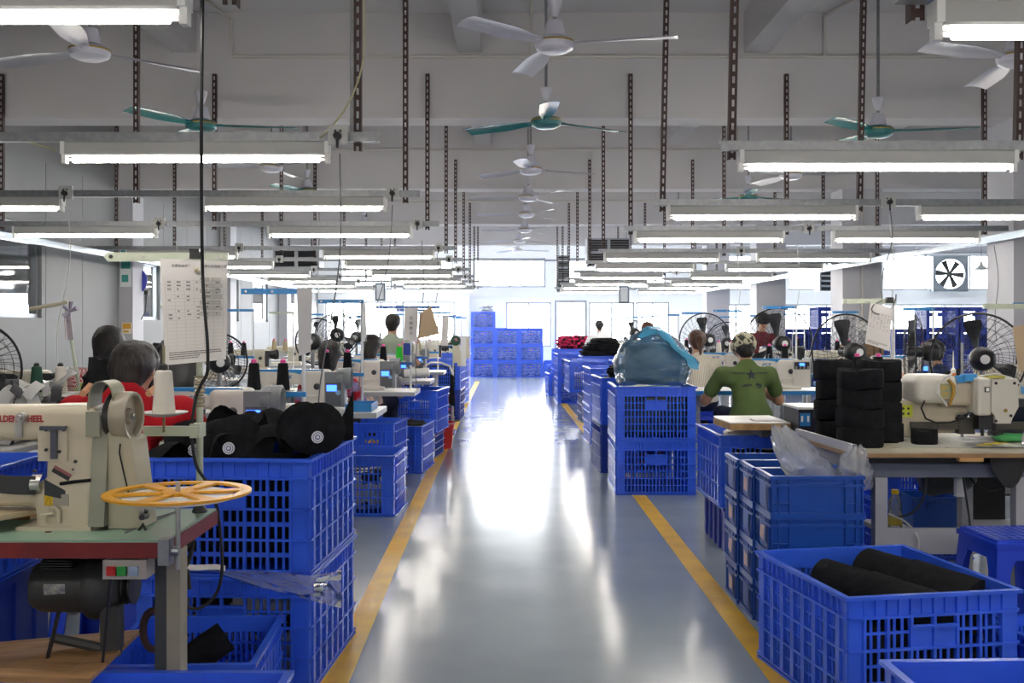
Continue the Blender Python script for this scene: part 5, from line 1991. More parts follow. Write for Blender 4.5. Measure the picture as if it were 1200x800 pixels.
# fans read from the photo: hub px, py, depth, cage px radius
ff = [
    (-30, 432, 5.62, 54, 4, 'big black pedestal fan cut off by the left edge', 0),
    (256, 424, 7.6, 33, 20, 'black pedestal fan behind the hanging work sheet', 0),
    (372, 400, 9.7, 27, -10, 'pedestal fan behind the hanging narrow sheet, left of the ponytailed worker', 0),
    (395, 392, 11.55, 25, 10, 'pedestal fan above the ponytailed worker', 0),
    (421, 395, 13.6, 25, -8, 'pedestal fan beside the worker in pink', 0),
    (741, 390, 16.2, 15, 12, 'small far pedestal fan beside the worker in white', 0),
    (826, 398, 12.0, 31, 8, 'pedestal fan behind the worker in the striped shirt', 0),
    (852, 402, 13.8, 24, -12, 'pedestal fan between the striped shirt and the green shirt', 0),
    (912, 402, 10.2, 41, 4, 'pedestal fan behind the worker in green, with a white badge', 0),
    (992, 412, 8.3, 44, 12, 'pedestal fan behind the black felt stacks', 0),
    (1072, 412, 8.65, 44, 70, 'pedestal fan turned sideways between the felt stacks and the white machine', 0),
    (1146, 420, 6.9, 52, -12, 'big pedestal fan above the white pattern machine at the right', 0),
]
for px, py, Y, rp, yaw, lab, red in ff:
    p = at(px, py, Y)
    floor_fan(p.x, p.y, p.z, rp * Y / 1200, R(yaw), lab)

# hanging power cables from the sockets down to the tables
cd = [
    (398, 180, 4.78, 372, 540, 4.9, GREYC, 'grey power cable from the second left rail socket to the table behind the caps'),
    (460, 240, 6.98, 420, 458, 6.95, GREYC, 'grey power cable from the third left rail socket'),
    (80, 246, 6.98, 68, 430, 6.8, WHC, 'white power cable hanging before the partition wall'),
    (494, 282, 8.84, 488, 456, 8.95, GREYC, 'grey power cable from the fourth left rail socket'),
    (206, 282, 8.84, 214, 452, 8.75, WHC, 'pale power cable near the blue disc window'),
    (512, 296, 11.44, 508, 400, 11.5, GREYC, 'grey power cable from the fifth left rail socket'),
    (1041, 250, 6.98, 1046, 430, 7.0, WHC, 'white power cable hanging above the felt stacks'),
    (1043, 243, 6.98, 1034, 352, 6.9, GREYC, 'grey power cable beside the tilted work sheet'),
    (934, 286, 8.84, 930, 430, 8.9, WHC, 'white power cable hanging behind the worker in green'),
    (1165, 288, 8.86, 1168, 400, 8.6, GREYC, 'grey power cable on the near pillar'),
    (864, 300, 11.44, 866, 400, 11.4, WHC, 'white power cable hanging left of the worker in green'),
]
for px, py, Y, qx, qy, Y2, m, lab in cd:
    a_, b_2 = at(px, py, Y), at(qx, qy, Y2)
    drop(a_.x, a_.y, a_.z, b_2.x, b_2.y, b_2.z, m, lab, .03)
# ---------------------------------------------------------------- near right: table with the pattern machine
TY0, TY1 = 4.49, 5.3
rt = thing('work_table', 'large pale work table with worn plywood edge carrying the felt stacks and the pattern machine', 'table', (0, 0, 0))
zt = .757
poly = [(1.50, TY0), (3.4, TY0), (3.4, TY1), (1.44, TY1)]
MB().prism(poly, zt - .006, zt, 'XY').build('tabletop', mat('pale worn table top', 'c3bba6', .45, col2='a8a08c', scale=4), rt, 0)
MB().prism(poly, zt - .024, zt - .006, 'XY').build('plywood_core', mat('plywood edge', 'a9825a', .6, var=.3, scale=12), rt, 0)
MB().bx(ax(1124, TY0), ax(1152, TY0), TY0 - .006, TY0 + .03, zt - .04, zt - .024).build('edge_batten', mat('pine batten', 'c79a5e', .6), rt, 0)
up = MB()
up.prism([(1.50, TY0 + .005), (1.514, TY0 + .005), (1.462, TY1 - .1), (1.448, TY1 - .1)], zt, zt + .034, 'XY')
up.build('edge_strip', mat('pale grey strip', 'b9bac2', .5), rt, 0)
fr_ = mat('slate grey frame', '5a6070', .5)
lg_ = mat('light grey leg', 'a7a8ae', .5)
MB().bx(1.60, 3.3, TY0 + .10, TY0 + .15, zt - .125, zt - .065).build('front_beam', fr_, rt, 0)
MB().bx(1.60, 3.3, TY0 + .12, TY1 - .1, zt - .064, zt - .0245).build('machine_tray', mat('dark tray', '2a2c34', .5), rt, 0)
MB().bx(1.54, 1.60, TY0 + .12, TY1 - .1, zt - .17, zt - .0245).build('side_panel', mat('pale side panel', '9ea0ac', .5), rt, 0)
for x in (ax(1023, 4.62), ax(1187, 4.62), 3.2):
    MB().bx(x, x + .055, TY0 + .10, TY0 + .155, 0, zt - .126).build('leg', lg_, rt, 0)
    MB().bx(x, x + .055, TY1 - .16, TY1 - .10, 0, zt - .0645).build('leg', lg_, rt, 0)
MB().bx(ax(1023, 4.62) + .056, 3.2, TY0 + .115, TY0 + .14, .285, .40).build('stretcher', lg_, rt, 0)
# felt pads in stacks
def pad(x, y, z, r, h, rz, sq, label, seed):
    prof = [(.0, 0), (r * .96, 0), (r, .006), (r * 1.005, h * .5), (r, h - .006), (r * .96, h), (0, h)]
    mb = MB()
    n = 40
    vs = []
    for rr, zz in prof:
        for i in range(n):
            g = 2 * math.pi * i / n
            c, s = math.cos(g), math.sin(g)
            e = (abs(c) ** 3.2 + abs(s) ** 3.2) ** (-1 / 3.2)
            wob = 1 + .012 * math.sin(3 * g + seed) + .006 * math.sin(11 * g + seed * 2)
            vs.append((rr * e * c * wob, rr * e * s * wob * sq, zz + (.006 * math.sin(2 * g + seed) if zz > h * .7 else .006 * math.sin(2 * g + seed + .4) if zz < h * .3 and z > .78 else 0)))
    fs = [(k * n + i, k * n + (i + 1) % n, (k + 1) * n + (i + 1) % n, (k + 1) * n + i) for k in range(len(prof) - 1) for i in range(n)]
    fs.append(tuple(range((len(prof) - 1) * n, len(prof) * n)))
    mb.add(vs, fs)
    o = mb.build('felt_pad', BLKF, None, 50)
    o.location = (x, y, z)
    o.rotation_euler = (0, 0, rz)
    return tag(o, label, 'felt pad', 'black felt pads stacked on the work table')


for si, (x, y, n, h, r, nm) in enumerate(((1.612, 4.72, 4, .0865, .098, 'front'), (1.775, 4.92, 4, .0955, .098, 'inner'), (1.60, 5.05, 4, .094, .09, 'rear'))):
    for k in range(n):
        rr = r * (1 - .012 * k) + (.003 if k % 2 else 0)
        pad(x + .004 * math.sin(k * 3 + si), y + .003 * k, zt + k * (h + .0022), rr, h, .1 * math.sin(k * 2 + si), .88, 'black felt pad, %s in the %s stack on the work table' % (('lowest', 'second', 'third', 'topmost')[k], nm), k + si * 5)
pad(ax(1083, 4.78), 4.78, zt + .004, .056, .066, .05, .8, 'small black felt pad alone before the pattern machine', 9)
# worn metal bed plate and tape scraps
wp = MB()
wp.prism([(ax(1048, 4.62), 4.64), (3.3, 4.60), (3.3, 5.2), (ax(1062, 5.1), 5.1)], zt + .0005, zt + .004, 'XY')
tag(wp.build('bed_plate', mat('worn bed plate', 'b9b6ac', .4, col2='3a3836', scale=6, sharp=(.40, .5)), None, 0), 'worn steel bed plate lying on the work table around the pattern machine', 'plate')
for k, (px, py, w_, a_) in enumerate(((1152, 513, 16, .1), (1168, 517, 20, -.05), (1184, 515, 18, .12))):
    p = at(px, py, 4.73)
    o = MB().bx(-w_ / 2 * 4.7 / 1200, w_ / 2 * 4.7 / 1200, -.012, .012, 0, .002).build('tape_scrap', mat('yellow tape', 'd6bd2c', .5), None, 0)
    o.location = (p.x, 4.72 + .05 * k, zt + .0045)
    o.rotation_euler = (0, 0, a_)
    tag(o, 'yellow tape scrap on the bed plate, %s from the aisle' % ORD[k], 'tape')
# pattern machine, outlines read at depth 5.0
PYm = 4.98
def X5(px):
    return ax(px, PYm)
def Z5(py):
    return az(py, PYm)
pmach = thing('pattern_machine', 'white programmable pattern sewing machine with bare cables on the work table', 'sewing machine', (0, 0, 0))
pw = mat('pattern machine white', 'd5d1c6', .35, var=.06, scale=9)
def B5(x0, x1, y0, y1, d0, d1, r):
    return ('box', ((X5(x0) + X5(x1)) / 2, PYm + (d0 + d1) / 2, (Z5(y0) + Z5(y1)) / 2), ((X5(x1) - X5(x0)) / 2, (d1 - d0) / 2, (Z5(y0) - Z5(y1)) / 2), r)
solid('motor_cover', [B5(1063, 1112, 438, 471, -.11, .10, .035)], .008, pw, pmach, .01)
solid('arm_casting', [B5(1095, 1134, 441, 475, -.07, .12, .02), B5(1052, 1120, 469, 507, -.02, .16, .02), B5(1085, 1134, 468, 486, -.02, .14, .02), B5(1055, 1075, 470, 512, -.02, .16, .01)], .009, BEIGE, pmach, .012)
hd = MB()
hd.prism([(X5(1146), Z5(443)), (X5(1176), Z5(442)), (X5(1177), Z5(474)), (X5(1170), Z5(487)), (X5(1168), Z5(493)), (X5(1151), Z5(493)), (X5(1150), Z5(484)), (X5(1146), Z5(480))][::-1], PYm - .14, PYm + .03, 'XZ')
hd.build('head_cover', pw, pmach, 0)
solid('side_module', [B5(1130, 1145, 441, 484, -.15, .03, .01)], .006, pw, pmach, .01)
MB().bx(X5(1137), X5(1142.5), PYm - .155, PYm - .149, Z5(457), Z5(451)).build('switch', BLK, pmach, 0)
MB().bx(X5(1138), X5(1141.5), PYm - .158, PYm - .155, Z5(456), Z5(452)).build('switch', CAPW, pmach, 0)
for px, py in ((1151, 447), (1172, 447), (1168, 484), (1151, 490), (1162, 478)):
    MB().cyl((X5(px), PYm - .144, Z5(py)), (X5(px), PYm - .14, Z5(py)), .007 if py != 478 else .009, n=10).build('screw', DSTEEL if py != 478 else FANG, pmach)
MB().bx(X5(1146), X5(1166), PYm - .1, PYm, Z5(442), Z5(439)).build('head_cap', mat('dull yellow guide', 'a8a24a', .5), pmach, 0)
ndl = MB()
ndl.bx(X5(1134), X5(1150), PYm - .12, PYm - .02, Z5(500), Z5(484))
ndl.cyl((X5(1140), PYm - .1, Z5(508)), (X5(1140), PYm - .1, Z5(484)), .008, n=8)
ndl.cyl((X5(1156), PYm - .08, Z5(508)), (X5(1156), PYm - .08, Z5(493)), .009, n=8)
ndl.bx(X5(1150), X5(1164), PYm - .1, PYm - .06, Z5(507), Z5(503))
ndl.build('needle_assembly', DSTEEL, pmach, 0)
MB().bx(X5(1118), X5(1136), PYm - .06, PYm + .02, Z5(507), Z5(488)).build('feed_bracket', mat('dark bracket', '4a4742', .5, metal=.4), pmach, 0)
rl_ = MB()
rl_.bx(X5(1063), X5(1200) + .3, PYm - .05, PYm - .035, Z5(502), Z5(493))
for k in range(12):
    x = X5(1066) + k * .03
    rl_.bx(x, x + .012, PYm - .053, PYm - .05, Z5(499), Z5(496))
rl_.build('slotted_rail', mat('dark slotted rail', '57544e', .45, metal=.5), pmach, 0)
sc = MB().bx(X5(1053), X5(1067), PYm - .027, PYm - .0205, Z5(488), Z5(474))
sc.build('safety_label', mat('yellow green label', 'c9d23a', .5), pmach, 0)
for k in range(4):
    MB().cyl((X5(1056 + 6 * (k % 2)), PYm - .0285, Z5(478 + 6 * (k // 2))), (X5(1056 + 6 * (k % 2)), PYm - .027, Z5(478 + 6 * (k // 2))), .006, n=8).build('label_mark', INK, pmach, 0)
MB().lathe([(0, -.02), (.036, -.02), (.042, -.012), (.042, .012), (.036, .02), (0, .02)], 20, (X5(1053.5), PYm + .05, Z5(455)), Matrix.Rotation(R(90), 4, 'Y')).build('handwheel', pw, pmach)
MB().bx(X5(1091), X5(1105), PYm - .118, PYm - .108, Z5(465), Z5(448)).build('circuit_board', mat('circuit board', '8aa58a', .5, col2='c9a24a', scale=60), pmach, 0)
MB().tube([(X5(1099), PYm - .12, Z5(443)), (X5(1104), PYm - .13, Z5(450)), (X5(1104), PYm - .13, Z5(460)), (X5(1100), PYm - .12, Z5(472))], .008, 6).build('wire_loom', mat('brass wire loom', 'b08a3a', .4, metal=.3), pmach)
cbl = MB().tube([(X5(1105), PYm - .1, Z5(437)), (X5(1094), PYm - .125, Z5(441)), (X5(1086), PYm - .125, Z5(450)), (X5(1085), PYm - .125, Z5(458)), (X5(1091), PYm - .125, Z5(465)), (X5(1097), PYm - .12, Z5(473))], .0055, 6)
cbl.build('white_lead', WHC, pmach)
MB().tube([(X5(1092), PYm - .1, Z5(466)), (X5(1084), PYm - .1, Z5(463.5)), (X5(1074), PYm - .1, Z5(467)), (X5(1070), PYm - .1, Z5(476)), (X5(1075), PYm - .1, Z5(488)), (X5(1087), PYm - .1, Z5(493)), (X5(1105), PYm - .08, Z5(493)), (X5(1122), PYm - .08, Z5(488))], .0045, 6).build('black_lead', BLKR, pmach)
for (xa, xb, py) in ((1118, 1134, 441), (1112, 1120, 443)):
    MB().bx(X5(xa), X5(xb), PYm - .1, PYm - .065, Z5(py + 4), Z5(py - 4)).build('blue_connector', mat('blue connector', '3a9be0', .4), pmach, 0)
MB().tube([(X5(1134), PYm - .08, Z5(441)), (X5(1160), PYm - .06, Z5(437)), (X5(1178), PYm - .06, Z5(442)), (X5(1190), PYm - .06, Z5(450)), (X5(1215), PYm - .06, Z5(462))], .005, 6).build('white_lead', WHC, pmach)
MB().tube([(X5(1178), PYm - .06, Z5(442)), (X5(1181), PYm - .06, Z5(452)), (X5(1180), PYm - .06, Z5(470))], .005, 6).build('white_lead', WHC, pmach)
MB().bx(X5(1190), X5(1199), PYm - .08, PYm - .05, Z5(460), Z5(452)).build('blue_connector', mat('blue connector', '3a9be0', .4), pmach, 0)
MB().tube([(X5(1120), PYm - .08, Z5(490)), (X5(1126), PYm - .09, Z5(482)), (X5(1134), PYm - .1, Z5(484))], .006, 6).build('black_lead', BLKR, pmach)
# small glue bottle with nozzle in front of the fan
bt = thing('oil_bottle', 'small white nozzle bottle standing on the pattern machine', 'bottle', (X5(1114), PYm - .03, Z5(442)))
MB().lathe([(0, 0), (.011, 0), (.012, .01), (.012, .038), (.006, .045), (0, .045)], 12).build('bottle_body', CAPW, bt)
MB().lathe([(.005, .045), (.0035, .06), (.0012, .13), (0, .13)], 8).build('nozzle', CAPW, bt)
MB().lathe([(.0125, .008), (.0128, .009), (.0128, .022), (.0125, .023)], 12).build('label_band', mat('orange label', 'e07a2a', .5), bt)
tag(MB().cyl((X5(1138), PYm + .1, zt), (X5(1138), PYm + .1, Z5(402)), .008, n=8).build('steel_post', ALU), 'bare steel post rising behind the pattern machine', 'post')
# dark operating panel at the right edge
mo = thing('operating_box', 'dark flat operating box at the right edge behind the pattern machine', 'machine', (2.62, 5.13, zt))
MB().prism([(-.20, 0), (.35, 0), (.35, .19), (-.15, .19), (-.20, .17)], -.03, .06, 'XZ').build('case', mat('dark panel case', '33373f', .4), mo, 0)
MB().bx(-.13, .3, -.033, -.03, .05, .15).build('screen', mat('dark screen', '1c2230', .15), mo, 0)
cone(2.52, 5.14, zt + .19, CONEB, PINK, 'black thread cone with pink tip standing on the dark operating panel', .5)
# control cabinet with blue label at the table's rear corner
cb = thing('control_box', 'dark navy control box with a blue label and white top behind the felt stacks', 'box', (ax(936, 5.55), 5.55, 0))
cz0, cz1 = .60, az(477, 5.55)
MB().bx(0, .26, 0, .30, cz0, cz1 - .012).build('case', mat('navy box enamel', '11152a', .6), cb, 0)
MB().bx(-.004, .27, -.004, .31, cz1 - .012, cz1).build('white_top', BOARDW, cb, 0)
MB().bx(.006, .062, -.003, -.0005, az(499, 5.55), az(484, 5.55)).build('blue_label', mat('blue label', '2a7cc0', .5), cb, 0)
for x in (.012, .045):
    MB().bx(x, x + .011, -.0045, -.003, az(494, 5.55), az(487, 5.55)).build('label_mark', CAPW, cb, 0)
for x in (.02, .22):
    for y in (.03, .26):
        MB().bx(x, x + .03, y, y + .03, 0, cz0).build('leg', DSTEEL, cb, 0)
MB().bx(ax(965, 5.55) - ax(936, 5.55), .26, .02, .12, cz1, cz1 + .035).build('grey_block', ALU, cb, 0)
# tilted work sheet on its pole
p_ = stand(ax(1047, 5.42), 5.42, 'thread stand with pale top arm carrying the tilted work sheet behind the felt stacks', PALEG, top=1.445, low=1.02, bar=.27, lowbar=.2)
cone(p_[0][0], p_[0][1], p_[0][2], CONEB, PINK, 'black thread cone with pink tip behind the inner felt stack', .95)
cone(p_[1][0], p_[1][1], p_[1][2], CONEB, PINK, 'black thread cone with pink tip behind the rear felt stack', .95)
sh2 = paper([at(1020, 354, 5.38), at(1046, 361, 5.30), at(1042, 411, 5.30), at(1014, 402, 5.38)], 'white printed work sheet hanging askew above the felt stacks', cols=6, rows=19, seedt=8)
MB().bx(-.015, .02, -.012, .012, -.01, .02).build('clip', BLK, sh2, 0).location = (.09, -.02, .005)
cable([at(1034, 352, 5.4), at(1024, 357, 5.36), at(1022, 364, 5.36), at(1030, 368, 5.34), at(1042, 364, 5.34), at(1049, 352, 5.4), at(1050, 345, 5.42)], .0035, GREYC, 'thin grey cable looped over the clip of the askew work sheet')
# pale arm cut off by the right edge, with its pole
p_ = stand(ax(1222, 5.1), 5.1, 'thread stand with pale green top arm cut off by the right edge', PALEG, top=az(359, 5.1) + .004, low=1.02, bar=.30, lowbar=.1, plates=1)
tag(MB().prism([(ax(1187, 4.9), az(383, 4.9)), (ax(1215, 4.9), az(378, 4.9)), (ax(1215, 4.9), az(436, 4.9)), (ax(1194, 4.9), az(434, 4.9))][::-1], 4.9, 4.904, 'XZ').build('cardboard_sheet', mat('tan cardboard', 'c0a888', .7), None, 0), 'tan cardboard sheet hanging at the right edge', 'cardboard')
tag(blob('cloth_bundle', mat('bright green cloth', '5fc77a', .7), (.16, .14, .035), 120, 10, .2, 3, True, None, (2.40, 4.90, zt + .004)), 'bright green cloth on the work table under the dark panel', 'cloth')
film('small clear bag at the right edge on the work table', bagfn(2.42, 4.70, zt + .006, .07, .07, .12, (.01, 0), 8.8), 18, 12)
# things below the table
bag_ = MB().sheet(lambda u, v: (1.56 + .16 * u + .02 * v, TY0 + .09 - .01 * math.sin(4 * u), zt - .03 - (.05 + .10 * math.sin(math.pi * u)) * v), 10, 8)
tag(MB().sheet(lambda u, v: (ax(1152 + 40 * u, 4.62), 4.55 - .02 * math.sin(3 * u), az(535 + (8 + 28 * math.sin(math.pi * min(1, u * 1.0)) ** .8) * v, 4.55)), 14, 8, 0, .003).build('cloth_bag', mat('dark cloth bag', '2b2b2d', .8), None, 60), 'dark cloth bag hanging from the underside of the work table', 'bag')
ub = thing('storage_bin', 'blue plastic bin with a handle lip under the work table', 'bin', (ax(1095, 5.45), 5.55, 0))
u0, u1 = -.12, .13
mb = MB()
mb.bx(u0, u1, -.12, -.11, .24, .40)
mb.bx(u0, u1, .11, .12, .24, .40)
mb.bx(u0, u0 + .01, -.11, .11, .24, .40)
mb.bx(u1 - .01, u1, -.11, .11, .24, .40)
mb.bx(u0, u1, -.11, .11, .235, .245)
mb.build('body', EURO, ub, 0)
MB().bx(-.045, .06, -.135, -.12, .345, .375).build('handle_lip', EURO, ub, 0)
MB().bx(u0 - .006, u1 + .006, -.126, -.118, .385, .40).build('rim', EURO, ub, 0)
MB().bx(-.3, .7, -.16, .16, .21, .235).build('shelf', lg_, rt, 0).location = (ax(1095, 5.45), 5.55, 0)
wb = thing('water_bottle', 'clear plastic bottle with a yellow cap under the work table', 'bottle', (ax(1049, 5.2), 5.2, 0.235))
wb.location = (ax(1049, 5.45), 5.45, .235)
MB().lathe([(0, 0), (.034, 0), (.036, .01), (.036, .07), (.031, .09), (.036, .11), (.034, .14), (.018, .17), (.015, .185), (0, .185)], 18).build('bottle_body', sheer('bottle plastic', 'c9d0c8', .25, .1, gloss=.3), wb)
MB().lathe([(.0, .183), (.019, .183), (.019, .205), (0, .206)], 14).build('bottle_cap', mat('yellow cap', 'd8b51c', .4), wb)
MB().lathe([(.0365, .02), (.037, .02), (.037, .06), (.0365, .06)], 18).build('bottle_label', mat('bottle label', 'b8a23a', .5), wb)
tag(MB().bx(ax(1121, 4.75), ax(1130.5, 4.75), 4.75, 4.78, az(582, 4.75), az(553, 4.75)).build('power_strip', CAPW, None, 0), 'white power strip fixed upright under the work table', 'power strip')
for k, pts in enumerate((((1128, 553, 4.72), (1131, 575, 4.70), (1136, 607, 4.72), (1137, 625, 4.75)), ((1085, 553, 4.7), (1083, 580, 4.7), (1072, 598, 4.72), (1056, 605, 4.8), (1042, 602, 4.9)), ((1133, 553, 4.72), (1142, 566, 4.68), (1160, 575, 4.68), (1180, 568, 4.7), (1188, 558, 4.72)), ((1042, 602, 4.85), (1062, 612, 4.7), (1076, 630, 4.58), (1076, 645, 4.58)))):
    cable([at(*q) for q in pts], .005, BLKR if k < 3 else WHC, '%s cable drooping under the work table, %s of four' % ('black' if k < 3 else 'pale', ORD[k]))
dk = thing('drive_motor', 'black motor housing hanging under the work table', 'motor', (ax(1110, 5.0), 5.0, .52))
MB().lathe([(0, -.13), (.07, -.125), (.085, -.1), (.085, .08), (.06, .12), (0, .125)], 20, (0, 0, .06), Matrix.Rotation(R(80), 4, 'Y')).build('housing', JDARK, dk)
MB().bx(-.05, .05, -.03, .03, .13, .172).build('bracket', JDARK, dk, 0)
for k, (x, y, z) in enumerate(((2.35, 5.95, 0), (2.35, 5.95, .30))):
    crate(x, y, z, 0, 'blue bin behind the work table legs, %s' % ('lower one', 'upper one', 'inner one')[k], 'handled', W=.46, D=.44, H=.30)
tag(MB().bx(ax(1078, 5.69), 2.75, 5.69, 5.708, .236, .56).build('dark_board', mat('black fabric board', '1d1e22', .8), None, 0), 'black board standing on the shelf under the work table', 'board')
tag(MB().bx(ax(1053, 5.85), ax(1070, 5.85), 5.85, 5.9, .0, .52).build('white_board', BOARDW, None, 0), 'white board edge standing behind the bottle', 'board')

# the worn board table end in front of the worker in green
wt_ = thing('board_table', 'worn pale board on a frame before the worker in green', 'table', (0, 0, 0))
zb2 = .775
pl = [(1.29, 6.72), (1.305, 6.66), (1.34, 6.62), (1.95, 6.62), (1.95, 7.05), (1.25, 7.05)]
pl = [(ax(856, 5.68), 5.68), (ax(936, 5.55) - .008, 5.68), (ax(936, 5.55) - .008, 6.15), (ax(836, 6.12), 6.12), (ax(838, 6.0), 6.0)]
MB().prism(pl, zb2 - .006, zb2, 'XY').build('tabletop', BOARDW, wt_, 0)
MB().prism(pl, zb2 - .042, zb2 - .006, 'XY').build('board_core', mat('chipboard', 'b08a55', .7, var=.35, scale=20), wt_, 0)
for x in (1.40, 1.505):
    MB().bx(x, x + .04, 5.70, 6.13, .69, zb2 - .042).build('bearer', DSTEEL, wt_, 0)
for x in (1.512,):
    for y in (5.70, 6.10):
        MB().bx(x, x + .04, y, y + .03, 0, .69).build('leg', DSTEEL, wt_, 0)
tag(MB().bx(ax(884, 5.75), ax(918, 5.75), 5.74, 5.86, zb2, zb2 + .006).build('paper_pad', PAPER, None, 0), 'thin white paper pad lying on the worn board', 'paper')

# blue stool at the right edge
def stool_parts(m):
    H, T, Bm = .47, .145, .185
    top = MB()
    top.bx(-T, T, -T, T, H - .022, H)
    n = 7
    grid = MB()
    for i in range(n + 1):
        q = -T + .02 + (2 * T - .04) * i / n
        grid.add([(q - .003, -T + .02, H + .0015), (q + .003, -T + .02, H + .0015), (q + .003, T - .02, H + .0015), (q - .003, T - .02, H + .0015)], [(0, 1, 2, 3)])
        grid.add([(-T + .02, q - .003, H + .002), (T - .02, q - .003, H + .002), (T - .02, q + .003, H + .002), (-T + .02, q + .003, H + .002)], [(0, 1, 2, 3)])
    sk = []
    for k in range(4):
        s = MB()
        # one sloping side: apron above an arched cut-out between two legs
        def P(u, z):
            q = 1 - z / H
            wd = T + (Bm - T) * q
            return (u * wd, -wd, z)
        def quad(u0, z0, u1, z1, u2, z2, u3, z3):
            a = [Vector(P(u0, z0)), Vector(P(u1, z1)), Vector(P(u2, z2)), Vector(P(u3, z3))]
            b = [p + Vector((0, .006, 0)) for p in a]
            s.add(a + b, [(0, 1, 2, 3), (7, 6, 5, 4), (0, 4, 5, 1), (1, 5, 6, 2), (2, 6, 7, 3), (3, 7, 4, 0)])
        quad(-1, .39, 1, .39, 1, H - .01, -1, H - .01)
        quad(-1, 0, -.70, 0, -.62, .34, -1, .34)
        quad(.70, 0, 1, 0, 1, .34, .62, .34)
        quad(-1, .34, -.62, .34, -.5, .39, -1, .39)
        quad(.62, .34, 1, .34, 1, .39, .5, .39)
        s.bx(-T - .008, T + .008, -T - .012, -T, H - .03, H - .012)
        Mz = Matrix.Rotation(k * math.pi / 2, 4, 'Z')
        s.v = [tuple(Mz @ Vector(v)) for v in s.v]
        sk.append(s.mesh('side', m, 0))
    return top.mesh('seat', m, 0), grid.mesh('seat_grid', mat('stool light grid', '3f62dd', .3), 0), sk


_sp = {}


def stool(x, y, rz, label, m=STOOLM, group='plastic stools'):
    if m.name not in _sp:
        _sp[m.name] = stool_parts(m)
    top, grid, sk = _sp[m.name]
    t = thing('stool', label, 'stool', (x, y, 0), rz, group)
    put('seat', top, t)
    put('seat_grid', grid, t)
    for s in sk:
        put('side', s, t)
    return t


stool(2.045, 4.17, R(4), 'bright blue plastic stool at the right edge before the work table')
crate(2.02, 3.62, 0, R(8), 'low blue crate showing through the stool legs at the right edge', 'handled', W=.40, D=.5, H=.22)
# ---------------------------------------------------------------- people
def hand_prims(wr, fw, side, down=(0, 0, -1)):
    """palm, four bent fingers of different length and a thumb; fw is the pointing direction"""
    wr, fw, dn = Vector(wr), Vector(fw).normalized(), Vector(down)
    sd = fw.cross(dn).normalized() * side        # towards the thumb
    pr = [('cap', wr - fw * .03, wr + fw * .015, .024, .022)]
    for k in range(4):
        b = wr + fw * .085 + sd * (.030 - .020 * k) * 1.0
        pr.append(('cap', wr + fw * .02 + sd * (.018 - .012 * k), b, .015, .0125))
        ln = (.072, .08, .074, .058)[k]
        m = b + fw * ln * .55 + dn * .012
        e = m + fw * ln * .38 + dn * .026
        pr.append(('cap', b, m, .0095, .0085))
        pr.append(('cap', m, e, .0085, .0072))
    t0 = wr + fw * .025 + sd * .022
    t1 = t0 + fw * .035 + sd * .028 + dn * .008
    t2 = t1 + fw * .03 + sd * .004 + dn * .008
    pr.append(('cap', t0, t1, .0135, .0105))
    pr.append(('cap', t1, t2, .0105, .0085))
    return pr


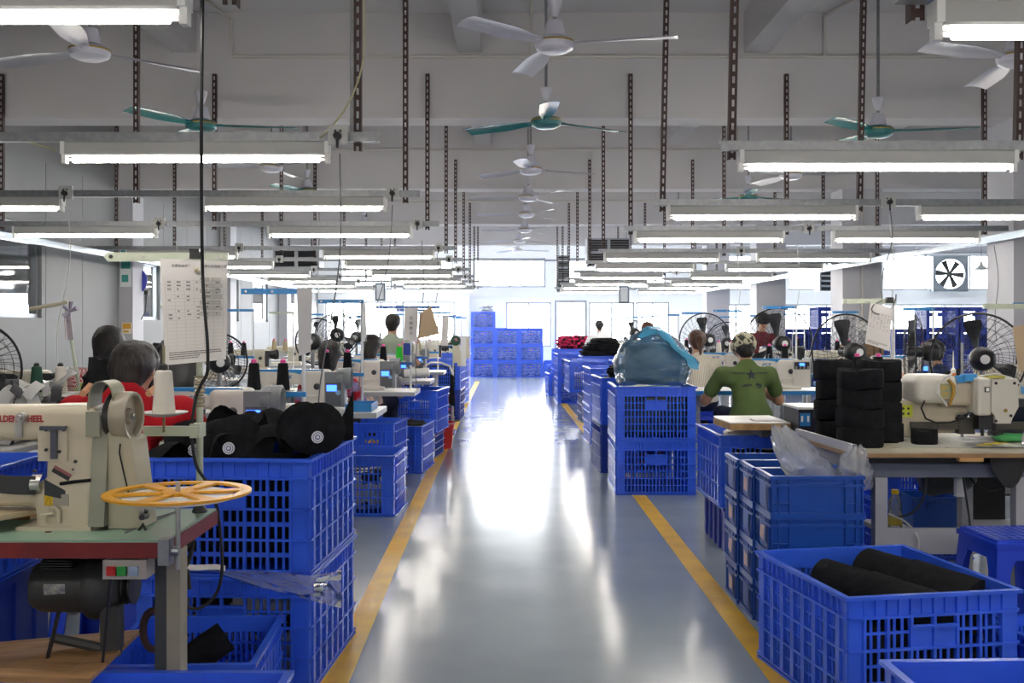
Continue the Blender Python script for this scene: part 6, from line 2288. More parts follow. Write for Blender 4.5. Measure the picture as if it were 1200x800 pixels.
def person(x, y, rz, label, shirt, hair=HAIRB, trousers=None, head=1.13, lean=.16, tilt=.45, tail=False, elbow=.27, h=.014, long_hair=False, sleeve='short', seat=.47, wide=1.0, edrop=.27, neck=.18, stand_=False, cap=None, female=False):
    """one figure facing +Y; sitting unless stand_; head is the height of the head's middle"""
    trousers = trousers or NAVY
    t = thing('person', label, 'person', (x, y, 0), rz)
    hp = seat + .11 if not stand_ else .92
    sh = head - neck                        # shoulder height
    w_ = .165 * wide
    pel, chest, nk = Vector((0, 0, hp)), Vector((0, lean * .75, sh - .10)), Vector((0, lean, sh + .02))
    Hc = Vector((0, lean + .05, head))
    RT = Matrix.Rotation(-tilt, 3, 'X')

    def H(a, b, c):
        return Hc + RT @ Vector((a, b, c))
    body = [('cap', pel, chest, .10, .105), ('cap', chest + Vector((-w_ * .7, 0, .02)), chest + Vector((w_ * .7, 0, .02)), .06, .06),
            ('cap', nk + Vector((0, -.01, -.04)), H(0, -.015, -.06), .056, .05),
            ('cap', H(0, -.028, .025), H(0, .022, .03), .079, .074), ('cap', H(0, .02, -.01), H(0, .05, -.082), .062, .036),
            ('cap', H(0, .085, .01), H(0, .105, -.022), .010, .014, .012), ('cap', H(-.076, -.005, .012), H(-.080, -.008, -.022), .012, .009, .008), ('cap', H(.076, -.005, .012), H(.080, -.008, -.022), .012, .009, .008)]
    arms = []
    for s in (-1, 1):
        S = Vector((s * (w_ + .015), lean - .01, sh - .045))
        E = Vector((s * elbow, lean + .10, sh - edrop)) if not stand_ else Vector((s * (w_ + .07), lean + .06, sh - .28))
        W = Vector((s * .10, lean + .33, max(.84, sh - .24))) if not stand_ else Vector((s * .12, lean + .27, sh - .26))
        arms.append((S, E, W))
        body += [('cap', S, E, .047, .040), ('cap', E, W, .040, .026)]
    legs = []
    for s in (-1, 1):
        if stand_:
            K, A = Vector((s * .10, .03, .49)), Vector((s * .10, -.01, .085))
        else:
            K, A = Vector((s * .13, .42, hp - .01)), Vector((s * .13, .38, .085))
        Hp = Vector((s * .085, .01, hp - .01))
        legs.append((Hp, K, A))
        body += [('cap', Hp, K, .072, .052), ('cap', K, A, .052, .036)]
    hands = []
    for (S, E, W), s in zip(arms, (-1, 1)):
        fw = (W - E).normalized()
        fw = Vector((fw.x * .4, fw.y, fw.z * .3)).normalized()
        hands.append(sdf_mesh(hand_prims(W, fw, 1 if s > 0 else -1), .006 if h < .013 else .009, .008, .01))
    solid('body', body, h, SKIN, t, .022, extra=hands)
    # shirt
    cl = [('cap', pel + Vector((0, .0, .01)), chest, .135 if not female else .12, .13), ('cap', pel + Vector((-.05, .01, .0)), pel + Vector((.05, .01, .0)), .125, .125),
          ('cap', chest + Vector((-w_ * .78, .0, .03)), chest + Vector((w_ * .78, .0, .03)), .084, .084), ('cap', chest + Vector((0, .01, .1)), nk + Vector((0, -.005, -.015)), .085, .068)]
    for S, E, W in arms:
        e = S.lerp(E, .62 if sleeve == 'short' else 1.0)
        cl += [('cap', S, e, .062, .060 if sleeve == 'short' else .052)]
        if sleeve == 'long':
            cl += [('cap', E, E.lerp(W, .85), .052, .038)]
    sh_ = solid('shirt', cl, h, shirt, t, .035)
    tr = [('cap', Vector((-.05, 0, hp - .02)), Vector((.05, 0, hp - .02)), .115, .115)]
    for Hp, K, A in legs:
        tr += [('cap', Hp, K, .086, .066), ('cap', K, A, .066, .052)]
    solid('trousers', tr, max(h, .014), trousers, t, .03)
    for Hp, K, A in legs:
        solid('shoe', [('cap', A + Vector((0, -.02, -.045)), A + Vector((0, .15, -.055)), .04, .03), ('cap', A, A + Vector((0, 0, -.03)), .042, .042)], .014, SOLE, t, .02)
    # hair over the skull, open at the face
    hr = [('cap', H(0, -.032, .026), H(0, .016, .044), .088, .084), ('cap', H(-.016, -.03, .052), H(.016, -.005, .058), .058, .058, .02), ('cap', H(-.025, -.07, -.02), H(.03, -.07, .005), .045, .045, .02)]
    if long_hair:
        hr += [('cap', H(0, -.05, .0), H(0, -.055, -.11), .088, .07)]
    else:
        hr += [('cap', H(0, -.042, .0), H(0, -.046, -.045), .078, .060)]
    if tail:
        hr += [('cap', H(0, -.11, .03), H(0, -.135, -.02), .030, .034, .02), ('cap', H(0, -.135, -.02), H(0, -.115, -.17), .034, .014, .02)]
    hr += [('-cap', H(0, .115, -.01), H(0, .12, -.12), .085, .09), ('-cap', H(-.12, .03, -.03), H(-.12, .03, -.1), .045, .05), ('-cap', H(.12, .03, -.03), H(.12, .03, -.1), .045, .05)]
    ho = solid('hair', hr, min(h, .011), hair, t, .02)
    for v in ho.data.vertices:
        q = noise.fractal(Vector((v.co.x * 60, v.co.y * 60, v.co.z * 14)) + Vector((x, y, 0)), 1, 2, 3)
        v.co += v.normal * q * .0045
    for s in (-1, 1):
        MB().lathe([(0, -.009), (.007, -.006), (.010, 0), (.007, .006), (0, .009)], 8, H(s * .03, .078, .012)).build('eye', CAPW, t)
    MB().cyl(H(-.02, .088, -.055), H(.02, .088, -.055), .006, n=6).build('mouth', mat('lips', '8f4a44', .5), t)
    if cap is not None:
        cp = solid('cap', [('cap', H(0, -.034, .034), H(0, .02, .046), .104, .096), ('-cap', H(0, .02, -.10), H(0, -.06, -.12), .115, .115)], .011, cap, t, .012)
        MB().sheet(lambda u, v: H(.075 * (u - .5) * 2 * (1 - .25 * v), .085 + .075 * v - .04 * (2 * u - 1) ** 2, .055 - .012 * v), 8, 4, 0, .004).build('cap_peak', cap, t)
    return t, H, chest, arms


REDS = mat('red shirt cloth', 'c3202b', .85, var=.18, scale=6, bump=.35, bscale=18, spec=.2)
GREENS = mat('olive green shirt cloth', '5d7040', .85, var=.15, scale=6, bump=.35, bscale=14, spec=.2)
CAMO = mat('mottled grey cap cloth', 'b9b49a', .85, col2='3d3f38', scale=26, sharp=(.46, .52), spec=.2)
wv = mat('cream striped shirt', 'd9d3c0', .85, spec=.2)
nt = wv.node_tree
wn = nt.nodes.new('ShaderNodeTexWave')
wn.inputs['Scale'].default_value = 22
wn.bands_direction = 'X'
rp = nt.nodes.new('ShaderNodeValToRGB')
rp.color_ramp.elements[0].color = (*lin('a8a08c'), 1)
rp.color_ramp.elements[1].color = (*lin('e2dccb'), 1)
rp.color_ramp.elements[0].position, rp.color_ramp.elements[1].position = .2, .5
nt.links.new(nt.nodes['Texture Coordinate'].outputs['Object'], wn.inputs['Vector'])
nt.links.new(wn.outputs['Fac'], rp.inputs['Fac'])
nt.links.new(rp.outputs['Color'], nt.nodes['Principled BSDF'].inputs['Base Color'])
ck = mat('red white check cloth', 'e6dcd8', .85, spec=.2)
nt = ck.node_tree
cn_ = nt.nodes.new('ShaderNodeTexChecker')
cn_.inputs['Scale'].default_value = 95
cn_.inputs['Color1'].default_value = (*lin('b32a3a'), 1)
cn_.inputs['Color2'].default_value = (*lin('e6d8d4'), 1)
nt.links.new(nt.nodes['Texture Coordinate'].outputs['Object'], cn_.inputs['Vector'])
nt.links.new(cn_.outputs['Color'], nt.nodes['Principled BSDF'].inputs['Base Color'])

STW = mat('grey stool plastic', '6f7680', .4)


def seat_for(x, y, words_):
    stool(x, y - .02, 0, 'blue plastic stool under the %s' % words_, STOOLM)


# 1 woman in red at the first machine left of the aisle
t, H, ch, arms = person(-1.52, 3.93, R(-4), 'worker in a red shirt with short greying dark hair, bent over a sewing machine', REDS, HAIRG, head=1.13, lean=.13, tilt=.35, elbow=.26, h=.011, wide=1.25, edrop=.17, neck=.11)
seat_for(-1.52, 3.93, 'worker in the red shirt')
for s in (-1, 1):
    pts = [ch + Vector((s * .13, -.085, .13)), ch + Vector((s * .135, -.02, .155)), ch + Vector((s * .13, .05, .14))]
    MB().tube([p + Vector((0, 0, .0)) for p in pts], .014, 6).build('apron_strap', mat('orange tan strap', 'd8a27c', .8), t)
MB().tube([H(.083, -.01, .005), H(.085, .0, -.03), H(.07, .05, -.06)], .003, 5).build('mask_string', CAPW, t)
# 2 man in olive green
t, H, ch, arms = person(1.935, 8.22, R(3), 'worker in an olive green shirt with a printed star and a mottled grey cap', GREENS, HAIRB, neck=.15, head=1.115, lean=.17, tilt=.55, elbow=.31, h=.011, wide=1.12, cap=CAMO)
seat_for(1.935, 8.22, 'worker in the olive green shirt')
ink = mat('dark shirt print', '2c3038', .8)
MB()
def onback(m, name):
    return m.build(name, ink, t, 0)
py = -.135
star = []
for k in range(10):
    r = .046 if k % 2 == 0 else .019
    g = R(90 + 36 * k)
    star.append((r * math.cos(g), r * math.sin(g)))
# the print lies on the back of the shirt: projected to it along Y
sv = None
shirt_ob = [c for c in t.children if c.name.startswith('shirt')][0]
SV = np.array([v.co for v in shirt_ob.data.vertices])
def back_y(x, z):
    d = (SV[:, 0] - x) ** 2 + (SV[:, 2] - z) ** 2
    near = np.where(d < .018 ** 2)[0]
    return float(SV[near, 1].min()) - .003 if len(near) else -.14
def print_poly(poly, cx, cz, name):
    m = MB()
    vs = [(cx + u, back_y(cx + u, cz + v), cz + v) for u, v in poly]
    c_ = (cx, back_y(cx, cz), cz)
    vs = [c_] + vs
    n = len(poly)
    m.add(vs, [(0, 1 + i, 1 + (i + 1) % n) for i in range(n)])
    m.build(name, ink, t, 0)
zs = ch.z + .055
print_poly(star, .0, zs, 'printed_star')
for s in (-1, 1):
    print_poly([(-.05, -.003), (.05, -.004), (.05, .003), (-.05, .004)], s * .095, zs + .012, 'printed_bar')
for k, (u, v, w2, h2) in enumerate(((-.05, -.085, .018, .012), (-.02, -.08, .014, .009), (-.075, -.09, .008, .01), (.04, -.078, .016, .016), (.065, -.085, .014, .018), (.05, -.10, .02, .007))):
    print_poly([(-w2, -h2), (-w2 * .3, -h2 * .4), (w2, -h2 * .8), (w2 * .8, h2), (0, h2 * .5), (-w2 * .7, h2)], u, zs + v, 'printed_mark')
# the others
person(1.90, 10.2, R(2), 'worker in a cream striped shirt with brown tied-up hair beside the blue sack', wv, HAIRN, head=1.15, lean=.15, tilt=.35, tail=True, h=.014, female=True)
seat_for(1.90, 10.2, 'worker in the striped shirt')
GREYP = mat('grey patterned shirt', '8f8f92', .85, col2='5a5a60', scale=24, spec=.2)
person(1.80, 20.55, 0, 'worker in a white shirt with cropped black hair far down the right side', WHITEF, HAIRB, head=1.31, lean=.12, tilt=.25, h=.02, seat=.60)
stl = lambda x, y, wds: stool(x, y - .02, 0, 'blue plastic stool under the %s' % wds)
stool(1.80, 20.5, 0, 'blue plastic stool under the worker in white').scale.z = 1.3
person(1.92, 14.35, R(-8), 'worker in a grey patterned shirt with short brown hair seen over the blue sack', GREYP, HAIRN, head=1.25, lean=.12, tilt=.3, h=.016, seat=.52)
stool(1.92, 14.33, 0, 'blue plastic stool under the worker in the grey patterned shirt').scale.z = 1.13
person(1.74, 12.25, R(6), 'worker with black hair mostly hidden behind the blue sack', NAVY, HAIRB, head=1.19, lean=.14, tilt=.4, h=.016)
seat_for(1.74, 12.25, 'worker hidden behind the blue sack')
MAROON = mat('maroon shirt cloth', '6a2730', .85, var=.3, scale=8, spec=.2)
person(3.66, 14.98, math.pi, 'worker in a maroon shirt and dark cap facing the camera by the pillars', MAROON, HAIRB, head=1.37, lean=.10, tilt=.3, h=.014, seat=.62, cap=mat('black cap cloth', '1b1b1f', .8), sleeve='long')
stool(3.66, 15.0, 0, 'tall blue stool under the worker in maroon').scale.z = 1.36
NAVYS = mat('navy shirt cloth', '2a3556', .85, var=.2, scale=8, spec=.2)
person(3.87, 9.05, R(12), 'worker in a navy shirt with black hair behind the big fan by the pillars', NAVYS, HAIRB, head=1.07, lean=.17, tilt=.5, h=.013)
seat_for(3.87, 9.05, 'worker in the navy shirt')
person(-1.465, 8.02, R(-5), 'worker in a red and purple top with a long black ponytail', mat('red purple top', 'a31f2c', .85, col2='8b7fa6', scale=7, sharp=(.47, .52), spec=.2), HAIRB, head=1.07, lean=.17, tilt=.5, tail=True, long_hair=True, h=.013, female=True)
seat_for(-1.465, 8.02, 'ponytailed worker')
person(-1.38, 9.70, R(-12), 'worker in a pale pink and grey top with bobbed black hair', mat('pale pink top', 'd9b0a8', .85, col2='8f8f92', scale=6, sharp=(.46, .52), spec=.2), HAIRB, head=1.11, lean=.16, tilt=.45, h=.014, female=True, long_hair=True)
seat_for(-1.38, 9.70, 'worker in pink')
person(-1.39, 11.78, R(-8), 'worker in a grey green shirt with short black hair, sitting tall', mat('grey green shirt', '8f9a8a', .85, var=.15, scale=6, spec=.2), HAIRB, head=1.335, lean=.10, tilt=.2, h=.014, seat=.62)
stool(-1.39, 11.76, 0, 'tall blue stool under the worker in grey green').scale.z = 1.36
person(-2.35, 5.93, R(14), 'worker in a red and white checked shirt half hidden by black cloth', ck, HAIRB, head=1.19, lean=.14, tilt=.4, h=.012, long_hair=True, female=True, neck=.14)
seat_for(-2.35, 5.93, 'worker in the checked shirt')
# ---------------------------------------------------------------- clutter on and around the tables
table(-4.1, -2.22, 4.55, 'sewing table piled with cut pieces by the partition', depth=.6)
rr = random.Random(11)
pc = [mat('white cut piece', 'd2d2d0', .85), mat('black cut piece', '1e1f22', .9), mat('grey cut piece', '8b8f8c', .85), mat('striped cut piece', '4c4d50', .85)]
for k in range(22):
    w_, h_ = rr.uniform(.04, .075), rr.uniform(.08, .15)
    def f(u, v, w_=w_, h_=h_, b=rr.uniform(.01, .05)):
        return ((u - .5) * w_, (v - .5) * h_, b * math.sin(math.pi * v))
    px, py = rr.uniform(-10, 84), rr.uniform(456, 478)
    p = at(px, py, 4.72 + rr.uniform(0, .25))
    o = MB().sheet(f, 3, 6, 0, .003).build('cut_piece', pc[rr.choice((0, 0, 1, 1, 2, 3))], None, 40)
    o.location = (p.x, p.y, max(p.z, TZ + .02))
    o.rotation_euler = (rr.uniform(.4, 1.2), rr.uniform(-.7, .7), rr.uniform(-.9, .9))
    tag(o, 'cut cloth piece in the black and white pile by the partition table', 'cloth piece', 'cut cloth pieces piled by the partition')
tag(blob('cloth_pile', mat('dark and pale scraps', 'bcbcba', .9, col2='2a2b2e', scale=9, sharp=(.47, .5), spec=.2), (.7, .42, .17), 130, 14, .3, 3, True, None, (-2.62, 4.86, TZ)), 'pile of dark and pale scraps on the partition table', 'cloth', None, 'stuff')
tag(MB().sheet(lambda u, v: (ax(28 + 45 * u, 4.95), 4.95 + .2 * v, az(448 - 12 * math.sin(2 * u) + 26 * (1 - v) * .6, 4.95) + .02 * math.sin(7 * u + 3 * v)), 16, 8, 0, .003).build('plastic_bag', sheer('white film', 'dcdcde', .6, .25, bump=.5, bscale=12), None, 180), 'white plastic bag lying over the scraps by the partition', 'plastic bag')
tag(blob('cloth_pile', BLKF2, (.32, .32, .40), 131, 16, .35, 2.6, True, None, (-1.93, 5.1, TZ)), 'tall heap of black cloth before the checked shirt', 'cloth', None)
tag(blob('black_bag', mat('glossy black bag', '141518', .35, bump=.5, bscale=9), (.26, .20, .47), 132, 16, .22, 2.2, True, None, (-1.66, 5.12, TZ), .3), 'glossy black bag standing beside the hanging work sheet', 'bag')
tag(blob('cloth_pile', mat('lime cloth', 'b9c86a', .85), (.13, .12, .30), 133, 10, .3, 3, True, None, (-2.17, 5.28, TZ - .04)), 'lime green cloth between the checked shirt and the black heap', 'cloth')
# old thread stand with a knotted rag
tsx, tsy = ax(92, 5.2), 5.2
rg = thing('thread_stand', 'old thread stand with a knotted rag by the partition window', 'thread stand', (tsx, tsy, 0))
MB().tube([(0, 0, TZ), (0, 0, az(450, 5.2)), at(84, 400, 5.2) - Vector((tsx, tsy, 0)), at(76, 352, 5.2) - Vector((tsx, tsy, 0))], .009, 8).build('pole', PALEG, rg)
MB().tube([at(35, 362, 5.2) - Vector((tsx, tsy, 0)), at(80, 354, 5.2) - Vector((tsx, tsy, 0))], .010, 8).build('top_arm', mat('old cream enamel', 'b9b49c', .5), rg)
kb = MB()
for k in range(5):
    a_ = R(20 + 62 * k)
    kb.cyl(at(82, 365, 5.18) - Vector((tsx, tsy, 0)), at(82 + 9 * math.cos(a_), 365 - 12 * math.sin(a_), 5.17) - Vector((tsx, tsy, 0)), .006, .013, n=6)
kb.build('rag_knot', mat('grey purple rag', '9a94a2', .85), rg)
MB().sheet(lambda u, v: at(75 + 8 * u + (2 + 2 * u) * v, 370 + 28 * v, 5.17 + .01 * math.sin(5 * u)) - Vector((tsx, tsy, 0)), 4, 6, 0, .003).build('rag_tail', mat('pale pink rag', 'cbc2c8', .85), rg)
for px, cm, nm in ((43, mat('dark green thread', '1f4a3a', .8), 'dark green'), (71, CONEW, 'white')):
    p = at(px, 452, 5.05)
    t = cone(p.x, p.y, p.z - .03, cm, BLK, '%s thread cone with a black tip by the partition wall' % nm, .95)
tag(MB().bx(ax(30, 5.05), ax(100, 5.05), 5.02, 5.12, az(452, 5.05) - .05, az(452, 5.05) - .031).build('cone_shelf', PALEG, None, 0), 'small pale shelf holding the green and white cones', 'shelf')
for xx in (ax(36, 5.05), ax(96, 5.05)):
    MB().bx(xx, xx + .015, 5.06, 5.08, TZ, az(452, 5.05) - .05).build('shelf_post', PALEG, [o for o in COL.objects if o.name == 'cone_shelf'][0], 0)

# narrow sheets hung on the blue arms along the left
paper([at(348, 337, 4.86), at(366, 337, 4.95), at(364, 412, 4.95), at(350, 417, 4.86)], 'narrow white sheet hung edge on from the first blue arm', False)
paper([at(422, 352, 7.0), at(428, 352, 7.12), at(430, 400, 7.12), at(424, 400, 7.0)], 'cream sheet hung edge on from the second blue arm', False)
tg = paper([at(474, 361, 8.9), at(490, 360, 8.9), at(489, 401, 8.9), at(473, 398, 8.9)], 'white cloth tag with dark writing hung beside a tan board', False)
for k in range(4):
    text('合格数计'[k], .032, INK, tg, at(479.5, 374 + 6 * k, 8.89) - tg.location, (R(90), 0, 0), 'writing', .0002)
tag(MB().prism([(ax(491, 8.97), az(368, 8.97)), (ax(505, 8.97), az(358, 8.97)), (ax(515, 8.97), az(391, 8.97)), (ax(490, 8.97), az(397, 8.97))][::-1], 8.968, 8.974, 'XZ').build('cardboard_sheet', mat('tan cardboard', 'c0a888', .7), None, 0), 'tan board hung beside the white cloth tag', 'cardboard')
tag(MB().bx(ax(473, 8.92), ax(481, 8.92), 8.9, 8.95, az(416, 8.92), az(402, 8.92)).build('blue_pouch', mat('deep blue pouch', '22409a', .6), None, 0), 'deep blue pouch hanging under the white cloth tag', 'pouch')
paper([at(518, 370, 12.71), at(526, 370, 12.71), at(525, 405, 12.71), at(517, 405, 12.71)], 'tan paper pattern hung on the fifth stand left of the aisle', False)
pc2 = mat('cream pattern card', 'd8d2bc', .7)
for k, (px, py, w_, h_) in enumerate(((532, 395, 7, 30), (540, 395, 6, 34), (546, 394, 4, 26), (536, 411, 6, 18))):
    tag(MB().bx(ax(px, 14.1), ax(px + w_, 14.1), 14.10 + .006 * k, 14.104 + .006 * k, az(py + h_, 14.1), az(py, 14.1)).build('pattern_card', pc2 if k != 1 else CAPW, None, 0), 'cream pattern card hanging at the end of the left tables, %s of four' % ORD[k], 'card', 'pattern cards hanging at the end of the left tables')
tag(MB().lathe([(0, -.01), (.07, -.01), (.07, .01), (0, .01)], 20, at(534, 399, 14.08), Matrix.Rotation(R(90), 4, 'X')).build('embroidered_disc', mat('green pink disc', '1f4a36', .7, col2='c97a86', scale=20, sharp=(.40, .44)), None), 'dark green disc with pink spots hanging among the pattern cards', 'disc')
rk = thing('card_rack', 'slim rack with two cross arms holding pattern cards at the end of the left tables', 'rack', (ax(531, 14.12), 14.14, 0))
MB().cyl((0, 0, .02), (0, 0, 1.22), .010, n=8).build('pole', PALEG, rk)
MB().bx(-.12, .26, -.012, .012, 1.145, 1.165).build('cross_arm', PALEG, rk, 0)
MB().bx(-.10, .20, -.012, .012, .95, .965).build('cross_arm', PALEG, rk, 0)
MB().lathe([(0, 0), (.10, 0), (.10, .012), (.02, .02), (0, .02)], 16).build('foot', DSTEEL, rk)
# roll of white cloth on a blue board, trolley handle, red bucket, black cloth
tag(MB().cyl(at(474, 438, 9.95), at(503, 436, 9.95), .045, n=14).build('cloth_roll', WHITEF), 'white cloth roll lying on the fourth left table near the aisle', 'roll')
tl = thing('hand_trolley', 'small hand trolley with a bent steel handle left of the aisle', 'trolley', (ax(512, 11.3), 11.3, 0))
hx0, hx1 = ax(495, 11.3) - ax(512, 11.3), ax(530, 11.3) - ax(512, 11.3)
MB().tube([(hx0, 0, .12), (hx0, 0, .78), (hx0 + .02, 0, .86), (hx0 + .09, 0, .905), (hx1 - .12, 0, .905), (hx1 - .03, 0, .87), (hx1, 0, .79), (hx1, 0, .12)], .014, 8).build('handle', STEEL, tl)
MB().bx(hx0 - .02, hx1 + .02, 0, .42, .10, .13).build('platform', mat('blue trolley deck', '2b4fb0', .5), tl, 0)
for xx in (hx0 + .03, hx1 - .03):
    for yy in (.05, .37):
        MB().cyl((xx - .015, yy, .05), (xx + .015, yy, .05), .05, n=14).build('wheel', BLKR, tl)
tag(MB().sheet(lambda u, v: (ax(527 + 5 * u, 11.25), 11.25 + .02 * math.sin(4 * u + 3 * v), az(438 + 36 * v + 2 * u, 11.25)), 5, 8, 0, .01).build('black_cloth', BLKF2, None, 60), 'black cloth hung over the trolley handle', 'cloth')
bk = thing('bucket', 'red plastic bucket on the floor beside the yellow line', 'bucket', (ax(519, 11.0) + .0, 10.99, 0))
MB().lathe([(0, 0), (.095, 0), (.125, .27), (.13, .272), (.13, .285), (.12, .285), (.092, .01), (0, .01)], 24).build('body', REDB, bk)
MB().ring((0, 0, .27), .132, .006, 24, 5).build('rim', mat('grey bucket rim', 'b8b4b2', .4), bk)
MB().tube([(.13 * math.cos(R(a_)), .02, .27 + .11 * math.sin(R(a_))) for a_ in range(0, 181, 20)], .004, 5).build('handle', STEEL, bk)
# caps and tools on the near tables
bb = thing('parts_bin', 'blue edged tray at the aisle end of the second left table', 'tray', (ax(404, 6.55), 6.56, TZ - .0))
mb = MB()
L_ = .17
mb.bx(0, L_, 0, .3, .001, .006)
for x0, x1, y0, y1 in ((0, L_, 0, .006), (0, L_, .294, .3), (0, .006, .006, .294), (L_ - .006, L_, .006, .294)):
    mb.bx(x0, x1, y0, y1, .006, .05)
mb.build('body', BLUEB, bb, 0)
for k in range(6):
    MB().lathe([(0, 0), (.012, 0), (.012, .02), (0, .02)], 10, (.03 + .022 * k, .05 + .05 * (k % 3), .006)).build('bobbin', mat('red bobbin', 'c23a2a', .5) if k % 2 else STEEL, bb)

# pillar by the partition: posters and the round blue sign in the window
PXs = -5.0
for (x0, x1, y0, y1, c1, c2, lab) in ((141, 154, 263, 271, '2c3f8a', 'd9b23a', 'small blue and yellow notice on the partition pillar'), (141, 154, 289, 336, '3f9a92', 'e8efee', 'teal and white notice on the partition pillar'), (143, 154.5, 378, 391, 'e0a83a', 'f0e6d2', 'orange and white sticker on the partition pillar')):
    Yp = 13.545
    o = thing('wall_notice', lab, 'notice', at((x0 + x1) / 2, (y0 + y1) / 2, Yp))
    c = o.location
    P = lambda px, py: (ax(px, Yp) - c.x, 0, az(py, Yp) - c.z)
    a, b = P(x0, y1), P(x1, y0)
    MB().bx(a[0], b[0], -.004, 0, a[2], b[2]).build('sheet', mat('notice ' + c2, c2, .5), o, 0)
    MB().bx(a[0] + .01, b[0] - .01, -.006, -.004, a[2] + (b[2] - a[2]) * .45, b[2] - .01).build('print', mat('notice ' + c1, c1, .5), o, 0)
    MB().bx(a[0] + .02, b[0] - .04, -.006, -.004, a[2] + (b[2] - a[2]) * .12, a[2] + (b[2] - a[2]) * .3).build('print', mat('notice ' + c1, c1, .5), o, 0)
ds = thing('round_sign', 'round blue sign with pale rings hanging inside the second partition window', 'sign', at(156, 329, 13.9))
DM = Matrix.Rotation(R(90), 4, 'X')
MB().lathe([(0, -.012), (.19, -.012), (.19, .0), (0, .0)], 32, (0, 0, 0), DM).build('disc', mat('violet blue disc', '3a3f9e', .5), ds)
MB().lathe([(.07, .0), (.11, .0), (.11, .002), (.07, .002)], 32, (0, 0, 0), DM).build('ring', mat('dark navy ring', '1c2038', .5), ds)
MB().lathe([(0, .0), (.055, .0), (.055, .003), (0, .003)], 24, (0, 0, 0), DM).build('centre', mat('pale blue disc centre', '7c8ec8', .5), ds)
MB().tube([(.17, -.02, -.14), (.19, -.02, -.19), (.17, -.02, -.42), (.10, -.02, -.56), (-.02, -.02, -.6)], .008, 6).build('cord', BLKR, ds)
MB().lathe([(0, -.03), (.03, -.03), (.03, .03), (0, .03)], 12, (.19, -.02, -.16)).build('cord_ball', BLK, ds)
MB().tube([(0, 0, .19), (0, 0, .60)], .006, 6).build('hanger', BLKR, ds)

# exhaust fan in the far right clerestory, louvred coolers, floodlights
ex = thing('exhaust_fan', 'square exhaust fan with six dark blades in the far right upper window', 'exhaust fan', at(1112, 321, 27.5))
s_ = 27.5 / 1200
fr = MB()
q = 20.5 * s_
for x0, x1, z0, z1 in ((-q, -q + .05, -q, q), (q - .05, q, -q, q), (-q + .05, q - .05, -q, -q + .05), (-q + .05, q - .05, q - .05, q)):
    fr.bx(x0, x1, -.12, .1, z0, z1)
fr.build('frame', mat('grey fan frame', '7f8790', .5), ex, 0)
sh3 = MB()
n = 32
for i in range(n):
    a0, a1 = 2 * math.pi * i / n, 2 * math.pi * (i + 1) / n
    def sq(a):
        c, s = math.cos(a), math.sin(a)
        m_ = max(abs(c), abs(s))
        return ((q - .04) * c / m_, (q - .04) * s / m_)
    r = 17.3 * s_
    p = [(r * math.cos(a0), r * math.sin(a0)), (r * math.cos(a1), r * math.sin(a1)), sq(a1), sq(a0)]
    sh3.prism(p, -.1, -.09, 'XZ')
sh3.build('shroud', mat('grey fan shroud', '8a929a', .5), ex, 0)
for k in range(6):
    Mk = Matrix.Rotation(math.pi * k / 3 + .1, 4, 'Y')
    MB().prism([(.05, -.035), (16.6 * s_, -.085), (16.6 * s_, .085), (.05, .035)], -.04, -.03, 'XZ', 0, Mk).build('blade', mat('dark fan blade', '2c2e31', .35), ex, 0)
MB().cyl((0, -.07, 0), (0, .02, 0), .07, n=16).build('hub', JDARK, ex)
gm = mat('grey louvre frame', '8c9096', .5)
lm = mat('dark louvre blade', '34363a', .5)


def cooler(px0, px1, py0, py1, Y, label, cols=2, rows=2):
    p = at((px0 + px1) / 2, (py0 + py1) / 2, Y)
    t = thing('air_cooler', label, 'air cooler', p)
    W = (px1 - px0) * Y / 1200
    Hh = (py1 - py0) * Y / 1200
    b = MB()
    b.bx(-W / 2, W / 2, .06, .5, -Hh / 2, Hh / 2)
    for i in range(cols + 1):
        x = -W / 2 + W * i / cols
        b.bx(max(x - .03, -W / 2), min(x + .03, W / 2), 0, .06, -Hh / 2, Hh / 2)
    for j in range(rows + 1):
        z = -Hh / 2 + Hh * j / rows
        b.bx(-W / 2, W / 2, 0, .059, max(z - .025, -Hh / 2), min(z + .025, Hh / 2))
    b.build('box', gm, t, 0)
    for i in range(cols):
        for j in range(rows):
            for k in range(5):
                z = -Hh / 2 + Hh * (j + (k + .7) / 5.6) / rows
                x0 = -W / 2 + W * i / cols + .03
                Mx = Matrix.Translation((0, .03, z)) @ Matrix.Rotation(R(35), 4, 'X')
                MB().bx(x0, x0 + W / cols - .06, -.028, .028, -.004, .004, 0, Mx).build('louvre', lm, t, 0)
    for x in (-W / 2 + .05, W / 2 - .05):
        MB().cyl((x, .25, Hh / 2), (x, .25, ZC - p.z), .012, n=6).build('hanger', ALU, t)
    return t


cooler(688, 739, 279, 312, 19.4, 'grey louvred cooler outlet hung above the lamps right of the aisle')
cooler(320, 374, 292, 314, 17.0, 'grey louvred cooler outlet hung above the lamps left of the aisle')
cooler(653, 668, 299, 342, 24.6, 'narrow grey cooler outlet in front of the far clerestory', 1, 3)
cooler(961, 976, 317, 341, 25.5, 'small louvred air unit between the pillars', 1, 4)
fl = mat('pale floodlight', 'd6dfe6', .4)
for px, py, Y, nm in ((446, 342, 15.84, 'left'), (731, 345, 15.94, 'right')):
    p = at(px, py, Y)
    t = thing('floodlight', 'small square floodlight hung under the rails %s of the aisle' % nm, 'floodlight', p)
    MB().bx(-.08, .08, -.04, .0, -.14, .14).build('case', mat('floodlight grey', '6a7886', .5), t, 0)
    MB().bx(-.055, .055, -.045, -.04, -.11, .11).build('glass', fl, t, 0)
    MB().cyl((0, -.02, .14), (0, -.02, 2.17 - p.z), .008, n=6).build('hanger', ALU, t)
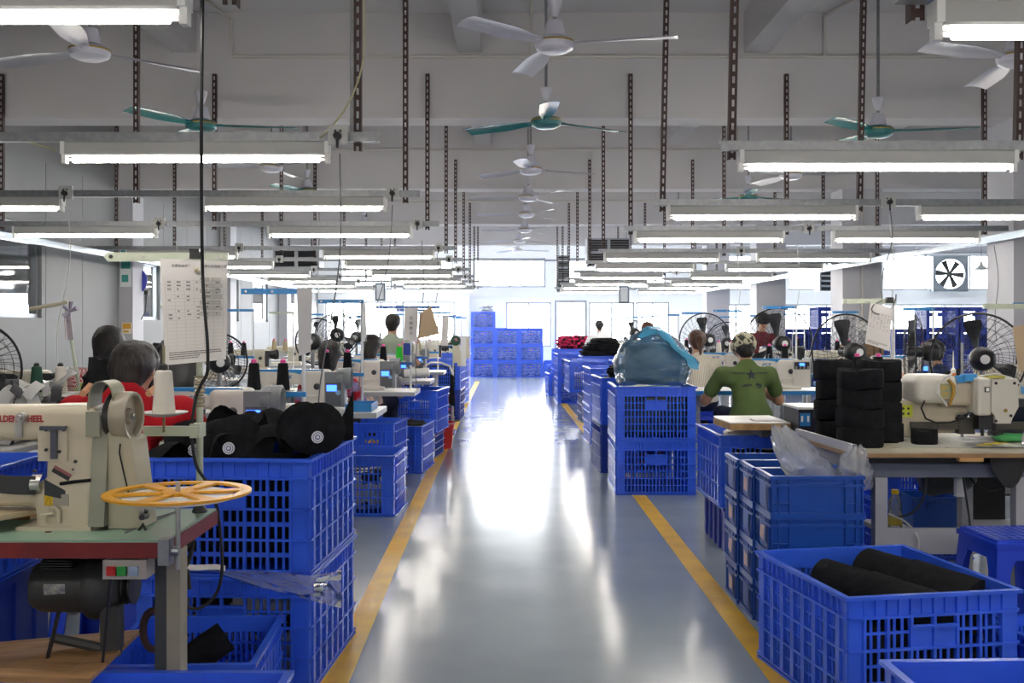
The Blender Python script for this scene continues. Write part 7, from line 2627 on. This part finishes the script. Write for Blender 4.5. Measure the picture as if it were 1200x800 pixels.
# switch box and board on the second pillar, cardboard behind
tag(MB().bx(ax(1005, 13.5), ax(1016, 13.5), 13.50, 13.555, az(387, 13.5), az(376, 13.5)).build('switch_box', CAPW, None, 0), 'white switch box on the second pillar', 'switch')
tag(MB().tube([(ax(1011, 13.53), 13.54, az(376, 13.53)), (ax(1011, 13.53), 13.54, 3.12)], .014, 6).build('wiring_pipe', CONDW), 'white wiring pipe down the second pillar to the switch box', 'pipe')
cbx = thing('carton', 'brown carton standing at the foot of the second pillar behind the fans', 'carton', (ax(1008, 13.1), 13.1, .78))
MB().bx(-.26, .26, -.12, .12, 0, .30).build('box', CARD, cbx, 0)
MB().bx(-.26, .26, -.122, -.12, .08, .14).build('tape', mat('green brown tape', '7a7f4a', .5), cbx, 0)
table(4.45, 5.2, 12.8, 'small side table carrying the brown carton by the second pillar', depth=.6)
# hanging bell lamp by the clerestory
hl = thing('pendant_lamp', 'small pale bell lamp hanging before the far right upper window', 'lamp', at(1150, 313, 26.5))
MB().lathe([(.0, .16), (.03, .16), (.05, .06), (.19, -.06), (.18, -.07), (0, .04)], 16).build('shade', LAMPW, hl)
MB().cyl((0, 0, .16), (0, 0, ZC - hl.location.z), .008, n=6).build('cord', GREYC, hl)
# lamp rows over the front of the hall, behind the viewpoint
for side, zt_ in (('left', 2.09), ('right', 2.05)):
    for k, y in enumerate((.35, -1.85)):
        segs = [(-2.07, -.815), (-4.3, -3.05)] if side == 'left' else [(1.07, 2.37), (2.78, 4.06)]
        xa, xb = (-4.75, -.615) if side == 'left' else (.985, 4.3)
        rail(xa, xb, y, zt_ + .104, 'grey light rail over the hall entrance, %s of the aisle, %s one' % (side, 'inner' if k == 0 else 'outer'), 'light rails')
        for a, b in segs:
            lamp(a, b, y, zt_, 'fluorescent lamp over the hall entrance, %s of the aisle, %s rail, %s' % (side, 'inner' if k == 0 else 'outer', 'aisle end' if abs(a) < 2.2 else 'far end'))
        for x in (xa + .3, xb - .3):
            rod(x, y + .026, ZC if x != 4.65 else 3.7, zt_ + .05, 'brown slotted rod over the hall entrance, %s of the aisle, %s rail, %s end' % (side, 'inner' if k == 0 else 'outer', 'left' if x < (xa + xb) / 2 else 'right'))

cable([(ax(425, 4.72), 4.72, 3.0), (ax(427, 4.72), 4.72, az(50, 4.72)), (ax(421, 4.72), 4.72, az(90, 4.72)), (ax(406, 4.74), 4.74, az(125, 4.74)), (ax(388, 4.77), 4.76, az(150, 4.77)), (ax(375, 4.79), 4.775, az(162, 4.79))], .005, mat('yellowed cable', 'b9b48f', .5), 'yellowed cable curving down beside the near rod to the second left rail')
cable([(ax(-8, 4.9), 4.9, az(158, 4.9)), (ax(30, 4.86), 4.86, az(166, 4.86)), (ax(66, 4.83), 4.83, az(176, 4.83))], .005, mat('yellowed cable', 'b9b48f', .5), 'yellowed cable slanting along the wall end of the second left rail')
